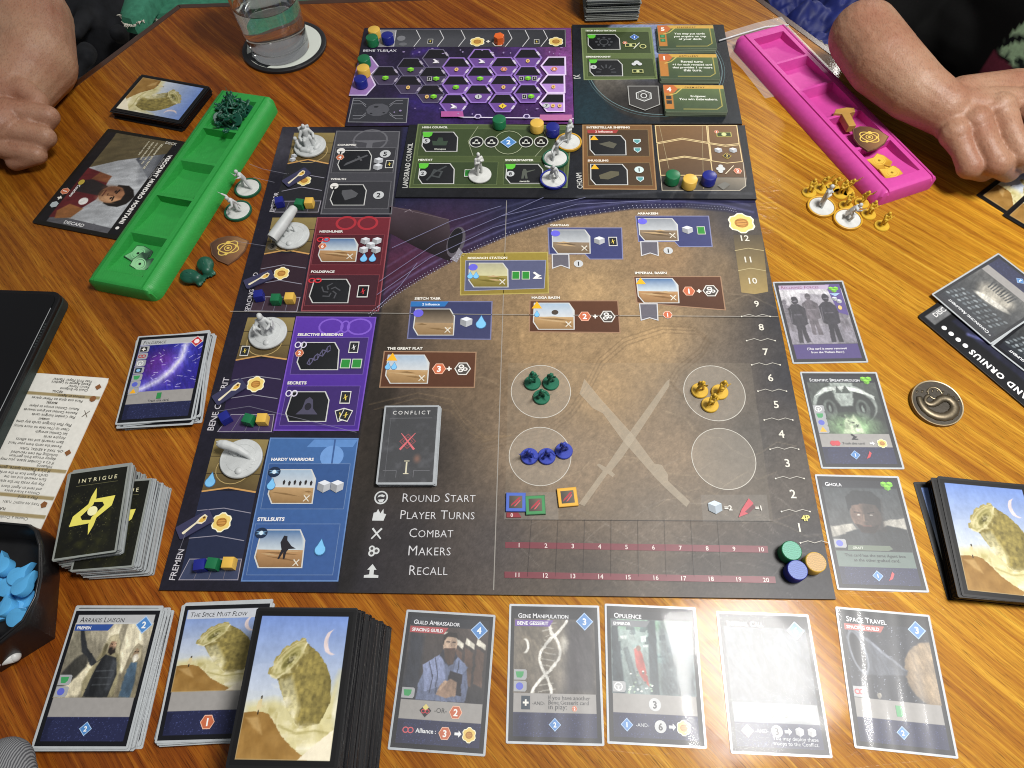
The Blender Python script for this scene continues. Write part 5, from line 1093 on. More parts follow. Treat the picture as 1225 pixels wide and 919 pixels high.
def film_mesh(w, h, z, seed, amp=.10, fx=1.0):
    r = np.random.default_rng(seed); nx, ny = 30, 40; X, Y = np.meshgrid(np.linspace(-w/2, w/2, nx), np.linspace(-h/2, h/2, ny)); Z = np.full_like(X, z)
    for k in range(4):
        a = r.uniform(0, math.pi) if fx == 1 else r.normal(0, .10); wl = r.uniform(26, 60)/fx; Z += amp*np.sin((X*math.cos(a)+Y*math.sin(a))*2*math.pi/wl+r.uniform(0, 6))/(1+k*.4)
    Z = np.maximum(Z, z-.16); mb = MB(); i = lambda a, b: b*nx+a
    mb.add(np.stack([X, Y, Z], -1).reshape(-1, 3), [(i(a, b), i(a+1, b), i(a+1, b+1), i(a, b+1)) for b in range(ny-1) for a in range(nx-1)])
    return mb.mesh('sleeve_film', smooth=180)
_SL = {}
def sleeve_mesh(w, h, th, edge, top, border):
    """a sleeved card seen from outside: plastic slab with the card's dark rim showing through"""
    key = (w, h, th, edge, top, border)
    if key not in _SL:
        mb = MB(); mb.prism(rrect(w, h, .8, 1), 0, th, col=ink(edge)); n = len(mb.v)
        mb.add([(x, y, th+.012) for x, y in rrect(w-.01, h-.01, .8, 1)], [tuple(range(8))], ink(top))
        mb.add([(x, y, th+.024) for x, y in rrect(w-border, h-border, 2.4, 3)], [tuple(range(16))], ink('#15161c'))
        _SL[key] = mb.mesh('sleeve')
    return _SL[key]
def card(label, cn, z, cv=None, pr=None, size=(66, 91), cs=(63, 88), edge='#8f9499', top='#b4b9bc', group=None, film=0, amp=.10, fx=1.0, name='sleeved_card', at=None, face_mesh=None, th=.5, filmmat=None):
    x, y, a = at or pose(cn, z+th, *size)
    t = thing(name, label, 'card', (x, y, z), (0, 0, a), group)
    put('sleeve', sleeve_mesh(*size, th, edge, top, size[0]-cs[0]+.4), PLASTIC_EDGE, t)
    if face_mesh is None and cv is not None:
        face_mesh = cv.mesh('card_face', -cs[0]/2, -cs[1]/2, th+.05)
    fo = put('card_face', face_mesh, CARDFACE, t) if face_mesh is not None else t
    if pr is not None and pr.f:
        o = pr.build('lettering', INK, fo); o.location = (-cs[0]/2*S, -cs[1]/2*S, th*S)
    if film: put('sleeve_film', film_mesh(*size, th+.75, film, amp, fx), filmmat or FILM, t)
    return t
def stack(label, group, top, n, z0, step, size=(66, 91), edge='#8f9499', topc='#b4b9bc', jit=1.2, seed=0, drift=(0, 0), ja=.02, border=3.4, th=None, mats=None):
    """the cards under a top card: each one an object, slightly out of line"""
    r = random.Random(seed); x, y, a = top; me = sleeve_mesh(*size, th or step*.93, edge, topc, border); dk = me if border > 50 else sleeve_mesh(*size, th or step*.93, '#3d4147', topc, border); lt = me if border > 50 else sleeve_mesh(*size, th or step*.93, '#b9bec2', topc, border)
    for k in range(n):
        d = n-k; c, s = math.cos(a), math.sin(a); dx, dy = drift[0]*d+r.gauss(0, jit), drift[1]*d+r.gauss(0, jit)
        o = put('sleeved_card', r.choice((me, dk, lt)), mats[k % len(mats)] if mats else PLASTIC_EDGE, None, (x+c*dx-s*dy, y+s*dx+c*dy, z0+k*step), (0, 0, a+r.gauss(0, ja)))
        tag(o, label, 'card', group)

# ---- the row in front of the board and the column at its right
def C4(q): return dict(zip(('TL', 'TR', 'BR', 'BL'), q))
cv, p = face_card('Guild Ambassador', art_envoy, 'dark', ('SPACING GUILD', '#a8474a'), '4', tw=34); lefticons(p, [34], 'g')
p.ngon((21, 23.5), 4.2, 4, '#1c1c20'); p.ngon((21, 25.5), 2.2, 4, '#d8c878'); p.ell((19.6, 23), 1.3, 1.1, '#c8404a', ring=.5); p.ell((22.4, 23), 1.3, 1.1, '#c8404a', ring=.5); p.text('-OR-', (27, 22.6), (36, 22.6), '#3a3a3a', 0); p.hexn((42, 23.6), 4.6, '2')
p.ell((9, 11), 1.8, 1.6, '#d06068', ring=.7); p.ell((12.4, 11), 1.8, 1.6, '#d06068', ring=.7); p.text('Alliance :', (16, 9.8), (30, 9.8), '#e6e8ea', .02); p.hexn((36, 10.4), 4.4, '3'); p.arrow((45, 10.6), 2.4); p.spice((52.5, 10.4), 4)
card('dark card of a bearded man in grey robe right of the thick black deck', C4([(486.2, 729.9), (593.8, 734.5), (579.9, 905.7), (463.4, 897)]), 0, cv, p, film=3, top='#b9bfc4')
cv, p = face_card('Gene Manipulation', art_helix, 'plain', ('BENE GESSERIT', '#6a4a9a'), '3', tw=37); lefticons(p, [41.5, 34], 'gb')
p.poly([(8.5, 19.5), (14.5, 19.5), (14.5, 28), (8.5, 28)], '#2a3a48'); p.plus((11.5, 23.7), 2.0); p.text('-AND-', (16, 22.4), (25, 22.4), '#3a3a3a', 0)
for i, s in enumerate(('If you have another', 'Bene Gesserit card', 'in play:')): p.text(s, (27, 26-3*i), (56-(i == 1)*1-(i == 2)*16, 26-3*i), '#35363a', 0)
p.hexn((45, 20.6), 2, '2'); p.diamond((31.5, 10.5), 4.2, '2')
card('brown card with a white double helix, second in the front row', C4([(609.7, 722.9), (716.5, 724.4), (722.8, 892.7), (605.2, 889.4)]), 0, cv, p, film=5, amp=.12, fx=1.6, top='#c6cbd0')
cv, p = face_card('Opulence', art_palace, 'plain', ('EMPEROR', '#5a5f66'), None, tw=20); lefticons(p, [34], 'm')
p.coin((31.5, 23.6), 4.2, '3', '#b9bcbe'); p.diamond((12, 10.5), 4.2, '1'); p.text('-AND-', (18, 9.6), (27, 9.6), '#c6cad0', 0); p.coin((34.5, 10.3), 4, '6', '#b9bcbe'); p.arrow((42.5, 10.4), 2.4); p.spice((50, 10.2), 4)
card('grey green card with a red robed figure, third in the front row', C4([(724.1, 721.4), (830.4, 727.4), (846.3, 896.2), (726.6, 889.9)]), 0, cv, p, film=11, amp=.09, top='#c6cbd0')
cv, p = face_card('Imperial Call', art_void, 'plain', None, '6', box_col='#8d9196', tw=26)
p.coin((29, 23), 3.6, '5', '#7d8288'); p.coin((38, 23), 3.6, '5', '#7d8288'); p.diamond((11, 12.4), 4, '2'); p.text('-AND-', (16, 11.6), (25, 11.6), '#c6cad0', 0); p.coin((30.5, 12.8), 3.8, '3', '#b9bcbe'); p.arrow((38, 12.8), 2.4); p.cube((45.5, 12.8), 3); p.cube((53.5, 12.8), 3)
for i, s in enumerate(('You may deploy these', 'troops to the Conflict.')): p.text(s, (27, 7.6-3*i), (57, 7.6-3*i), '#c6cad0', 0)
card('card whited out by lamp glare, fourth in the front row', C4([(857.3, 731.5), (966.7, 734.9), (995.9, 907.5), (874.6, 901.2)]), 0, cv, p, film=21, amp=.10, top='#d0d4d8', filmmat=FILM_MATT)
cv, p = face_card('Space Travel', art_liner, 'plain', ('SPACING GUILD', '#a8473c'), '3', tw=28); lefticons(p, [33.5], 'r')
p.poly([(29.5, 20.2), (33.5, 20.2), (33.5, 27), (29.5, 27)], '#3f9a5c'); p.diamond((31.5, 10.5), 4.2, '2')
card('card with a dark cylinder ship and tan planet, last in the front row', C4([(999.3, 725.8), (1112.2, 735.9), (1145.5, 906.8), (1022.9, 895.8)]), 0, cv, p, film=31, amp=.09, fx=2.4, top='#c6cbd0')

cv = Canvas(63, 88, RES, '#17161c'); paste(cv, art_troopers().paintery(7, .4, .25), 3, 19, 60, 80)
cv.mix(cv.poly([(.048, .036), (.952, .036), (.952, .21), (.048, .21)], 0), '#4a3a78'); cv.mix(cv.poly([(.74, .97), (.952, .97), (.952, .56), (.82, .60)], .005), '#5a4a8c'); cv.mix(cv.poly([(.048, .905), (.76, .905), (.80, .965), (.048, .965)], 0), '#b9a8c4')
p = Print(None, .06); p.text('Reclaimed Forces', (5, 80.8), (40, 80.8), '#8a3f66', 0, caps=True)
for x, y in ((51, 80), (55.5, 80), (53.2, 77.4)): p.cube((x, y), 2.4, '#86d83c')
p.arrow((53, 74), .1); p.poly([(48, 74.5), (58, 74.5), (53, 71)], '#a9c6e8'); p.cube((51.5, 68), 2.6); p.cube((55, 65), 2.6); p.ell((54, 58), 1.8, 2.4, '#e6c27a'); p.text('(This card is never removed', (14, 12.5), (49, 12.5), '#e6e2ee', .02); p.text('from the Tleilaxu Row.)', (17, 8.8), (46, 8.8), '#e6e2ee', .02)
card('violet card of armoured troopers, topmost of the three right of the board', C4([(924.7, 337.8), (1008.3, 335.9), (1039, 433), (947.8, 435.4)]), 0, cv, p, film=41, amp=.05, top='#b9bfc4')
cv, p = face_card('Scientific Breakthrough', art_lab, 'dark', None, None, tw=43); lefticons(p, [53, 46.5, 40, 33.5], 'mgbt')
for x, y in ((51, 82), (55.5, 82), (53.2, 79.2)): p.cube((x, y), 2.6, '#86d83c')
p.shape((31, 27), 3, MICRO, '#26262a'); p.ngon((12.5, 21), 2.6, 6, '#c8404a'); p.ngon((16, 21), 2.6, 6, '#c8404a'); p.text('Trash this card', (20, 20), (38, 20), '#45464a', 0); p.arrow((44, 21), 2); p.spice((52, 21), 3.4); p.diamond((28, 10.5), 4, '1'); p.shape((39, 10.5), 3.4, [(-.8, -1), (-.3, -.2), (.3, 1), (.7, .5), (.1, -.6)], '#c8404a')
card('grey green card of a domed laboratory, middle of the three right of the board', C4([(957.1, 446.1), (1048.9, 444.8), (1083, 561.6), (981.4, 559.7)]), 0, cv, p, film=51, amp=.05, top='#c0c6ca')
cv, p = face_card('Ghola', art_portrait, 'dark', None, None, boxtop=28, foot=16, box_col='#6a7a74', tw=13)
for x, y in ((51, 82), (55.5, 82), (53.2, 79.2)): p.cube((x, y), 2.6, '#86d83c')
lefticons(p, [33.5], 'b'); p.poly([(12, 28.4), (42, 28.4), (46, 30), (44, 32.4), (13, 32.4)], '#5f6c5a'); p.text('GRAFT', (16, 29.4), (24, 29.4), '#c6ccc0', .02); p.text('This card has the same Agent box', (9, 23.6), (54, 23.6), '#23292a', 0); p.text('as the other grafted card.', (15, 20), (49, 20), '#23292a', 0); p.diamond((30, 9.5), 4, '1'); p.shape((40, 9.5), 3.4, [(-.8, -1), (-.3, -.2), (.3, 1), (.7, .5), (.1, -.6)], '#c8404a')
card('grey card with a shadowed man portrait, lowest of the three right of the board', C4([(973.8, 567.6), (1075.5, 569.8), (1112.1, 709.3), (1001.6, 705.5)]), 0, cv, p, film=61, amp=.05, top='#c6cbd0')

# ---- stacks on the left
AR = dict(TL=(89, 728.6), TR=(193.7, 729.8), BR=(152, 896.9), BL=(40.5, 892.5))
cv, p = face_card('Arrakis Liaison', art_pilgrims, 'light', ('FREMEN', '#2f4f96'), '2', tw=33); lefticons(p, [41, 33.5], 'gb'); p.diamond((32, 10.5), 4.4, '2')
top = pose(AR, 7.2, 66, 91)
stack('silver sleeved card lower in the stack under the hooded pilgrims card', 'cards stacked under the hooded pilgrims card', top, 12, 0, .56, jit=.9, seed=2, drift=(.32, .02), ja=.018)
card('card of two hooded desert men, topmost of its stack at the lower left', AR, 6.75, cv, p)
SPQ = dict(TL=(222, 722.8), BL=(185, 889), TR=(324, 719.5), BR=(301, 886))
cv, p = face_card('The Spice Must Flow', art_monolith, 'light', None, None, tw=42); p.hexn((32, 10.5), 5, '1')
top = pose(SPQ, 6.5, 66, 91)
stack('silver sleeved card lower in the stack under the olive horn card', 'cards stacked under the olive horn card with a grey text box', top, 10, 0, .56, jit=.8, seed=4, drift=(-.15, .05), ja=.022)
card('card with olive horn in desert and a red hexagon, partly under the thick black deck', SPQ, 5.65, cv, p)
FO = dict(TL=(165.3, 403.4), TR=(251.5, 396.4), BR=(231.7, 501.7), BL=(134.9, 508.5))
cv, p = face_card('Foldspace', art_streaks, 'light', None, None, tw=21); lefticons(p, [74.5, 67, 59.5, 52, 44.5, 37.5, 30.5][:7], 'krmwgbt'); p.ngon((54.5, 79.5), 6, 4, '#d8d0d0'); p.ngon((54.5, 79.5), 5.2, 4, '#c03038'); p.ngon((54.5, 79.5), 2.6, 6, '#f0e4e4')
p.poly([(29, 21.5), (33, 21.5), (33, 27.5), (29, 27.5)], '#2f8a4a'); p.text('Trash this card.', (22, 18.8), (41, 18.8), '#45464a', 0)
top = pose(FO, 7.4, 66, 91)
stack('silver sleeved card lower in the stack under the violet starburst card', 'cards stacked under the violet starburst card', top, 11, 0, .58, jit=1.3, seed=9, drift=(.2, -.05), ja=.04)
card('violet card with a white light streak, topmost of its stack at left', FO, 6.4, cv, p)

# ---- intrigue stacks (smaller cards), conflict stack
def intrigue_face(word):
    cv = Canvas(44, 68, .5, '#15160f'); cv.mul(.7+.6*cv.noise(4, 3)); cv.mix(np.clip((cv.noise(5, 8)-.5)*3, 0, 1)*cv.ell(.5, .4, .5, .4, 0, .3)*.5, '#5a5a20'); cv.stars(.03, 8, '#9a9460', cv.ell(.5, .45, .45, .4, 0, .3))
    p = Print(None, .06); p.text(word, (7, 59), (37, 59), '#e8e2b8', .0, space=.28); p.line([(6, 56.5), (38, 56.5)], .3, '#6a6848')
    up = [(22.5, 53), (19.5, 46), (18.2, 40), (8, 31.5), (6.5, 23.5), (26, 24.5), (24.5, 26.6), (15.5, 27.6), (13.8, 30.5), (22, 39), (23.5, 45)]
    p.poly(up, '#e6dc66'); p.poly([(44.5-x, 68-y) for x, y in up], '#e6dc66'); p.ell((22.3, 34), 3.8, 3.8, '#f2eeb8')
    return cv, p
cv, p = intrigue_face('INTRIGUE'); IM = cv.mesh('card_face', -22, -34, .45)
I2 = (P(150, 640, 15)[0]+6, P(150, 640, 15)[1]-3)
INT1 = dict(TL=(81.6, 562.4), TR=(156, 553), BR=(137, 664), BL=(62.5, 673))
t1 = pose(INT1, 26, 47, 71)
stack('clear sleeved dark card lower in the stack under the yellow emblem card', 'cards stacked under the yellow emblem card', t1, 30, 0, .82, (47, 71), '#767b7e', '#8f9492', .8, 12, (.02, -.03), .02, 3.2)
card('black card with a yellow emblem and the word intrigue, topmost of the front pile', INT1, 25.0, cv, p, (47, 71), (44, 68), '#6f7476', '#8f948f', at=t1, face_mesh=IM, th=.4)
x2, y2 = P(178, 573, 17)[:2]; c_, s_ = math.cos(t1[2]-.07), math.sin(t1[2]-.07); t2 = (x2-c_*20-s_*(-35)*-1, y2-s_*20-c_*35, t1[2]-.07)
stack('clear sleeved dark card lower in the pile peeking out right of the yellow emblem stack', 'cards in the second pile right of the yellow emblem stack', t2, 20, 0, .80, (47, 71), '#8d9296', '#a3a8aa', .5, 22, (.42, -.12), .012, 3.2)
card('black card with intrigue half hidden, topmost of the second pile behind the first', None, 16.1, None, intrigue_face('INTRIGUE')[1], (47, 71), (44, 68), '#6f7476', '#8f948f', at=t2, face_mesh=IM, th=.4)
cv = Canvas(44, 68, .5, '#1c1d22'); cv.mul(.75+.5*cv.noise(3, 6)); cv.mix(np.clip((cv.noise(6, 12)-.55)*4, 0, 1)*.3, '#8a8a90'); cv.mix(cv.ell(.68, .3, .06, .05, 0, .08)*.8, '#8a5a44')
p = Print(None, .06); p.text('CONFLICT', (6, 61), (38, 61), '#d8d8d6', .01, space=.25); p.line([(4, 57.5), (40, 57.5)], .3, '#7a7a80'); p.line([(5, 5), (5, 57)], .3, '#55565c'); p.ngon((21, 36), 6.5, 4, '#8a3038', ring=.7); p.ngon((21, 36), 4, 4, '#8a3038', ring=.6)
for r_ in (.9, math.pi-.9): p.shape((21, 36), 9.5, [(-1, -.10), (1, -.03), (1, .03), (-1, .10)], '#d86068', rot=r_)
p.text('I', (20.2, 7), (23.4, 7), '#dcd6b8', 0, hs=1.2); p.poly([(19.6, 7), (24, 7), (24, 7.7), (19.6, 7.7)], '#dcd6b8'); p.poly([(19.6, 18), (24, 18), (24, 18.7), (19.6, 18.7)], '#dcd6b8'); p.line([(3, 10), (14, 10), (14, 4)], .4, '#6a6a70'); p.line([(41, 10), (28, 10), (28, 4)], .4, '#6a6a70')
CF = dict(TL=(460.5, 486), TR=(525, 486), BR=(521, 579), BL=(449, 578))
t3 = pose(CF, 9, 47, 71); stack('clear sleeved card lower in the stack under the red crossed swords card', 'cards stacked under the red crossed swords card', t3, 8, BZ+.4, .72, (47, 71), '#8d9296', '#a9aeb2', .35, 31, (.12, .02), .008, 3.2)
card('black card with red crossed swords and the word conflict, on the board', CF, 8.6, cv, p, (47, 71), (44, 68), '#8d9296', '#a9aeb2', at=t3, film=71, amp=.04)

# ---- decks with the desert back, black sleeves
BACK = Canvas(63, 88, .40, '#0c0c0e'); paste(BACK, ART['art_monolith'], 3.2, 3.2, 59.8, 84.8); BACKM = BACK.mesh('card_face', -31.5, -44, .55)
BLK = '#0e0e10'
def rmat(k, c_, r_): return print_mat('black_sleeve_%d' % k, rough=r_, spec=.5, mottled=.05)
BM = [rmat(0, BLK, .25), rmat(1, BLK, .4), rmat(2, BLK, .55)]
WM = dict(TL=(306.6, 724), TR=(429.5, 723.6), BL=(268, 927), BR=(398.5, 925))
t4 = pose(WM, 60, 66.5, 91.5)
stack('black sleeved card lower in the thick deck at the front', 'cards in the thick black deck at the front', t4, 72, 0, .81, (66.5, 91.5), BLK, '#131316', .9, 41, (.16, -.02), .012, 64, mats=BM)
def backcard(label, cn, z, at=None, group=None):
    x, y, a = at or pose(cn, z+.5, 66.5, 91.5); t = thing('sleeved_card', label, 'card', (x, y, z), (0, 0, a), group)
    put('sleeve', sleeve_mesh(66.5, 91.5, .5, BLK, '#101012', 64), BM[1], t); put('card_face', BACKM, CARDFACE, t); return t
backcard('desert backed card with olive horn, on top of the thick black deck at the front', WM, 58.5, at=t4)
LD = dict(TL=(251, 104), TR=(213, 151), BR=(134.5, 137), BL=(171.5, 87))
LD = {'BL': (169, 86), 'TL': (251, 104), 'TR': (214, 148), 'BR': (133, 134)}
t5 = pose(LD, 10, 66.5, 91.5); stack('black sleeved card lower in the small deck near the left fist', 'cards in the small black deck near the left fist', t5, 13, 0, .72, (66.5, 91.5), BLK, '#131316', .7, 51, (.05, 0), .01, 64, mats=BM)
backcard('desert backed card on the small black deck near the left fist', LD, 9.4, at=t5)
RD = dict(TL=(1121, 569), BL=(1152, 714))
t6 = pose(RD, 13, 66.5, 91.5); stack('black sleeved card lower in the deck at the right edge', 'cards in the black deck at the right edge', t6, 15, 0, .75, (66.5, 91.5), BLK, '#131316', .5, 61, (-.15, 0), .008, 64, mats=BM)
backcard('desert backed card slightly turned, second from the top of the right edge deck', None, 11.3, at=(t6[0]-3.6, t6[1]+.3, t6[2]+.02)); backcard('desert backed card on top of the black deck at the right edge', RD, 11.9, at=t6)
o6 = pose(dict(TL=(1093, 578), BL=(1132, 716)), .5, 66.5, 91.5); backcard('desert backed card half hidden beneath the right edge deck, sticking out left', None, 0, at=o6) if False else None
BO = pose(dict(TL=(1093, 577), BL=(1134, 717)), 1, 66.5, 91.5)
for o in [o for o in COL.objects if o.get('group') == 'cards in the black deck at the right edge' and o.location.z < .0006]: bpy.data.objects.remove(o)
backcard('desert backed card half hidden beneath the right edge deck, sticking out left', None, 0, at=BO)

# ---- far pile seen edge-on
fx0, fx1 = P(699, 27.5, 0), P(764, 25.5, 0); a_ = math.atan2(fx1[1]-fx0[1], fx1[0]-fx0[0]); m_ = (fx0+fx1)/2; t7 = (m_[0]-math.sin(a_)*46-0, m_[1]+math.cos(a_)*46, a_)
stack('grey sleeved card in the tall pile at the far table edge', 'cards in the tall pile at the far table edge', t7, 46, 0, 1.02, (66, 91), '#6d706c', '#8a8d88', .9, 71, (0, 0), .012, 3.4, th=.62)

# ---- leader sheets and player aid
def sheet(name, label, cat, cn, z, w, h, th, edge, cv, pr, at=None, r=3):
    x, y, a = at or pose(cn, z+th, w, h); t = thing(name, label, cat, (x, y, z), (0, 0, a)); MB().prism(rrect(w, h, r, 4), 0, th, .2).build('card_stock', mat(name+'_stock', edge, rough=.5), t)
    fo = put('printed_face', cv.mesh('printed_face', -w/2+.4, -h/2+.4, th+.03), CARDFACE, t); o = pr.build('lettering', INK, fo); o.location = (-w/2*S, -h/2*S, (th+.02)*S); return t
cv = Canvas(147, 101, .6, '#15140f'); cv.mix(cv.poly([(.14, .13), (.95, .13), (.95, .86), (.14, .86)], 0), '#a9acb0'); cv.mul(.86+.25*cv.noise(5, 4)); cv.mix(cv.poly([(.1, .60), (.1, .86), (.42, .86), (.30, .66), (.26, .58)], .01), '#4d5058'); cv.mix(cv.poly([(.2, .6), (.46, .76), (.5, .82), (.36, .86), (.14, .8)], .03)*.7, '#7a7d82')
cv.mix(cv.poly([(.03, .13), (.03, .97), (.12, .97), (.30, .40), (.42, .13)], .004), '#5c523a'); cv.mix(cv.poly([(.90, .06), (.97, .06), (.97, .86), (.92, .86)], 0), '#55555a'); cv.mix(cv.poly([(.03, .03), (.97, .03), (.97, .14), (.03, .14)], 0), '#17171a'); cv.mix(cv.poly([(.03, .87), (.97, .87), (.97, .97), (.03, .97)], 0), '#131316')
cv.mix(cv.poly([(.42, .13), (.44, .30), (.52, .46), (.58, .48), (.70, .48), (.80, .40), (.92, .20), (.93, .13)], .008), '#5a2024'); cv.mix(cv.poly([(.52, .28), (.56, .50), (.66, .50), (.66, .2), (.56, .14)], .01), '#2a2526'); cv.mix(cv.poly([(.78, .24), (.80, .42), (.9, .36), (.93, .2), (.86, .16)], .01), '#8a5a34'); cv.mix(cv.poly([(.44, .30), (.46, .46), (.53, .46), (.52, .26)], .01), '#7a4a30'); cv.mix(cv.ell(.735, .36, .035, .05, 0, .005), '#d6d4d0')
cv.mix(cv.poly([(.53, .60), (.52, .72), (.55, .80), (.58, .83), (.61, .86), (.65, .85), (.69, .83), (.73, .76), (.735, .66), (.72, .58)], .008), '#1b1715'); cv.mix(cv.ell(.628, .61, .082, .150, 0, .008), '#94684a'); cv.mix(cv.ell(.675, .60, .032, .12, 0, .03)*.75, '#cda078'); cv.mix(cv.ell(.575, .58, .03, .11, 0, .03)*.8, '#5c3c2c'); cv.mix(cv.poly([(.555, .68), (.60, .74), (.66, .74), (.70, .67), (.70, .76), (.63, .79), (.56, .76)], .01), '#1b1715')
cv.mix(cv.line([(.575, .655), (.61, .645)], .012, .004), '#17100e'); cv.mix(cv.line([(.645, .645), (.68, .655)], .012, .004), '#17100e'); cv.mix(cv.ell(.595, .625, .012, .012, 0, .003), '#221612'); cv.mix(cv.ell(.662, .625, .012, .012, 0, .003), '#221612'); cv.mix(cv.line([(.632, .63), (.642, .565), (.625, .56)], .008, .004), '#5a3826'); cv.mix(cv.line([(.60, .515), (.655, .515)], .010, .004), '#5a2e24'); cv.mix(cv.poly([(.60, .49), (.66, .49), (.65, .45), (.61, .45)], .008)*.6, '#3a2820')
cv.paintery(5, .25, .22); p = Print(None, .06); p.text('VISCOUNT HUNDRO MORITANI', (24, 91.5), (128, 91.5), '#eceae6', .045, space=.06); p.ell((134, 93.5), 2, 2, '#eceae6'); p.text('HOUSE MORITANI', (30, 88), (62, 88), '#8a8a8a', .02, space=.1)
r = random.Random(4)
for i, s in enumerate(('Whenever you recruit', 'one or more troops, you', 'may pay one solari', 'to draw an intrigue')): p.text(s, (9, 74-5.4*i), (50-6*i, 74-5.4*i), '#d8d2b8', .02)
p.text('Couriers', (88, 17.5), (106, 17.5), '#e0dedc', .03); p.ell((84, 19), 4, 3.2, '#b8a040'); p.hexn((100, 9), 5, '1'); p.plus((110, 9), 2.6); p.ngon((120, 9), 4.6, 6, '#a9b4b6'); p.text('DECK', (8.5, 62+16), (8.5, 92), '#c9c6bc', .02); p.text('DISCARD', (141.5, 34), (141.5, 58), '#d8d8d8', .02)
sheet('leader_board', 'leader sheet with a dark haired man in red coat, half under the green tray', 'leader sheet', {'BL': (131, 152), 'BR': (38, 266), 'TL': (221, 171.5), 'TR': (142, 287)}, 0, 148, 102, 2, '#0e0e10', cv, p)
cv = Canvas(147, 101, .8, '#121317'); cv.mix(cv.ell(.72, .52, .09, .17, 0, .006), '#6f9cd0'); cv.mix(cv.ell(.735, .56, .07, .13, 0, .04)*.7, '#a8c8e6'); cv.mix(cv.poly([(.1, .1), (.86, .1), (.86, .8), (.1, .8)], .02)*(1-cv.ell(.72, .52, .09, .17, 0, .006))*.8, '#22243c'); cv.mul(.8+.4*cv.noise(6, 3)); cv.mix(cv.line([(.5, .66), (.62, .7), (.74, .8)], .02, .02)*.7, '#6a6ea8'); cv.mix(cv.line([(.55, .6), (.66, .74)], .014, .02)*.7, '#8a6a9a'); cv.mix(cv.poly([(.90, .55), (.975, .55), (.975, .96), (.90, .96)], 0), '#6d6e70')
cv.paintery(6, .25, .25); p = Print(None, .06); p.text('ARMAND ORNIUS', (20, 91), (97, 91), '#e6e6e6', .04, space=.12)
for i in range(4): p.ell((103+i*7.6, 93), 2.3, 2.3, '#e8e8e8')
p.text('DISCARD', (137.5, 90), (137.5, 62), '#d8d8d8', .02)
sheet('leader_board', 'black leader sheet with a blue planet under two black and white cards', 'leader sheet', {'TR': (1097.5, 378), 'BR': (1146, 340)}, 0, 148, 102, 2, '#0e0e10', cv, p, at=(lambda tr, dr: (tr[0]+dr[0], tr[1]+dr[1], dr[2]))(P(1097.5, 378, 2), (lambda a: (-(math.cos(a)*74-math.sin(a)*51), -(math.sin(a)*74+math.cos(a)*51), a))(math.atan2(*(P(1097.5, 378, 2)-P(1225, 485.5, 2))[:2][::-1]))))
ARG = dict(TR=(1113.8, 351.3), BR=(1193.9, 305.5), TL=(1186.4, 409.7))
def arg():
    cv, p = face_card('', art_hall, 'dark', None, None, boxtop=27, foot=18); p.text('* Convincing Argument', (5, 79.6), (52, 79.6), '#eef0f2', .02, caps=True); p.diamond((31.5, 9.5), 4, '2'); return cv, p
cv, p = arg(); AM = cv.mesh('card_face', -31.5, -44, .55); a1 = pose(ARG, 4.5, 66, 91)
b1 = P(1190, 412, 3.5); a2 = (a1[0]+math.cos(a1[2]+2.6)*(-70)*0+ (b1[0]-P(1113.8, 351.3, 3.5)[0])*.93, a1[1]+(b1[1]-P(1113.8, 351.3, 3.5)[1])*.93, a1[2]+.06)
card('black and white hall card under its twin on the right leader sheet', None, 2.6, cv, arg()[1], at=a2, face_mesh=AM); card('uppermost black and white hall card, over the corner of the right leader sheet', ARG, 3.9, cv, p, at=a1, face_mesh=AM, film=81, amp=.04)
cv = Canvas(69, 143, .7, '#e6e4dc')
for y in (.895, .785, .62, .13): cv.mix(cv.poly([(0, y), (1, y), (1, y+.022), (0, y+.022)], 0), '#a3926a')
p = Print(None, .06); LN = [('Choose a Conflict card', 12.5), ('TAKE AN AGENT TURN', 25), ('Play a card', 30), ('Choose a board space', 34), ('and send an Agent there', 37.6), ('Pay any costs for the space', 42), ('Earn rewards and use the', 46), ("card's Agent box in the order", 49.6), ("If it's a Faction space, gain", 54), ('Influence', 57.5), ("If it's a Combat space, you may", 61), ('deploy troops from garrison', 64.6), ('including the two recruited', 68), ('-OR- TAKE A REVEAL TURN', 72), ('Reveal the cards from your hand', 76), ('Earn rewards and use effects', 80), ('Acquire cards', 84), ('Set Combat strength', 88), ('Clean up (You take no more turns)', 92), ('Play Plot Intrigue cards any time', 96.5), ('Play Combat Intrigue cards', 104), ('Resolve Combat and grant rewards', 108), ('Return Combat troops to player', 112), ('Place one spice on Maker spaces', 120), ('without an Agent', 124), ('Check for Endgame', 131), ('Return Marker', 134), ('Recall Agents to Leaders', 137), ('Pass First Player Marker', 140)]
LN2 = [(s, y) for s, y in LN]
for s, y in LN2:
    yy = 144-y; p.text(s, (14 if s[0] != 'T' and s[0] != '-' else 10, yy), (14+min(52, 1.55*len(s)), yy), '#3f3e3a', .0)
for s, y in (('PLAYER TURNS', 18.2), ('COMBAT', 99.6), ('MAKERS', 115.6), ('RECALL', 127.0)): p.text(s, (36, 144-y-.6), (36+1.7*len(s), 144-y-.6), '#3a3226', .01)
for y, n in ((24, 5), (70, 4), (122, 8), (134, 4)): p.ngon((6, 144-y), 3, n, '#8a5a34')
for q in (.9, math.pi-.9): p.shape((6, 144-107), 4, [(-1, -.06), (1, -.06), (1, .06), (-1, .06)], '#5a4a38', rot=q)
sheet('player_aid', 'pale beige rules summary card upside down under the black tablet', 'reference card', {'BL': (131, 452.5), 'TL': (45, 641)}, 0, 70, 145, .6, '#cfccc4', cv, p, at=(lambda q0, q1: (lambda a: (q0[0]+math.cos(a)*35-math.sin(a)*72.5, q0[1]+math.sin(a)*35+math.cos(a)*72.5, a))(math.atan2(-(q1-q0)[0], (q1-q0)[1])))(P(131, 452.5, .6), P(45, 641, .6)), r=4)
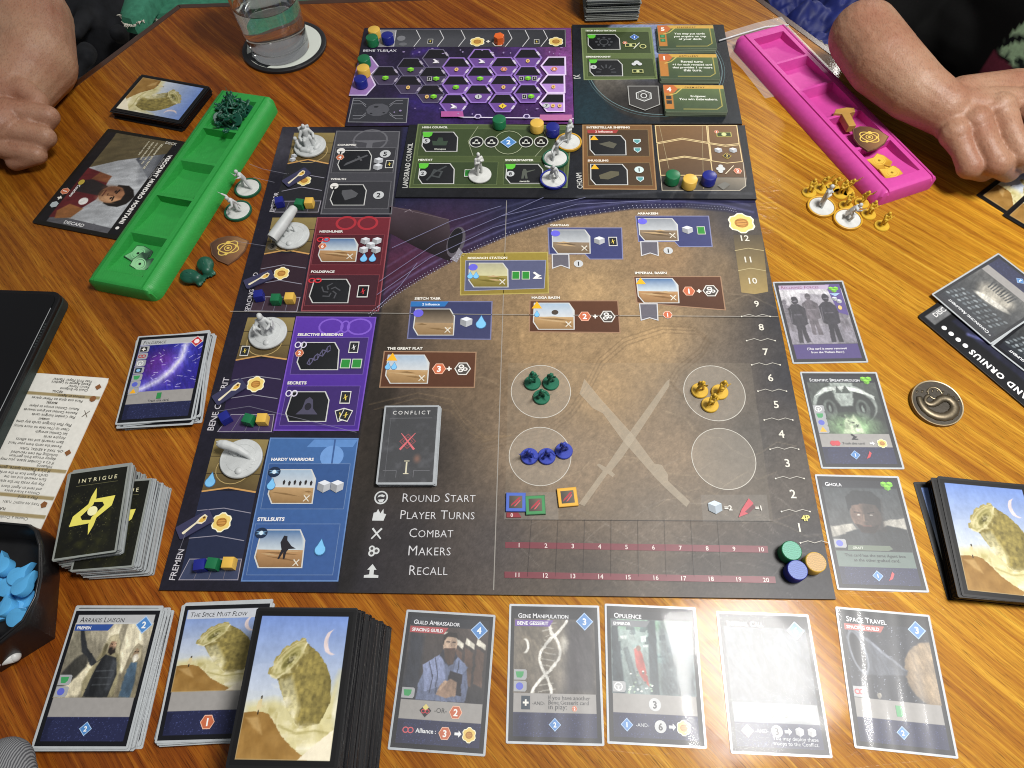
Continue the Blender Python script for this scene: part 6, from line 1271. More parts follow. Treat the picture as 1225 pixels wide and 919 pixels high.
# ---------------------------------------------------------------- playing pieces
def plastic(name, col, rough=.42, dirt=.12): return grain(mat(name, col, rough=rough, spec=.45), 900, .06, amount=dirt)
M_GREEN = plastic('green_troop_plastic', (.012, .13, .072)); M_YEL = plastic('yellow_troop_plastic', (.58, .36, .03)); M_BLUE = plastic('blue_troop_plastic', (.03, .052, .36))
M_DGREEN = plastic('dark_green_plastic', (.010, .085, .052)); M_WHITE = plastic('white_plastic', (.60, .61, .59)); M_GREY = plastic('pale_grey_plastic', (.52, .54, .54), .5)
M_RG = plastic('green_ring', (.006, .105, .055)); M_RY = plastic('yellow_ring', (.60, .34, .03)); M_RB = plastic('blue_ring', (.014, .022, .26))
W_G = grain(mat('green_painted_wood', (.010, .145, .055), rough=.38), 500, .1, amount=.15); W_Y = grain(mat('yellow_painted_wood', (.70, .44, .075), rough=.4), 500, .1, amount=.12); W_B = grain(mat('blue_painted_wood', (.012, .018, .21), rough=.36), 500, .1, amount=.15)
W_O = grain(mat('orange_painted_wood', (.72, .13, .02), rough=.35), 500, .1); W_DR = mat('dark_recess', (.01, .01, .01), rough=.8)

def figure(pose_):
    """a small robed fighter, feet at the origin, facing -y; total height about 19 mm"""
    def fill(m):
        if pose_ == 'stand':
            m.capsule((-2.0, 0, .6), 1.0, (-1.5, .2, 5.2), 1.25); m.capsule((-1.5, .2, 5.2), 1.25, (-.9, .3, 9), 1.5); m.capsule((2.2, -.6, .6), 1.0, (1.8, -.5, 5.2), 1.25); m.capsule((1.8, -.5, 5.2), 1.25, (.9, .2, 9), 1.5)
            m.capsule((0, .3, 9), 2.0, (0, .2, 13.4), 2.3, 12); m.ball((0, -.3, 17.0), (1.55, 1.7, 1.9), 12); m.capsule((0, .1, 14), 1.0, (0, -.1, 16), 1.0)
            m.capsule((-2.4, .2, 14), 1.0, (-3.4, -1.2, 10.6), .85); m.capsule((-3.4, -1.2, 10.6), .85, (-.8, -3.0, 10.4), .75); m.capsule((2.4, .2, 14), 1.0, (3.5, -1.5, 11.4), .85); m.capsule((3.5, -1.5, 11.4), .85, (1.6, -3.2, 12.2), .75)
            m.tube([(-3.6, -2.8, 8.6), (4.6, -3.5, 14.8)], [.55, .45], 6); m.box((0, 1.9, 12), (3, 1.4, 4))
        elif pose_ == 'crouch':
            m.capsule((-2.6, -1.5, .6), 1.0, (-2.4, -2.0, 4.4), 1.2); m.capsule((-2.4, -2.0, 4.4), 1.2, (-.8, .6, 5.8), 1.5); m.capsule((2.2, 2.2, .6), .9, (2.2, -.4, 1.4), 1.1); m.capsule((2.2, -.4, 1.4), 1.1, (.9, .8, 5.6), 1.5)
            m.capsule((0, .7, 5.8), 2.0, (0, -.9, 10), 2.2, 12); m.ball((0, -1.9, 13.2), (1.5, 1.7, 1.8), 12); m.capsule((0, -1.2, 10.6), 1.0, (0, -1.7, 12.6), 1.0)
            m.capsule((-2.3, -.8, 10.4), .95, (-4.4, -2.2, 8.6), .8); m.capsule((-4.4, -2.2, 8.6), .8, (-5.8, -3.6, 10.2), .7); m.capsule((2.3, -.8, 10.4), .95, (4.2, -2.0, 8.2), .8); m.capsule((4.2, -2.0, 8.2), .8, (5.0, -4.4, 8.8), .7)
            m.tube([(-6.4, -4.4, 9.2), (-7.6, -5.6, 12.6)], [.45, .3], 6); m.tube([(4.6, -4.0, 8.6), (7.6, -5.4, 10.8)], [.45, .3], 6); m.box((0, 1.3, 9), (2.8, 1.4, 3.4))
        elif pose_ == 'stride':
            m.capsule((-1.6, -2.6, .6), 1.0, (-1.4, -2.2, 5), 1.2); m.capsule((-1.4, -2.2, 5), 1.2, (-.7, 0, 8.4), 1.5); m.capsule((1.8, 2.8, .7), .95, (1.5, 1.2, 4.8), 1.15); m.capsule((1.5, 1.2, 4.8), 1.15, (.8, .2, 8.4), 1.5)
            m.capsule((0, 0, 8.6), 1.95, (.3, -1.1, 13), 2.2, 12); m.ball((.4, -1.9, 16.4), (1.5, 1.65, 1.85), 12); m.capsule((.3, -1.3, 13.5), 1.0, (.4, -1.7, 15.6), 1.0)
            m.capsule((2.5, -1.1, 13.4), .95, (4.4, -2.2, 15.4), .8); m.capsule((4.4, -2.2, 15.4), .8, (5.0, -3.0, 18.0), .7); m.tube([(4.6, -2.2, 16.2), (5.8, -4.6, 22.0)], [.5, .35], 6); m.capsule((-2.0, -1.0, 13.2), .95, (-3.2, 0, 10.2), .8); m.capsule((-3.2, 0, 10.2), .8, (-2.6, -2.2, 9.0), .7); m.box((.2, .9, 12), (2.8, 1.4, 3.8))
    return blob('figure_'+pose_, fill, .30, 2, .4)
FIG = {k: figure(k) for k in ('stand', 'crouch', 'stride')}
BASE = MB().lathe([(7.3, 0), (7.3, 1.1), (6.9, 1.6)], 32).mesh('base', 40)
def troop(x, y, z, rz, pose_, m, label, group, sc=1.0, rot=None):
    t = thing('troop_figure', label, 'game figure', (x, y, z), rot or (0, 0, rz), group); t.scale = (sc,)*3
    put('base', BASE, m, t); o = put('figure', FIG[pose_], m, t); o.location = (0, 0, 1.2*S); return t
R = random.Random(11)
for u, v, rz, ps, w in ((637, 458, .3, 'stand', 'back left'), (659, 458, -.5, 'stride', 'back right'), (647.7, 475, .1, 'crouch', 'front')):
    q = P(u, v, BZ+1.5); troop(q[0], q[1], BZ+.8, rz, ps, M_GREEN, 'green troop figure %s in the upper left combat circle' % {'back left': 'upright at the back left', 'back right': 'with raised gun at the back', 'front': 'crouching in front'}[w], 'green troops in the combat circle')
for u, v, rz, ps, w in ((837, 467.4, -.8, 'stride', 'pointing its gun, back left'), (861, 469, .5, 'stand', 'upright with rifle, back right'), (849.3, 484.4, .2, 'stand', 'upright in front')):
    q = P(u, v, BZ+1.5); troop(q[0], q[1], BZ+.8, rz, ps, M_YEL, 'yellow troop figure %s in the upper right combat circle' % w, 'yellow troops in the combat circle')
for u, v, rz, ps, w in ((633.5, 546, -.3, 'crouch', 'crouching first'), (654, 546, .2, 'crouch', 'crouching in the middle'), (674.6, 539.5, -.7, 'stride', 'striding last')):
    q = P(u, v, BZ+1.5); troop(q[0], q[1], BZ+.8, rz, ps, M_BLUE, 'blue troop figure %s of three in the lower left combat circle' % w, 'blue troops in the combat circle')
YT = [(968, 230.5, 'stand'), (982, 226, 'stride'), (996, 224.6, 'crouch'), (1005, 232, 'stand'), (1013, 229, 'stride'), (1012, 246.5, 'stand'), (1031, 243, 'stride'), (1039, 256.5, 'stand'), (1055, 270, 'stand')]
YL = ['yellow troop farthest left in the crowd beside the pink tray', 'yellow troop with raised gun at the back of the crowd', 'crouching yellow troop behind the white figure in the crowd', 'yellow troop standing mid crowd against the pink tray edge', 'striding yellow troop deepest in the crowd against the pink tray', 'yellow troop between the two white figures', 'yellow troop with gun right behind the front white figure', 'yellow troop standing just right of the front white figure', 'yellow troop standing alone at the near right of the crowd']
for (u, v, ps), lb_ in zip(YT, YL):
    q = P(u, v, 1); troop(q[0], q[1], 0, R.uniform(-.6, .9), ps, M_YEL, lb_, 'yellow troops beside the pink tray')

# agents: pale figure on a round base, some with a coloured ring
ABASE = MB().lathe([(11.9, .2), (12.2, .6), (12.2, 2.0), (11.7, 2.5)], 40).mesh('base', 40)
RING = MB().lathe([(12.35, 0), (14.0, .2), (14.2, 1.0), (14.0, 3.0), (13.4, 3.3), (12.5, 3.0), (12.35, 1.0)], 48, closed=False).mesh('ring', 45)
def agent_mesh(k):
    def fill(m):
        if k == 'hero':
            m.capsule((-2.6, -.5, .6), 1.3, (-2.2, 0, 8), 1.6); m.capsule((-2.2, 0, 8), 1.6, (-1.2, .3, 14), 2.1); m.capsule((2.6, .6, .6), 1.3, (2.2, .2, 8), 1.6); m.capsule((2.2, .2, 8), 1.6, (1.2, .3, 14), 2.1)
            m.capsule((0, .3, 14.5), 2.6, (0, 0, 21), 3.1, 12); m.capsule((0, 0, 22), 1.3, (0, -.2, 25), 1.3); m.ball((0, -.4, 26.6), (2.0, 2.2, 2.5), 12)
            m.capsule((-3.4, 0, 21.6), 1.4, (-4.6, -.6, 16.6), 1.2); m.capsule((-4.6, -.6, 16.6), 1.2, (-1.4, -3.0, 18), 1.1); m.capsule((3.4, 0, 21.6), 1.4, (4.6, -1.0, 17), 1.2); m.capsule((4.6, -1, 17), 1.2, (1.2, -3.2, 19.6), 1.1)
            m.add([(-3.2, 2.4, 21), (3.2, 2.4, 21), (4.4, 3.6, 4), (-4.4, 3.6, 4), (-2.6, 1.2, 20), (2.6, 1.2, 20), (3.4, 2.2, 5), (-3.4, 2.2, 5)], [(0, 1, 2, 3), (7, 6, 5, 4), (0, 4, 5, 1), (1, 5, 6, 2), (2, 6, 7, 3), (3, 7, 4, 0)])
        elif k == 'lunge':
            m.capsule((-4.4, -3.4, .6), 1.3, (-3.6, -3.0, 7), 1.6); m.capsule((-3.6, -3, 7), 1.6, (-1.0, .4, 12), 2.0); m.capsule((4.2, 3.6, .6), 1.3, (2.8, 1.6, 6.6), 1.5); m.capsule((2.8, 1.6, 6.6), 1.5, (1, .6, 12), 2.0)
            m.capsule((0, .4, 12.5), 2.5, (.2, -2.0, 18.6), 2.9, 12); m.capsule((.2, -2.3, 19), 1.3, (.3, -3.2, 22), 1.3); m.ball((.3, -3.6, 23.6), (1.9, 2.2, 2.4), 12)
            m.capsule((3.2, -2.2, 19), 1.3, (7.2, -1.4, 21), 1.1); m.capsule((7.2, -1.4, 21), 1.1, (10.0, -3.6, 23), 1.0); m.tube([(9.2, -3.0, 22.2), (14.5, -7.0, 26.5)], [.55, .25], 6); m.capsule((-2.8, -2.4, 18.6), 1.3, (-6.2, -4.4, 15), 1.1); m.capsule((-6.2, -4.4, 15), 1.1, (-6.6, -7.4, 13.6), 1.0); m.tube([(-6.4, -6.8, 13.8), (-8.2, -10, 17.8)], [.5, .25], 6)
        else:
            m.capsule((-3, -1.2, .6), 1.3, (-3.2, -2.6, 6.6), 1.5); m.capsule((-3.2, -2.6, 6.6), 1.5, (-1, .6, 10), 2.0); m.capsule((3.4, 1.6, .6), 1.3, (3.4, -.6, 5), 1.5); m.capsule((3.4, -.6, 5), 1.5, (1, .6, 10), 2.0); m.capsule((0, .6, 10.4), 2.4, (0, -2.4, 15.8), 2.8, 12); m.ball((0, -4.2, 20), (1.9, 2.1, 2.4), 12); m.capsule((0, -2.8, 16.4), 1.3, (0, -3.8, 18.8), 1.3)
            m.capsule((-2.8, -2.4, 16.2), 1.3, (-6.4, -2.6, 17.6), 1.1); m.capsule((-6.4, -2.6, 17.6), 1.1, (-8.2, -5.2, 20.6), .95); m.tube([(-8, -4.6, 19.8), (-9, -8.4, 25.5)], [.5, .25], 6); m.capsule((2.8, -2.4, 16.2), 1.3, (5.6, -4.4, 13), 1.1); m.capsule((5.6, -4.4, 13), 1.1, (5.2, -7.6, 12), .95); m.tube([(4.2, -6.8, 12.4), (10, -10.5, 8)], [.5, .25], 6)
            m.add([(-3, .2, 15.6), (3, .2, 15.6), (4, 5.0, 5), (-4, 5.0, 5), (-2.6, -.8, 15), (2.6, -.8, 15), (3.2, 3.8, 5), (-3.2, 3.8, 5)], [(0, 1, 2, 3), (7, 6, 5, 4), (0, 4, 5, 1), (1, 5, 6, 2), (2, 6, 7, 3), (3, 7, 4, 0)])
    return blob('agent_'+k, fill, .38, 2, .4)
AG = {k: agent_mesh(k) for k in ('hero', 'lunge', 'duel')}
def agent(u, v, z, rz, k, ring, label):
    q = P(u, v, z+2.5); t = thing('agent_figure', label, 'game figure', (q[0], q[1], z), (0, 0, rz), 'pale agent figures'); zb = .4 if ring else 0
    o = put('base', ABASE, M_WHITE, t, (0, 0, zb)); f = put('figure', AG[k], M_WHITE if not ring else M_GREY, t, (0, 0, zb+2.2))
    if ring: put('ring', RING, ring, t)
LZ = BZ+2.4+.5
agent(574, 208.4, LZ, .5, 'hero', None, 'plain white standing figure without a ring on the green council panel')
agent(680.4, 169.5, LZ, .9, 'hero', M_RY, 'pale figure on yellow ringed base, rearmost of the trio on the council board')
agent(664.5, 189, LZ, .3, 'lunge', M_RG, 'pale lunging figure on a green ringed base, middle of the trio on the council board')
agent(661.9, 213.8, LZ, -.2, 'duel', M_RB, 'pale bent figure on a blue ringed base on the council board')
agent(296.3, 224.5, 0, -1.2, 'lunge', M_RG, 'pale figure with drawn blade on green ring, farther of the two by the green tray')
agent(284.6, 251.8, 0, -.9, 'duel', M_RG, 'pale crouching figure on green ring, nearer of the two by the green tray')
agent(983, 246.9, 0, 1.0, 'hero', M_RY, 'pale caped figure on yellow ring, left of the two in the yellow crowd')
agent(1014.5, 261.8, 0, 1.2, 'duel', M_RY, 'pale leaning figure on yellow ring, front of the two in the yellow crowd')

# the four faction pieces on the left of the board
FBASE = MB().lathe([(17.2, 0), (17.6, .6), (17.6, 2.2), (16.9, 3.0), (12.5, 3.05), (12.3, 2.8), (12.0, 3.1), (2, 3.2)], 48).mesh('base', 40)
def faction(u, v, rz, label, fill, vox=.6, extra=None):
    z = BZ+.9; q = P(u, v, z+3); t = thing('faction_figure', label, 'game figure', (q[0], q[1], z), (0, 0, rz), 'pale faction figures on the left column'); put('base', FBASE, M_GREY, t)
    o = put('figure', blob('faction_mesh', fill, vox*.7, 2, .4), M_GREY, t); o.location = (0, 0, 2.6*S)
    d = put('marker_dome', MB().ball((0, 0, 0), (3.2, 3.2, 2.2), 14).mesh('marker_dome', 180), M_GREY, t); d.location = (-1*S, -11.5*S, 3*S); return t
def f_emp(m):
    m.capsule((0, 4, 0), 7, (0, 4.5, 6), 5.5, 14); m.capsule((-4, -2, 1), 2.2, (-4, -1, 8), 2.0); m.capsule((4, -2, 1), 2.2, (4, -1, 8), 2.0); m.capsule((-4, -1, 8), 2.2, (-2, 4, 9), 2.4); m.capsule((4, -1, 8), 2.2, (2, 4, 9), 2.4); m.capsule((0, 4, 9), 3.2, (0, 4.5, 17), 3.6, 12)
    m.ball((0, 3.6, 22.5), (2.2, 2.4, 2.8), 12); m.capsule((0, 4, 18), 1.5, (0, 3.8, 21), 1.5); m.capsule((-4, 4, 16.8), 1.8, (-7.6, 1.5, 12), 1.5); m.capsule((-7.6, 1.5, 12), 1.5, (-7, -3, 11), 1.3); m.capsule((4, 4, 16.8), 1.8, (7.4, 2, 12), 1.5); m.capsule((7.4, 2, 12), 1.5, (6.4, -2.5, 10.6), 1.3)
    m.box((0, 8.4, 9), (12, 2.6, 20)); m.box((-6.6, 5, 5), (2.2, 7, 11)); m.box((6.6, 5, 5), (2.2, 7, 11)); m.capsule((-9, -5, 1), 3.4, (-4, -9, 1), 3.0); m.capsule((-11, -1, 3), 2.6, (-12, 3, 8), 2.2); m.ball((-12.5, 3.4, 11), 2.3, 10); m.capsule((5, -8, 0), 3, (9, -5, 1), 2.6)
faction(370.5, 173.5, .35, 'pale enthroned figure on a round base at the top of the left column', f_emp)
def f_ship(m):
    for k in (-1, 1): m.tube([(k*3, 4, 0), (k*2.2, 5, 8)], [1.0, .9], 8)
    m.tube([(-7, -2, 0), (-6, -1.5, 9)], [1.0, .9], 8)
t = faction(348.8, 281, 0, 'pale cylinder ship on struts over a round base, second in the left column', f_ship)
sh = MB(); n_ = 28; ln = 40
prof = [(5.3, 0), (5.6, 1.5), (5.5, 14), (5.0, 30), (4.2, 38), (2.8, ln), (.2, ln+.6)]; sh.lathe(prof, n_, closed=False); sh.lathe([(5.3, 0), (4.5, .2), (4.2, 10), (.2, 12)], n_, closed=False)
o = put('hull', sh.mesh('hull', 50), M_GREY, t, (-14.5, -13, 13)); dv = Vector((20, 32, 7)); o.rotation_euler = dv.to_track_quat('Z', 'Y').to_euler()
def f_robe(m):
    m.capsule((0, 3, 0), 7.4, (0, 3, 7), 5.2, 16); m.capsule((0, 3, 7), 5.0, (0, 3, 16), 3.6, 14); m.ball((0, 2.4, 21), (2.5, 2.7, 3.2), 12); m.capsule((0, 3.4, 17), 2.6, (0, 3.6, 21.5), 2.6, 12); m.capsule((-3.4, 3, 16), 1.9, (-7.2, -1, 11.5), 1.8); m.capsule((-7.2, -1, 11.5), 1.8, (-3, -4.5, 12), 1.3); m.capsule((3.4, 3, 16), 1.9, (7.2, 0, 11.5), 1.8); m.capsule((7.2, 0, 11.5), 1.8, (3, -4.5, 11), 1.3)
    for k in range(7): a = k*.75-2.2; m.capsule((6.6*math.cos(a-1.57), 3+6.6*math.sin(a-1.57), 0), 1.3, (3.6*math.cos(a-1.57), 3+3.6*math.sin(a-1.57), 12), .8)
    m.box((-8, -2, 11), (1.2, 7, 6)); m.box((8, -1, 11), (1.2, 7, 6)); m.tube([(-6, 5, 0), (-6, 6, 14)], [1.6, 1], 8); m.tube([(6.5, 5, 0), (6.5, 6, 12)], [1.6, 1], 8)
faction(319.8, 397.5, .15, 'pale robed seated figure on a round base, third in the left column', f_robe)
def f_worm(m):
    pts = [(9, -2, -1), (6, 1, 3.2), (1, 4.5, 6.5), (-5, 7.5, 8.6), (-10, 9.6, 9.6), (-13, 10.6, 9.8)]; rad = [1.6, 2.6, 3.4, 3.8, 4.0, 3.5]
    for i in range(5): m.capsule(pts[i], rad[i], pts[i+1], rad[i+1], 14)
    for k in range(5): a = k*1.256; m.capsule((-13, 10.6, 9.8), 1.4, (-15.6+.3*math.cos(a), 11.4+2.2*math.cos(a), 9.8+2.4*math.sin(a)), .7)
    m.tube([(-4, 4, 0), (-5, 6.6, 6)], [2.8, 1.8], 10); m.tube([(-7, 5.5, 0), (-7.5, 7.6, 6)], [2.0, 1.4], 10)
    for k in range(9): a = -1.0+k*.28; m.tube([(16*math.cos(a)*s_, -2+14*math.sin(a)*s_-(1-s_)*4, .2) for s_ in (.35, .6, .8, .97)], [.35, .55, .55, .3], 6)
faction(287.8, 548, .1, 'pale worm arching from a rippled round base, lowest in the left column', f_worm)

# cubes, discs, tiles
CUBE = MB().box((0, 0, 4), (8.4, 8.4, 8), 0, .5).mesh('cube_block', 40)
FA = {'emperor': ((334.8, 242.5), (358.8, 245), (370.5, 243.5)), 'spacing guild': ((310.3, 354.5), (330.7, 359), (347.3, 357.5)), 'bene gesserit': ((270, 500.5), (298.4, 503), (314.7, 502.5)), 'fremen': ((240.8, 677), (255.8, 675.4), (274.8, 674.5))}
RZ = {('emperor', 0): .25, ('spacing guild', 0): .2, ('bene gesserit', 0): .62, ('bene gesserit', 1): -.25, ('fremen', 0): .12, ('fremen', 1): -.1, ('emperor', 1): -.15}
DESC = {'emperor': 'topmost track box by the pale ship', 'spacing guild': 'track box above the pale robed figure', 'bene gesserit': 'track box above the pale worm', 'fremen': 'lowest track box at the board corner'}
for f_, pts in FA.items():
    for i, (q, m_, n_) in enumerate(zip(pts, (W_B, W_G, W_Y), ('blue', 'green', 'yellow'))):
        w = P(*q, BZ+4); tag(put('influence_cube', CUBE, m_, None, (w[0], w[1], BZ+.75), (0, 0, RZ.get((f_, i), 0)-.06)), '%s wooden cube in the %s' % (n_, DESC[f_]), 'cube', 'influence cubes on the left column')
DISC = MB().lathe([(7.0, 0), (7.5, .4), (7.5, 9.4), (7.1, 9.9), (6.9, 10)], 36).mesh('disc_block', 40)
for u, v, m_, z, lb_ in ((447, 34.8, W_Y, BZ, 'yellow disc at the start of the grey research track, behind the green one'), (444.5, 44.2, W_G, BZ, 'green disc on the corner of the grey research track'), (463, 41.6, W_B, BZ, 'blue disc on the white start box of the grey research track'),
        (434.8, 69.2, W_G, BZ, 'green disc, farthest of three on the lilac start hexagon'), (434, 80.7, W_Y, BZ, 'yellow disc, middle of three on the lilac start hexagon'), (430.7, 93.7, W_B, BZ, 'blue disc, nearest of three on the lilac start hexagon'),
        (597, 142, W_G, LZ, 'green disc at the upper edge of the council panel'), (642.3, 146.7, W_Y, LZ, 'yellow disc beside the blue disc on the council panel'), (661.2, 151.3, W_B, LZ, 'blue disc behind the trio of figures on the council panel'),
        (805.4, 208.5, W_G, LZ, 'green disc at the foot of the brown cargo track'), (826, 213.8, W_Y, LZ, 'yellow disc between green and blue at the foot of the brown cargo track'), (849.2, 209.5, W_B, LZ, 'blue disc at the foot of the brown cargo track')):
    zz = z+.6; w = P(u, v, zz+10); tag(put('marker_disc', DISC, m_, None, (w[0], w[1], zz)), lb_, 'disc', 'wooden marker discs')
def lined(base, tint):
    m = mat('scored_'+base, tint, rough=.5); tc = N(m, 'ShaderNodeTexCoord'); wv = N(m, 'ShaderNodeTexWave'); wv.inputs['Scale'].default_value = 420; wv.inputs['Distortion'].default_value = 5; wv.inputs['Detail'].default_value = 3; L(m, tc.outputs['Object'], wv.inputs['Vector'])
    r = ramp(m, [(.2, tuple(x*.5 for x in tint)), (.8, tuple(min(1, x*1.5) for x in tint))]); L(m, wv.outputs['Fac'], r.inputs['Fac']); L(m, r.outputs[0], bsdf(m).inputs['Base Color']); return m
for u, v, side, top_, lb_ in ((947.3, 658.5, W_G, (.10, .34, .24), 'green disc with a pale grainy top at the lower right board corner'), (976.4, 672.3, W_Y, (.46, .29, .11), 'tan topped disc overhanging the lower right board edge'), (954.3, 681.8, W_B, (.11, .16, .42), 'blue disc with a striped top at the lower right board corner')):
    w = P(u, v, BZ+10.5); t = thing('marker_disc', lb_, 'disc', (w[0], w[1], BZ+.5), (0, 0, .3), 'wooden marker discs'); put('disc_block', DISC, side, t); put('end_grain', MB().lathe([(6.9, 10.03), (.3, 10.04)], 32).mesh('end_grain'), lined(lb_[:4], top_), t)
w = P(596.9, 43, BZ+9); t = thing('hexagon_token', 'orange hexagon block standing on the grey research track', 'token', (w[0], w[1], BZ+.6), (0, 0, .2))
MB().prism([(6.6*math.cos(k*1.0472), 6.6*math.sin(k*1.0472)) for k in range(6)], 0, 9, .5).build('block', W_O, t)
def stampz(k, s=5): pass
for u, v, c_, b_, rz, lb_ in ((617, 600.5, '#3a55a8', '#4a66bc', .0, 'blue edged combat tile beside the score strip'), (640.5, 604, '#2d6a40', '#3f8a54', .05, 'green edged combat tile beside the blue one'), (679, 594.5, '#c8962a', '#dca838', .1, 'yellow edged combat tile apart from the blue and green ones')):
    w = P(u, v, BZ+2.4); t = thing('combat_tile', lb_, 'tile', (w[0], w[1], BZ+.55), (0, 0, rz-.066), 'combat tiles by the score strip'); MB().box((0, 0, .9), (15.6, 15.6, 1.8), 0, .25).build('tile', mat('tile_edge', c_, rough=.5), t)
    p = Print(None, 1.8); sq = lambda k: [(-k, -k), (k, -k), (k, k), (-k, k)]; p.poly(sq(7.2), b_); p.poly(sq(5.2), '#4c463e', cols=['#3c3832', '#5c544a', '#6a6256', '#46403a']); p.poly([(-4, -3.6), (-3.2, -1.6), (2.6, 4), (4, 3.4), (.6, -.2)], '#a83844'); p.poly([(-1.6, -3.8), (3.4, 2), (3.8, 1), (-.2, -3.6)], '#c45560'); p.build('print', INK, t)

# tech tiles in small piles on the technology board
def tile_face(num, title, lines, left):
    cv = Canvas(68, 46, .7, '#46583a'); cv.grad(0, '#3a4a34', 1, '#5c6e42'); cv.mul(.92+.16*cv.noise(8, 3)); cv.mix(cv.poly([(0, .86), (1, .86), (1, 1), (0, 1)], 0), '#c9a04a'); cv.mix(cv.poly([(0, .1), (.145, .1), (.145, .7), (0, .7)], 0), '#b87a38'); cv.mix(cv.poly([(0, .70), (.17, .70), (.24, .85), (.17, 1), (0, 1)], 0), '#c06a38')
    cv.mix(cv.line([(.1, .62), (.2, .68), (.3, .86)], .02)*.9, '#d8c268'); cv.mix(cv.line([(.3, .1), (.84, .1), (.93, .22), (.93, .86)], .014)*.9, '#c8b458'); p = Print(None, .06)
    p.text(title, (24, 40.6), (24+2.5*len(title), 40.6), '#5a3f14', .02, space=.15); p.text(num, (4, 35), (8.6, 35), '#f6efe6', .05)
    for i, s in enumerate(lines): y = 25-5.4*i+2.4*(len(lines)-2); w_ = min(46, 2.15*len(s)); p.text(s, (38-w_/2, y), (38+w_/2, y), '#eef0e6', .02)
    for i, k in enumerate(left): p.shape((5, 24-8*i), 3, [(-1, -1), (1, -1), (1, 1), (-1, 1)], k); p.shape((5, 24-8*i), 1.6, [(-.9, -.9), (.9, -.9), (.9, .9), (-.9, .9)], '#2b2a22' if k != '#2f7a4a' else '#57a070')
    return cv, p
TI = [((786, 31), (852.5, 31.3), (856.5, 57.5), (788.5, 57.5), '5', 'SPACEPORT', ('You may put cards', 'you acquire on top', 'of your deck.'), ('#2f7a4a', '#2f7a4a'), 3, 'green tile numbered five, farthest of three on the technology board'),
      ((788, 65.3), (857, 65.3), (861, 94), (790.5, 93.5), '1', 'ARTILLERY', ('Reveal turn:', '+1 for each revealed card', 'that provides 1 or more', 'this turn.'), (), 3, 'green tile numbered one, middle of three on the technology board'),
      ((794, 102.6), (865, 103), (869.5, 132.5), (797, 132.5), '4', 'CHEMISTRY', ('Endgame:', 'You win tiebreakers.'), ('#3a3a34', '#3a3a34'), 3, 'green tile numbered four, nearest of three on the technology board')]
TT = 2.0
for *q, num, ttl, lines, left, n_, lb_ in TI:
    a = pose(C4(q), BZ+TT*n_+.5, 68.5, 46.5)
    for k in range(n_):
        t = thing('tech_tile', lb_+', top of its pile' if k == n_-1 else 'tile lower in the pile under the green tile numbered '+{'5': 'five', '1': 'one', '4': 'four'}[num], 'tile', (a[0]+R.gauss(0, .25), a[1]+R.gauss(0, .25), BZ+.5+k*TT), (0, 0, a[2]+R.gauss(0, .006)), 'green tiles in the pile numbered '+num)
        MB().prism(rrect(68.5, 46.5, 1.5, 3), 0, TT-.08, .15).build('tile', mat('tile_board', '#7d8a72', rough=.55), t)
        if k == n_-1:
            cv, p = tile_face(num, ttl, lines, left); fo = put('printed_face', cv.mesh('tile_face', -34, -23, TT-.04), CARDFACE, t); o = p.build('lettering', INK, fo); o.location = (-34*S, -23*S, (TT-.06)*S)
# clear violet spoon tiles lying across the tracks
ACR = mat('violet_tile', '#3b3b58', rough=.22, spec=.5)
for q, lb_ in ((((336.7, 216.4), (364.6, 199.5), (372, 207.6), (344, 223.7)), 'violet tile with a golden spoon on the topmost track'), (((291, 336.8), (324.9, 321.5), (328, 332.4), (294.4, 344.4)), 'violet tile with a golden spoon over the word spacing'), (((252, 475), (289, 452), (295, 462.6), (260.4, 484.6)), 'violet tile with a golden spoon on the track left of the violet panel'), (((209.5, 633), (250.3, 610.8), (255.8, 620.9), (215, 644.5)), 'violet tile with a golden spoon on the lowest track')):
    z = BZ+2.2; w = [P(*c_, z)[:2] for c_ in q]; ctr = sum(w)/4; d = (w[1]-w[0])+(w[2]-w[3]); a = math.atan2(d[1], d[0]); ln_ = np.linalg.norm(d)/2; wd = (np.linalg.norm(w[3]-w[0])+np.linalg.norm(w[2]-w[1]))/2; wd = max(12, min(15, wd))
    t = thing('spoon_tile', lb_, 'tile', (ctr[0], ctr[1], BZ+.8), (0, 0, a), 'violet spoon tiles across the tracks'); MB().prism(rrect(ln_, wd, 1.5, 3), 0, 1.5, .25).build('tile', ACR, t)
    p = Print(None, 1.5); h = ln_/2-3
    p.poly([(-h, -wd*.18), (-h+1, -wd*.26), (h*.15, -.4), (h*.42, -wd*.24), (h*.75, -wd*.2), (h, .6), (h*.9, wd*.28), (h*.5, wd*.24), (h*.1, .9), (-h+.4, -wd*.08)], '#e6ddc0'); p.poly([(h*.28, 0), (h*.5, -wd*.16), (h*.76, -wd*.13), (h*.92, .6), (h*.8, wd*.18), (h*.5, wd*.13)], '#d8ac4a'); p.ell((h*.76, .9), 1.1, .9, '#5a3a1c'); p.build('print', INK, t)

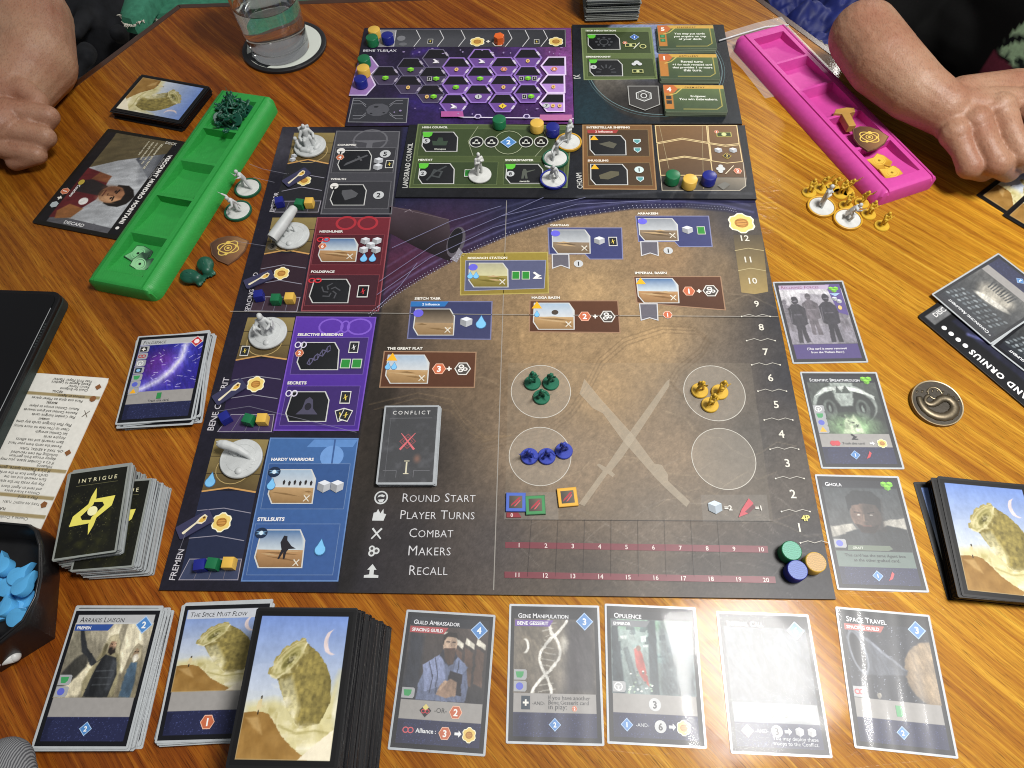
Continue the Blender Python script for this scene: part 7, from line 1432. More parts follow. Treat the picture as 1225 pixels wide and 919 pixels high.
# coin, crest tokens, green shells
q = P(1122, 481, 5); t = thing('metal_coin', 'aged bronze coin with a coiled relief beside the black leader sheet', 'coin', (q[0], q[1], 0), (.055, .02, -.3))
BR = mat('aged_bronze', (.17, .14, .095), rough=.45, metal=.85); grain(BR, 300, .25, amount=.35); BRE = grain(mat('bronze_rim', (.36, .30, .20), rough=.4, metal=.9), 300, .1, amount=.2); BRD = grain(mat('bronze_field', (.055, .047, .036), rough=.55, metal=.5), 260, .6, amount=.3)
MB().lathe([(20.6, .4), (21.2, 1.0), (21.2, 3.6), (20.8, 4.2)], 64).build('body', BR, t, 40); MB().lathe([(21.0, 3.9), (20.9, 4.5), (19.9, 4.6), (19.5, 4.2)], 64, closed=False).build('rim', BRE, t, 60); MB().lathe([(19.6, 4.22), (.3, 4.23)], 48).build('field', BRD, t)
mb = MB(); sp_ = [(-15, 3), (-14, -4), (-9, -10.5), (-1, -13.5), (7, -12), (13, -6), (14, 1), (9.5, 6), (3, 5), (-1, -.5), (-6, -4), (-10.5, -1.5), (-9, 4), (-3.5, 7)]; sp_ = [((1-f)*sp_[i][0]+f*sp_[i+1][0], (1-f)*sp_[i][1]+f*sp_[i+1][1]) for i in range(len(sp_)-1) for f in (0, .33, .66)]; sp_ = [tuple(np.mean(sp_[max(0, i-1):i+2], 0)) for i in range(len(sp_))]
mb.tube([(x, y, 4.3) for x, y in sp_], [1.6+2.3*math.sin(math.pi*min(1, .12+i/len(sp_)))*(1+.18*(i % 2)) for i in range(len(sp_))], 10, flat=.6); mb.build('coil_relief', BR, t, 180)
mb = MB(); mb.tube([(5.6*math.cos(k*.4)-2, 5.6*math.sin(k*.4)+8.5, 4.4) for k in range(17)], .7, 6, flat=.6); mb.build('ring_relief', BRE, t, 180)
mb = MB()
for k in range(9): a = k*.7; mb.tube([(-17+k*4.2, 13-abs(k-4)*1.3-3, 4.2), (-16+k*4.2, 16.5-abs(k-4)*1.5-3, 4.4)], [.5, .9], 6, flat=.5)
mb.build('fringe_relief', BR, t, 180)
CREST = [(250.9, 291.4), (260, 285), (272.3, 282), (284.5, 282.7), (297.6, 287.9), (293.2, 299.2), (284.5, 308.8), (272.3, 316.6), (260, 311.4), (253.2, 304.4)]
def crest(t, z0=0, k=1.0):
    w = [P(*c_, 2)[:2] for c_ in CREST]; ctr = sum(w)/len(w); loc_ = [(p_-ctr)*k for p_ in w]; MB().prism(loc_, 0, 2, .3).build('token', mat('crest_token', '#6a4a34', rough=.45), t); p = Print(None, 2.0); p.poly([q*.94 for q in loc_], '#7a563c', cols=['#4a342a', '#5c4230', '#6a4a34', '#8a6444', '#a07a54', '#9a744e', '#8a6444', '#6a4a34', '#553c2c', '#4a342a'])
    for rr in (.5, -.55): p.ell((0, 0), 11*k, 6.2*k, '#e0c060', ring=1.1*k, n=30, rot=rr+.3)
    p.ell((0, 0), 3.6*k, 3.4*k, '#e0c060', ring=.9*k); p.ell((0, 0), 1.6*k, 1.5*k, '#e0c060'); p.ell((-1*k, 7.2*k), 2.4*k, 2.2*k, '#e0c060'); p.ell((8*k, 2.5*k), 1.6*k, 1.5*k, '#e0c060'); p.ell((-1*k, -8*k), 1.6*k, 1.5*k, '#e0c060'); p.build('print', INK, t); return ctr
w_ = [P(*c_, 2)[:2] for c_ in CREST]; ctr = sum(w_)/len(w_)
crest(thing('crest_token', 'brown shield token with golden orbit emblem beside the game board', 'token', (ctr[0], ctr[1], 0)))
for u, v, rz, tx, lb_ in ((246, 318, .4, .1, 'dark green shell piece nearer the brown shield token'), (229, 331, 1.2, -.2, 'dark green shell piece with jagged rim, nearer the green tray')):
    q = P(u, v, 6); t = thing('shell_piece', lb_, 'game piece', (q[0], q[1], 0), (0, 0, rz), 'dark green shell pieces')
    def fl_(m):
        m.ball((0, 2.2, 5.4), (8.2, 10, 5.4), 20); m.capsule((0, -6, 5), 5.6, (0, 4, 6), 6.2, 16)
        for k in range(8): a = math.pi+k*.45; m.capsule((4.6*math.cos(a), -8+2.2*math.sin(a), 3.6+.6*(k % 3)), 1.2, (6.0*math.cos(a), -10.5+2.4*math.sin(a), 2.2+.9*(k % 2)), .8)
    put('shell', blob('shell', fl_, .8, 2), M_DGREEN, t)
    mb = MB()
    for k in (-1, 0, 1): mb.tube([(k*3.6, -4, 10.4-abs(k)*1.3), (k*3.2, 3, 12.0-abs(k)*1.6), (k*1.2, 10, 8.4)], [.5, .55, .3], 6)
    mb.build('ridge', M_DGREEN, t, 180)
# ---------------------------------------------------------------- the two trays
def tray(name, label, m, cx, cy, ang, Lh, Wd, flip=False):
    """tray with five scooped cells; long axis along local y"""
    H = 17.0; t = thing(name, label, 'tray', (cx, cy, 0), (0, 0, ang)); cl = (Lh-26)/5; half = Wd/2; ch = half-17
    xs = sorted(set([round(x, 2) for x in np.concatenate([np.linspace(-half, half, 52), [-ch-.06, -ch, ch, ch+.06], [s*(ch+d) for s in (-1, 1) for d in (5.1, 5.4, 6.6, 6.9)]])]))
    ys = [-Lh/2+d for d in np.concatenate([np.linspace(0, 12, 9)])]; cells = []
    for k in range(5):
        a = -Lh/2+13+k*cl+1.6; b = a+cl-3.2; cells.append((a, b)); ys += [a-.06, a, b, b+.06]+list(np.linspace(a, b, 14)[1:-1])
    ys += [Lh/2-d for d in np.linspace(0, 12, 9)]; ys = sorted(set(np.round(ys, 3)))
    X, Y = np.meshgrid(xs, ys); Z = np.full_like(X, H)
    d = np.clip((np.abs(X)-(half-13))/13, 0, 1); Z -= (1-np.sqrt(np.clip(1-d*d, 0, 1)))*(H-2.5)
    e = np.clip((np.abs(Y)-(Lh/2-5))/5, 0, 1); Z = np.minimum(Z, H-(1-np.sqrt(np.clip(1-e*e, 0, 1)))*5)
    g = (np.abs(np.abs(X)-(ch+6.0)) < .75) & (np.abs(Y) < Lh/2-1.5); Z = np.where(g, Z-1.7, Z)
    for a, b in cells:
        ins = (X >= -ch) & (X <= ch) & (Y >= a) & (Y <= b); f = (b-Y)/(b-a) if not flip else (Y-a)/(b-a)
        Z = np.where(ins, H-10.5+7.5*np.clip(f*1.15-.15, 0, 1)**1.6+1.6*(X/ch)**2, Z)
    r2 = 9.0                                                     # rounded corners of the outline
    qx = np.clip(np.abs(X)-(half-r2), 0, None); qy = np.clip(np.abs(Y)-(Lh/2-r2), 0, None); mx_ = np.maximum(qx, qy); hy = np.hypot(qx, qy)+1e-9
    k = np.where((qx > 0) & (qy > 0), mx_/hy, 1); X2 = np.sign(X)*(np.minimum(np.abs(X), half-r2)+qx*k); Y2 = np.sign(Y)*(np.minimum(np.abs(Y), Lh/2-r2)+qy*k)
    ny, nx = X.shape; v = np.stack([X2, Y2, Z], -1).reshape(-1, 3); mb = MB(); mb.add(v, [(j*nx+i, j*nx+i+1, (j+1)*nx+i+1, (j+1)*nx+i) for j in range(ny-1) for i in range(nx-1)])
    rim = [i for i in range(nx)]+[j*nx+nx-1 for j in range(1, ny)]+[(ny-1)*nx+i for i in range(nx-2, -1, -1)]+[j*nx for j in range(ny-2, 0, -1)]
    mb.add([(*v[i][:2], 0.15) for i in rim], []); b0 = nx*ny; n_ = len(rim)
    mb.f += [(rim[(i+1) % n_], rim[i], b0+i, b0+(i+1) % n_) for i in range(n_)]; mb.f.append(tuple(b0+i for i in range(n_)))
    mb.build('tray_body', m, t, 32); return t, cells
PINKM = grain(mat('pink_plastic', (.56, .060, .315), rough=.5, spec=.4), 1400, .25, amount=.06); GRNM = grain(mat('green_plastic', (.028, .30, .055), rough=.45, spec=.4), 1400, .25, amount=.06)
def layer_lines(m):
    tc = N(m, 'ShaderNodeTexCoord'); wv = N(m, 'ShaderNodeTexWave', bands_direction='DIAGONAL'); wv.inputs['Scale'].default_value = 330; wv.inputs['Distortion'].default_value = .6; L(m, tc.outputs['Object'], wv.inputs['Vector'])
    old = [n for n in m.node_tree.nodes if n.type == 'BUMP'][0]; b = N(m, 'ShaderNodeBump'); b.inputs['Strength'].default_value = .16; b.inputs['Distance'].default_value = .0003; L(m, wv.outputs['Fac'], b.inputs['Height']); L(m, old.outputs[0], b.inputs['Normal']); L(m, b.outputs[0], bsdf(m).inputs['Normal'])
layer_lines(PINKM); layer_lines(GRNM)
def trayfit(cn, z): 
    w = [P(*c_, z)[:2] for c_ in cn]; ctr = sum(w)/4; d = (w[0]+w[1])/2-(w[2]+w[3])/2; return ctr, math.atan2(-d[0], d[1]), np.linalg.norm(d), (np.linalg.norm(w[1]-w[0])+np.linalg.norm(w[2]-w[3]))/2
gc, ga, gl, gw = trayfit([(262, 113), (333, 123), (185, 357), (104, 340)], 8); GT, GCELL = tray('storage_tray', 'long green plastic tray with five cells at the left', GRNM, *gc, ga, gl, gw)
pc_, pa, pl_, pw = trayfit([(877, 54), (940, 31), (1119, 216), (1053, 243)], 8); PT, PCELL = tray('storage_tray', 'long pink plastic tray with five cells at the right', PINKM, *pc_, pa, pl_, pw)
def on_tray(c0, a, x, y, z): return (c0[0]+math.cos(a)*x-math.sin(a)*y, c0[1]+math.sin(a)*x+math.cos(a)*y, z)
a0, b0_ = GCELL[4]
for k in range(18):
    x, y = R.uniform(-15, 15), R.uniform(a0+5, b0_-5); z = 8.5+R.uniform(0, 6)+(7 if k > 9 else 0)
    troop(*on_tray(gc, ga, x, y, z), 0, ('stand', 'crouch', 'stride')[k % 3], M_DGREEN, 'dark green troop figure in the jumbled heap in the green tray', 'dark green troops heaped in the green tray', .95, (R.uniform(-.9, .9), R.uniform(-.9, .9), R.uniform(0, 6)))
def banner_token(name, label, col, c2, loc_, rz, tilt=0, z=0):
    t = thing(name, label, 'token', (loc_[0], loc_[1], loc_[2]), (tilt, tilt*.5, rz), 'card notched tokens'); q = [(-10, -9), (-3, -12), (0, -5.5), (4, -11), (11, -7), (10, 4), (6, 10), (-2, 7.5), (-11, 9)]
    MB().prism(q, 0, 1.8, .2).build('token', mat('notched_token', col, rough=.5), t); p = Print(None, 1.8); p.poly([(x*.92, y*.92) for x, y in q], col, cols=[col]*5+[c2]*4); p.ell((0, 1), 6.4, 5.4, c2, ring=1.0); p.ell((0, 1), 5.0, 4.2, c2); p.ell((0, 1.2), 1.5, 1.4, '#17261c' if col[1] < '6' else '#8a6a18'); p.build('print', INK, t)
q1, q2 = P(166, 304, 10), P(169, 315, 12)
banner_token('notched_token', 'dark green notched token with pale disc, under another in the green tray', '#2c4a38', '#7fc48a', (q1[0], q1[1], 8.4), .9, .10); banner_token('notched_token', 'dark green notched token with pale disc, uppermost in the green tray', '#2c4a38', '#9ad8a0', (q2[0], q2[1], 10.6), 2.2, -.14)
q = P(1013, 141, 18); t = thing('hammer_token', 'tan T shaped block standing in the pink tray', 'token', (q[0], q[1], 12), (0, 0, pa-.25)); TAN = grain(mat('tan_wood', (.42, .24, .055), rough=.5), 300, .2, amount=.25)
MB().prism([(-4, -15), (4, -15), (4.5, 5), (11, 6), (12, 12), (4, 14), (-8, 13), (-12, 7), (-4.5, 5)], 0, 8, .6).build('block', TAN, t)
q = P(1038, 168, 16); t = thing('crest_token', 'brown shield token with golden orbit emblem lying in the pink tray', 'token', (q[0], q[1], 18.2), (.06, -.04, -.5)); crest(t, 0, .92)
for u, v, rz, lb_ in ((1052, 194, .5, 'yellow notched token nearer the brown token in the pink tray'), (1059, 199, 1.9, 'yellow notched token under the other two in the pink tray'), (1067, 208.5, .2, 'yellow notched token nearest the open end of the pink tray')):
    q = P(u, v, 12); banner_token('notched_token', lb_, '#b8862a', '#dcb44a', (q[0], q[1], 9.2+(2.2 if 'under' not in lb_ else 0)), rz, .06)

# thin zip bag under the pink tray
BAG = film_mat('polythene', white=.20, rough=.35, refl=.10)
bq = [(860, 41.5), (905, 28), (935, 20.7), (944, 33), (1004, 93), (1000, 97), (940, 112), (928, 116), (915, 118.6), (888, 84), (872.4, 68.3), (860, 50.7)]
t = thing('zip_bag', 'clear plastic zip bag under the far end of the pink tray', 'bag', (*P(900, 70, 0)[:2], 0)); o_ = P(900, 70, 0)[:2]
mb = MB(); n_ = 13; w = [P(*c_, 0)[:2]-o_ for c_ in bq]; cc = sum(w)/len(w); rr = random.Random(5)
mb.add([(*cc, .6)]+[(*(cc+(p_-cc)*.55), .8+rr.uniform(0, .1)) for p_ in w]+[(*p_, .7+rr.uniform(.0, .12)) for p_ in w], [(0, 1+i, 1+(i+1) % 12) for i in range(12)]+[(1+i, 13+i, 13+(i+1) % 12, 1+(i+1) % 12) for i in range(12)]); mb.build('film_sheet', BAG, t)
mb = MB(); za = [P(*c_, 3)[:2]-o_ for c_ in ((860, 49.5), (884, 42), (915, 33), (943, 30.5))]; mb.tube([(*p_, 3.6) for p_ in za], 1.0, 6); mb.build('zip_strip', mat('zip_strip', (.62, .64, .66), rough=.3), t, 180)

# ---------------------------------------------------------------- glass of water on a coaster
q = P(340, 54, 4); gx, gy = q[0], q[1]; t = thing('coaster', 'round black rimmed coaster with a white ring face under the water glass', 'coaster', (gx, gy, 0))
MB().lathe([(51, 0), (52, 1), (52, 3.6), (51, 4.4), (46.5, 4.5), (46, 4.0)], 64).build('rim', mat('black_rubber', (.012, .012, .014), rough=.5), t, 40)
MB().lathe([(46.4, 4.05), (.4, 4.06)], 48).build('face', mat('coaster_face', (.66, .70, .64), rough=.35), t)
p = Print(None, 4.06); p.poly([(-44, -14), (-40, -24), (-27, -37), (-16, -43), (-10, -38), (-30, -22), (-36, -8)], '#23262a'); p.text('COOL', (-39, -18), (-20, -36), '#c9d0cc', .03); p.build('print', INK, t)
def clear(name, ior, tint):
    m = mat(name, tint, rough=.0); bsdf(m).inputs['Transmission Weight'].default_value = 1; bsdf(m).inputs['IOR'].default_value = ior; return m
GL = clear('clear_glass', 1.47, (.985, .99, .99)); WT = clear('water_body', 1.33, (.985, .995, .995))
q = P(336, 57, 5); t = thing('water_glass', 'clear tumbler of water standing on the black rimmed coaster', 'glass', (q[0], q[1], 4.2))
prof = [(33, 0), (35.2, .8), (35.6, 4), (35.9, 12), (36.1, 13), (36.6, 26), (36.9, 27), (37.2, 41), (37.6, 42), (39.5, 82), (41.5, 120)]
ring_ = []
for r_, z_ in prof:
    ring_.append((r_, z_))
MB().lathe([(.05, .2)]+ring_+[(41.3, 120.6), (40.2, 120.6), (39.6, 120), (37.4, 82), (35.4, 48), (34.6, 30), (33.8, 16), (31.5, 10), (26, 8.2), (.05, 8)], 96).build('tumbler', GL, t, 60)
MB().lathe([(.05, 8.1), (26, 8.3), (31.6, 10.1), (33.95, 16), (34.75, 30), (35.5, 48), (36.3, 61.6), (35.6, 60.4), (20, 60.1), (.05, 60.1)], 96).build('water', WT, t, 60)

# ---------------------------------------------------------------- black tablet, bowl of drops
z0 = 2.0; c0 = P(77, 349, 14)[:2]; dx = P(5, 346, 14)[:2]-c0; dx /= np.linalg.norm(dx); dy = P(-2, 545, 14)[:2]-P(71, 392, 14)[:2]; dy /= np.linalg.norm(dy)
w_, h_ = 170, 245; perp = np.array([-dy[1], dy[0]]); perp = perp if perp @ dx > 0 else -perp; ctr = c0+perp*w_/2+dy*h_/2; a = math.atan2(-perp[1], -perp[0])
t = thing('tablet', 'black tablet in a dark case lying over the beige rules card', 'tablet', (ctr[0], ctr[1], z0), (0, 0, a))
MB().prism(rrect(w_, h_, 11, 6), 0, 9, 1.5).build('case', grain(mat('tablet_case', (.012, .022, .021), rough=.5), 800, .3), t); MB().prism(rrect(w_-.5, h_-.5, 11, 6), 9.05, 12.5, 1.0).build('cover', grain(mat('black_cover', (.006, .006, .007), rough=.5, spec=.3), 900, .3, amount=.1), t)
MB().prism(rrect(w_-9, h_-9, 8, 5), 12.5, 13.2, .3).build('screen', mat('black_screen', (.004, .004, .005), rough=.16, spec=.35), t)
mb = MB()
for k in range(9): mb.box((w_/2-2.4, h_/2-38-k*3.1, 12.55), (1.5, 1.4, .3))
mb.build('speaker_grille', mat('grille', (.03, .04, .04), rough=.5), t)
MB().tube([(w_/2-4.6, h_/2-20, 12.9), (w_/2-4.6, -h_/2+10, 12.9)], .3, 6).build('screen_edge', mat('bevel_edge', (.35, .37, .38), rough=.2), t)
for y in (-18, 2): MB().lathe([(3.0, 9.2), (2.8, 12.7), (.2, 12.8)], 16, c=(w_/2-3.4, y-30, 0)).build('button', mat('tablet_button', (.02, .035, .034), rough=.35), t, 40)

BLKP = grain(mat('black_plastic', (.010, .010, .011), rough=.33, spec=.5), 500, .12, amount=.2)
top = [P(*c_, 38)[:2] for c_ in ((2, 624), (36, 627), (45, 634), (50, 652), (50, 690), (45, 715), (30, 744), (0, 769))]; bot = [P(*c_, 0)[:2] for c_ in ((5, 634), (40, 636), (60, 638), (68, 646), (72, 690), (70, 718), (66, 764), (2, 804))]
o_ = P(-60, 700, 0)[:2]; t = thing('token_bowl', 'black plastic bowl holding pale blue drops at the left edge', 'bowl', (o_[0], o_[1], 0))
far = [(-150, -70), (-165, 0), (-130, 70)]; far = [np.array(f_)+np.array([60, 0]) for f_ in far]
topL = [p_-o_ for p_ in top]+[np.array([-75, -55.]), np.array([-88, 5.]), np.array([-70, 48.])]; botL = [p_-o_ for p_ in bot]+[np.array([-70, -52.]), np.array([-82, 5.]), np.array([-62, 44.])]
topL = topL[::-1]; botL = botL[::-1]; n_ = len(topL); cc = sum(topL)/n_
rings = [[(*p_, .2) for p_ in botL], [(*(p_*.9+b_*.1), 33) for p_, b_ in zip(topL, botL)], [(*p_, 37) for p_ in topL], [(*(cc+(p_-cc)*.985), 38) for p_ in topL], [(*(cc+(p_-cc)*.955), 37) for p_ in topL], [(*(cc+(p_-cc)*.86), 14) for p_ in topL], [(*(cc+(p_-cc)*.70), 7) for p_ in topL]]
vs = [v_ for r_ in rings for v_ in r_]; fs = [(k*n_+i, k*n_+(i+1) % n_, (k+1)*n_+(i+1) % n_, (k+1)*n_+i) for k in range(len(rings)-1) for i in range(n_)]+[tuple(range(n_))[::-1], tuple(range(6*n_, 7*n_))]
MB().add(vs, fs).build('bowl', BLKP, t, 50)
mb = MB(); mb.tube([(*(cc+(p_-cc)*.97), 38.2) for p_ in topL+topL[:1]], .9, 6); mb.build('rim', BLKP, t, 180)
DRP = []
for tt in np.linspace(.42, 2*math.pi-.42, 18): DRP.append((6.6*math.sin(tt), -2+6.6*math.cos(tt)))
DRP = [(0, 11.5), (1.6, 6.6)]+DRP+[(-1.6, 6.6)]
DM = MB().prism(DRP, 0, 6.5, .6).mesh('drop_block', 40); W_D = grain(mat('pale_blue_wood', (.10, .42, .78), rough=.42), 500, .1, amount=.1)
dl = [(2, 675, 20, .4), (10, 698, 17, -.9), (22, 686, 21, -.75), (27, 699, 22, -.62), (7, 724, 17, .3), (22, 736, 20, -1.25), (12, 731, 12, 2.2), (-8, 700, 14, 1.0), (-12, 725, 13, .2), (14, 712, 10, .8), (-20, 680, 12, 2.0), (4, 690, 10, 1.4), (30, 720, 10, 2.6)]
DLB = ['uppermost at the bowl far side', 'lying under two others mid bowl', 'leaning on its neighbour at the upper right', 'at the right wall of the bowl', 'round end up near the front left', 'nearest the front wall of the bowl', 'low between the front pair', 'at the left frame edge mid bowl', 'at the left frame edge near the front', 'on the bowl floor in the gap', 'beyond the left frame edge', 'half buried at the far side', 'on the bowl floor by the right wall']
for (u, v, z, rz), lb_ in zip(dl, DLB):
    if u < -10: continue
    q = P(u, v, z+4); tag(put('water_drop', DM, W_D, None, (q[0], q[1], z-2), (R.uniform(-.22, .22), R.uniform(-.22, .22), rz)), 'pale blue wooden drop '+lb_, 'drop', 'wooden drops in the black bowl')
q = P(2, 789, 12); t = thing('white_peg', 'small white rounded peg against the black bowl wall', 'peg', (q[0], q[1], 3)); MB().capsule((-14, -2, 5), 4.2, (6, 2.2, 5), 4.0, 14).build('peg', M_WHITE, t, 180)
# ---------------------------------------------------------------- people and cloth round the table
def skin_mat():
    m = mat('skin', (.40, .235, .155), rough=.5, spec=.4, sss=.12); tc = N(m, 'ShaderNodeTexCoord')
    n1 = N(m, 'ShaderNodeTexNoise'); n1.inputs['Scale'].default_value = 16; n1.inputs['Detail'].default_value = 5; L(m, tc.outputs['Object'], n1.inputs['Vector'])
    r = ramp(m, [(.3, (.29, .125, .075)), (.5, (.355, .190, .120)), (.72, (.42, .26, .17))]); L(m, n1.outputs['Fac'], r.inputs['Fac'])
    mp = N(m, 'ShaderNodeMapping'); mp.inputs['Rotation'].default_value = (0, 0, .6); mp.inputs['Scale'].default_value = (1, .22, 1); L(m, tc.outputs['Object'], mp.inputs['Vector'])
    n2 = N(m, 'ShaderNodeTexNoise'); n2.inputs['Scale'].default_value = 950; n2.inputs['Detail'].default_value = 3; L(m, mp.outputs[0], n2.inputs['Vector'])
    h = ramp(m, [(.36, (.66, .60, .56)), (.5, (1, 1, 1))]); L(m, n2.outputs['Fac'], h.inputs['Fac']); mx = N(m, 'ShaderNodeMix', data_type='RGBA', blend_type='MULTIPLY'); mx.inputs[0].default_value = .55
    L(m, r.outputs[0], mx.inputs[6]); L(m, h.outputs[0], mx.inputs[7])
    v = N(m, 'ShaderNodeTexVoronoi'); v.inputs['Scale'].default_value = 85; L(m, tc.outputs['Object'], v.inputs['Vector']); vr = ramp(m, [(.06, (.5, .36, .3)), (.10, (1, 1, 1))]); L(m, v.outputs['Distance'], vr.inputs['Fac'])
    m3 = N(m, 'ShaderNodeMix', data_type='RGBA', blend_type='MULTIPLY'); m3.inputs[0].default_value = .35; L(m, mx.outputs[2], m3.inputs[6]); L(m, vr.outputs[0], m3.inputs[7]); L(m, m3.outputs[2], bsdf(m).inputs['Base Color'])
    n4 = N(m, 'ShaderNodeTexVoronoi', feature='DISTANCE_TO_EDGE'); n4.inputs['Scale'].default_value = 420; L(m, tc.outputs['Object'], n4.inputs['Vector'])
    b = N(m, 'ShaderNodeBump'); b.inputs['Strength'].default_value = .3; b.inputs['Distance'].default_value = .0006; L(m, n4.outputs['Distance'], b.inputs['Height'])
    n5 = N(m, 'ShaderNodeTexNoise'); n5.inputs['Scale'].default_value = 55; n5.inputs['Detail'].default_value = 4; L(m, tc.outputs['Object'], n5.inputs['Vector'])
    b2 = N(m, 'ShaderNodeBump'); b2.inputs['Strength'].default_value = .42; b2.inputs['Distance'].default_value = .004; L(m, n5.outputs['Fac'], b2.inputs['Height']); L(m, b.outputs[0], b2.inputs['Normal']); L(m, b2.outputs[0], bsdf(m).inputs['Normal'])
    return m
SKIN = skin_mat()
CLOTHM = grain(mat('black_cotton', (.006, .006, .007), rough=.85, spec=.2), 700, .4, amount=.3)
def arm_r(m):
    c_ = lambda a, r1, b, r2, n=18: m.capsule(P(*a), r1, P(*b), r2, n)
    c_((1033, 42, 58), 35, (1057, 74, 56), 35, 22); c_((1057, 74, 56), 35, (1094, 108, 52), 30, 22); c_((1094, 108, 52), 30, (1130, 131, 50), 25, 20)
    mcp = [((1143, 160, 44), 15), ((1167, 147, 52), 15), ((1195, 130, 57), 15.5), ((1226, 122, 57), 15)]
    pip = [((1161, 199, 34), 12.0), ((1193, 196, 42), 12.4), ((1221, 184, 47), 12.6), ((1256, 172, 46), 12.4)]
    dip = [((1176, 206, 18), 10), ((1206, 206, 22), 10.4), ((1236, 196, 26), 10.6), ((1268, 184, 26), 10.4)]
    for (a, ra), (b, rb), (d, rd) in zip(mcp, pip, dip):
        md = tuple((p_+q_)/2 for p_, q_ in zip(a, b)); me_ = (md[0], md[1], md[2]+3)
        c_((1132, 133, 48), 24, a, ra-1, 16); c_(a, ra, me_, rb*.92, 14); c_(me_, rb*.92, b, rb, 14); c_(b, rb, d, rd, 14); c_(d, rd, (d[0]+14, d[1]-14, d[2]-6), rd-1, 12); m.ball(P(*b), rb+.9, 14); m.ball(P(a[0], a[1], a[2]+2.5), ra+.2, 14)
        c_((1146+.3*(a[0]-1143), 133, 58), 6, (a[0], a[1], a[2]+ra-7.5), 6, 10)
    c_((1150, 118, 50), 22, (1215, 108, 48), 21, 16); c_((1215, 108, 48), 21, (1262, 128, 44), 14, 14)
def person(name_label, fill, vox, sm):
    t = thing('person', name_label, 'person', (0, 0, 0)); put('body', blob('body', fill, vox, sm), SKIN, t); return t
RP = person('person in black shirt at the right, closed hand resting on black bordered cards', arm_r, 1.5, 5)
EN, ET = np.array([.89, .456]), np.array([.456, -.89])           # outward from and along the far right table edge
RT = np.array([[EN[0], ET[0], 0], [EN[1], ET[1], 0], [0, 0, 1]])
def torso(m):
    c_ = np.array([455, 615])+EN*275; m.ball((*c_, 60), (135, 260, 320), 28, rot=RT); q = c_-ET*150+EN*20; m.ball((*q, 120), (110, 120, 300), 24, rot=RT)
    m.capsule(P(1068, 12, 2), 40, P(1130, -70, 60), 70, 20); m.capsule(P(1105, 30, -20), 50, P(1180, 20, 0), 80, 20)
    for k in (-1, 1): a = c_+ET*k*110; m.capsule((*(a-EN*20), -190), 85, (*(a-EN*190), -170), 78, 20)
me = blob('shirt', torso, 4.0, 8); co = np.zeros(len(me.vertices)*3); me.vertices.foreach_get('co', co); co = co.reshape(-1, 3)/S
dd = co-np.array([0, 0, CAM_H]); zc = np.maximum(dd @ fwd, 1); su = 612.5+CAM_F*(dd @ RIGHT)/zc; sv = 459.5-CAM_F*(dd @ UP)/zc
pcv = Canvas(1, 1, 1); pcv.X, pcv.Y, pcv.asp, pcv.px = su[None], sv[None], 1.0, 1.6; pcv.rgb = np.ones((1, len(co), 3))*hx('#0b0b0d')
sh_ = pcv.poly([(1192, 58), (1212, 38), (1240, 14), (1290, 20), (1290, 110), (1240, 100), (1214, 80)]); pcv.mix(sh_, '#a9c8a0'); pcv.mix(sh_*pcv.line([(1190, 56), (1214, 46), (1250, 46)], 8, 2), '#111316'); pcv.mix(sh_*np.clip((pcv.noise(.09, 4)-.5)*6, 0, 1)*(sv > 62)[None], '#1c2422'); pcv.mix(pcv.poly([(1168, 92), (1189, 61), (1223, 92), (1200, 102)]), '#6a2c3c'); pcv.mix(pcv.poly([(1168, 93), (1200, 92), (1240, 92), (1240, 130), (1168, 130)], 3), '#0d0d10')
at = me.color_attributes.new('col', 'FLOAT_COLOR', 'POINT'); at.data.foreach_set('color', np.concatenate([np.clip(lin(np.clip(pcv.rgb[0], 0, 1)), .004, .8), np.ones((len(co), 1))], 1).astype(np.float32).ravel())
SHIRT = print_mat('black_shirt_print', rough=.9, spec=.15, bump=.5, bscale=700); put('shirt', me, SHIRT, RP)
def arm_l(m):
    c_ = lambda a, r1, b, r2, n=18: m.capsule(P(*a), r1, P(*b), r2, n)
    c_((-40, -60, 70), 62, (28, 22, 50), 52, 22); c_((28, 22, 50), 52, (40, 72, 42), 44, 22); c_((40, 72, 42), 44, (14, 112, 38), 36, 20); c_((14, 112, 38), 36, (-60, 150, 40), 34, 20)
    c_((-60, 160, 40), 34, (0, 150, 38), 27, 18); c_((-20, 118, 52), 16, (26, 108, 50), 14, 14); c_((26, 108, 50), 14, (44, 122, 42), 12.5, 14); c_((44, 122, 42), 12.5, (36, 150, 34), 12, 14)
    c_((8, 134, 46), 15, (58, 139, 36), 11.5, 14); c_((58, 139, 36), 11.5, (44, 160, 24), 10.5, 14); c_((4, 156, 38), 14, (54, 164, 28), 11.5, 14); c_((54, 164, 28), 11.5, (34, 182, 17), 10.5, 14); c_((0, 176, 28), 12, (44, 185, 19), 10.5, 14); c_((44, 185, 19), 10.5, (18, 194, 13), 9.5, 14)
LP = person('person at the left with a bare forearm and a closed fist above the table edge', arm_l, 1.5, 5)
def trouser(m):
    m.capsule(P(-30, 0, -170), 120, P(150, 40, -190), 100, 20); m.capsule(P(20, 90, -200), 95, P(190, 20, -210), 90, 20); m.ball(P(150, -10, -330), (220, 200, 190), 22)
    r = random.Random(8)
    for k in range(8): u, v = r.uniform(60, 190), r.uniform(0, 90); m.capsule(P(u, v, -120), 16, P(u+r.uniform(-40, 40), v+r.uniform(-30, 30), -110), 12, 10)
JEAN = grain(mat('dark_denim', (.010, .011, .014), rough=.8, spec=.3), 420, .5, amount=.55); put('trousers', blob('trousers', trouser, 6.0, 5), JEAN, LP)
q = P(108, 118, -70); t = thing('stool', 'black round stool top beside the left edge of the table', 'stool', (q[0], q[1], -740))
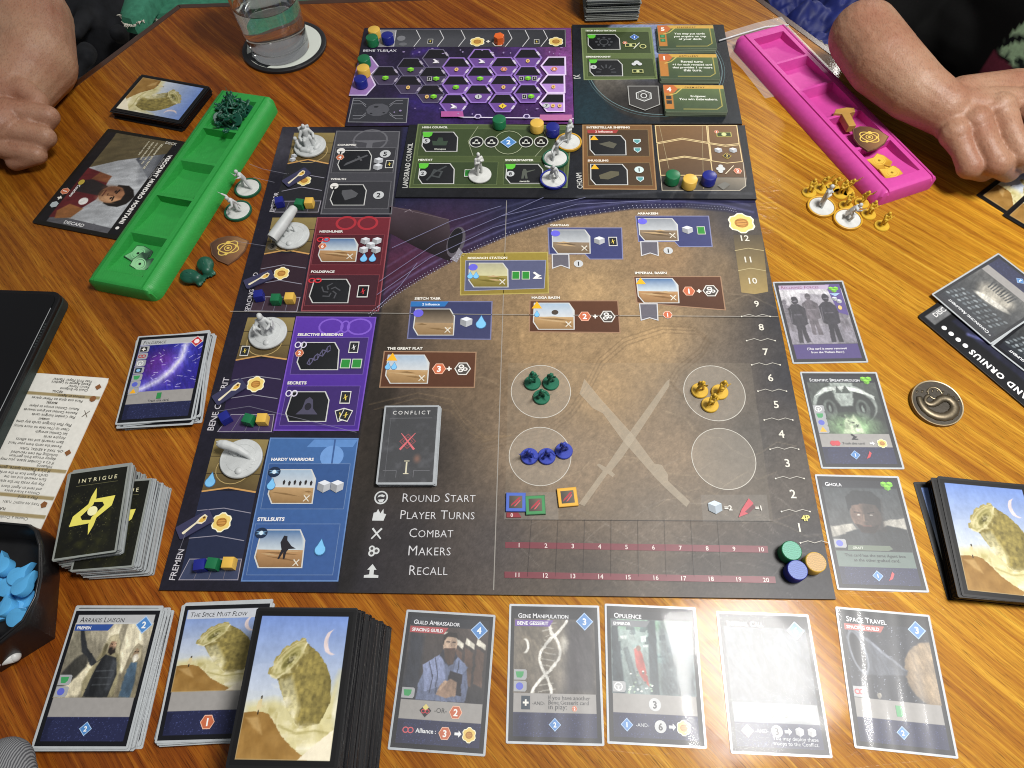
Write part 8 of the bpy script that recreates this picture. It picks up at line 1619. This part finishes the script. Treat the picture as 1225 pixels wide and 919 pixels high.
MB().lathe([(52, 655), (56, 660), (56, 668), (54, 671), (.5, 672)], 40).build('seat', grain(mat('black_seat', (.008, .008, .009), rough=.35), 200, .2), t, 40); MB().lathe([(14, 0), (14, 656)], 16).build('leg', BLKP, t, 40); MB().lathe([(120, 0), (118, 10), (14, 18)], 32).build('foot', BLKP, t, 40)

# cushion with a frayed white edge, blue crumpled cover, grey cloth
GC = grain(mat('green_canvas', (.045, .20, .125), rough=.9, spec=.2), 900, .6, amount=.25)
zc_ = -22; pl = [P(*c_, zc_)[:2] for c_ in ((138, 9), (150, 14), (180, 12), (212, 7), (280, 0), (392, 0), (392, -50), (150, -40), (143, -6))]; o_ = pl[3]
t = thing('cushion', 'green canvas cushion with a frayed white edge beyond the far left table side', 'cushion', (o_[0], o_[1], zc_-40))
mb = MB(); mb.prism([p_-o_ for p_ in pl], 14, 34, 8); mb.build('cover', GC, t, 40)
fl_ = [P(*c_, zc_+26)[:2]-o_ for c_ in ((137, 10), (150, 13), (164, 6), (172, -8), (190, -30), (150, -34), (141, -10))]; MB().prism(fl_, 33, 56, 8).build('flap', GC, t, 40)
fm = MB(); r = random.Random(2)
for (a, b, z) in ((pl[0]-o_, pl[1]-o_, 30), (pl[1]-o_, pl[2]-o_, 26), (pl[2]-o_, pl[3]-o_, 26), (fl_[0], fl_[1], 46), (fl_[1], fl_[2], 46)):
    n_ = int(np.linalg.norm(b-a)/1.6)+2
    for k in range(n_): w = a+(b-a)*k/n_; fm.tube([(*w, z), (w[0]+r.uniform(-3, 3), w[1]-r.uniform(1, 5), z+r.uniform(-4, 4))], [1.0, .5], 4)
fr_ = fm.build('frayed_edge', mat('white_thread', (.62, .60, .52), rough=.9), t); fr_['kind'] = 'stuff'
nu, nv = 64, 64; mb = MB(); T_, S_ = np.meshgrid(np.linspace(-90, 105, nu), np.linspace(22, 300, nv)); h1 = np.abs(vnoise(T_+200, S_, .016, 3, 3)-.5)*2; h2 = np.abs(vnoise(T_+.6*S_+200, S_, .034, 9, 3)-.5)*2; Z = -90+70*(1-h1)+32*(1-h2)-.10*S_
o_ = np.array([345.0, 834]); X_ = T_*ET[0]+S_*EN[0]; Y_ = T_*ET[1]+S_*EN[1]; mb.add(np.stack([X_, Y_, Z], -1).reshape(-1, 3), [(j*nu+i, j*nu+i+1, (j+1)*nu+i+1, (j+1)*nu+i) for j in range(nv-1) for i in range(nu-1)])
t = tag(mb.build('blue_cover', grain(mat('blue_nylon', (.006, .012, .105), rough=.6, spec=.4), 500, .2, amount=.3), None, 180), 'crumpled dark blue fabric beyond the far right table edge', 'fabric'); t.location = (o_[0]*S, o_[1]*S, 0)
sm_ = t.modifiers.new('soften', 'SUBSURF'); sm_.levels = 1; sm_.render_levels = 1
def lump(m): m.ball(P(2, 926, 16), (19, 22, 17), 24); m.ball(P(-20, 950, 16), (34, 30, 18), 20)
GF = mat('grey_weave', (.16, .165, .175), rough=.85, spec=.25); tc = N(GF, 'ShaderNodeTexCoord'); wv = N(GF, 'ShaderNodeTexWave'); wv.inputs['Scale'].default_value = 260; wv.inputs['Distortion'].default_value = 2.5; wv.inputs['Detail'].default_value = 2; L(GF, tc.outputs['Object'], wv.inputs['Vector'])
r_ = ramp(GF, [(.2, (.07, .072, .08)), (.8, (.24, .245, .255))]); L(GF, wv.outputs['Fac'], r_.inputs['Fac']); L(GF, r_.outputs[0], bsdf(GF).inputs['Base Color']); bu = N(GF, 'ShaderNodeBump'); bu.inputs['Strength'].default_value = .4; bu.inputs['Distance'].default_value = .0006; L(GF, wv.outputs['Fac'], bu.inputs['Height']); L(GF, bu.outputs[0], bsdf(GF).inputs['Normal'])
tag(put('grey_cloth', blob('grey_cloth', lump, 1.5, 4), GF), 'rounded lump of grey woven fabric at the bottom left corner', 'fabric')

# the cards under the right hand
c1, e1 = P(1170, 231, 3)[:2], P(1206, 254, 3)[:2]; dv_ = (e1-c1)/np.linalg.norm(e1-c1); aa = math.atan2(dv_[1], dv_[0]); nv_ = np.array([-dv_[1], dv_[0]])
for k, (off, lb_) in enumerate(((0, 'black sleeved desert backed card under the right hand, lowest and farthest left'), (30, 'black sleeved desert backed card under the right hand, middle one'), (58, 'black sleeved desert backed card under the right hand, uppermost'))):
    ctr = c1+dv_*(33+off)+nv_*45*1.0-nv_*(0 if k == 0 else 3); backcard(lb_, None, .1+k*.75, at=(ctr[0], ctr[1], aa+k*.05))
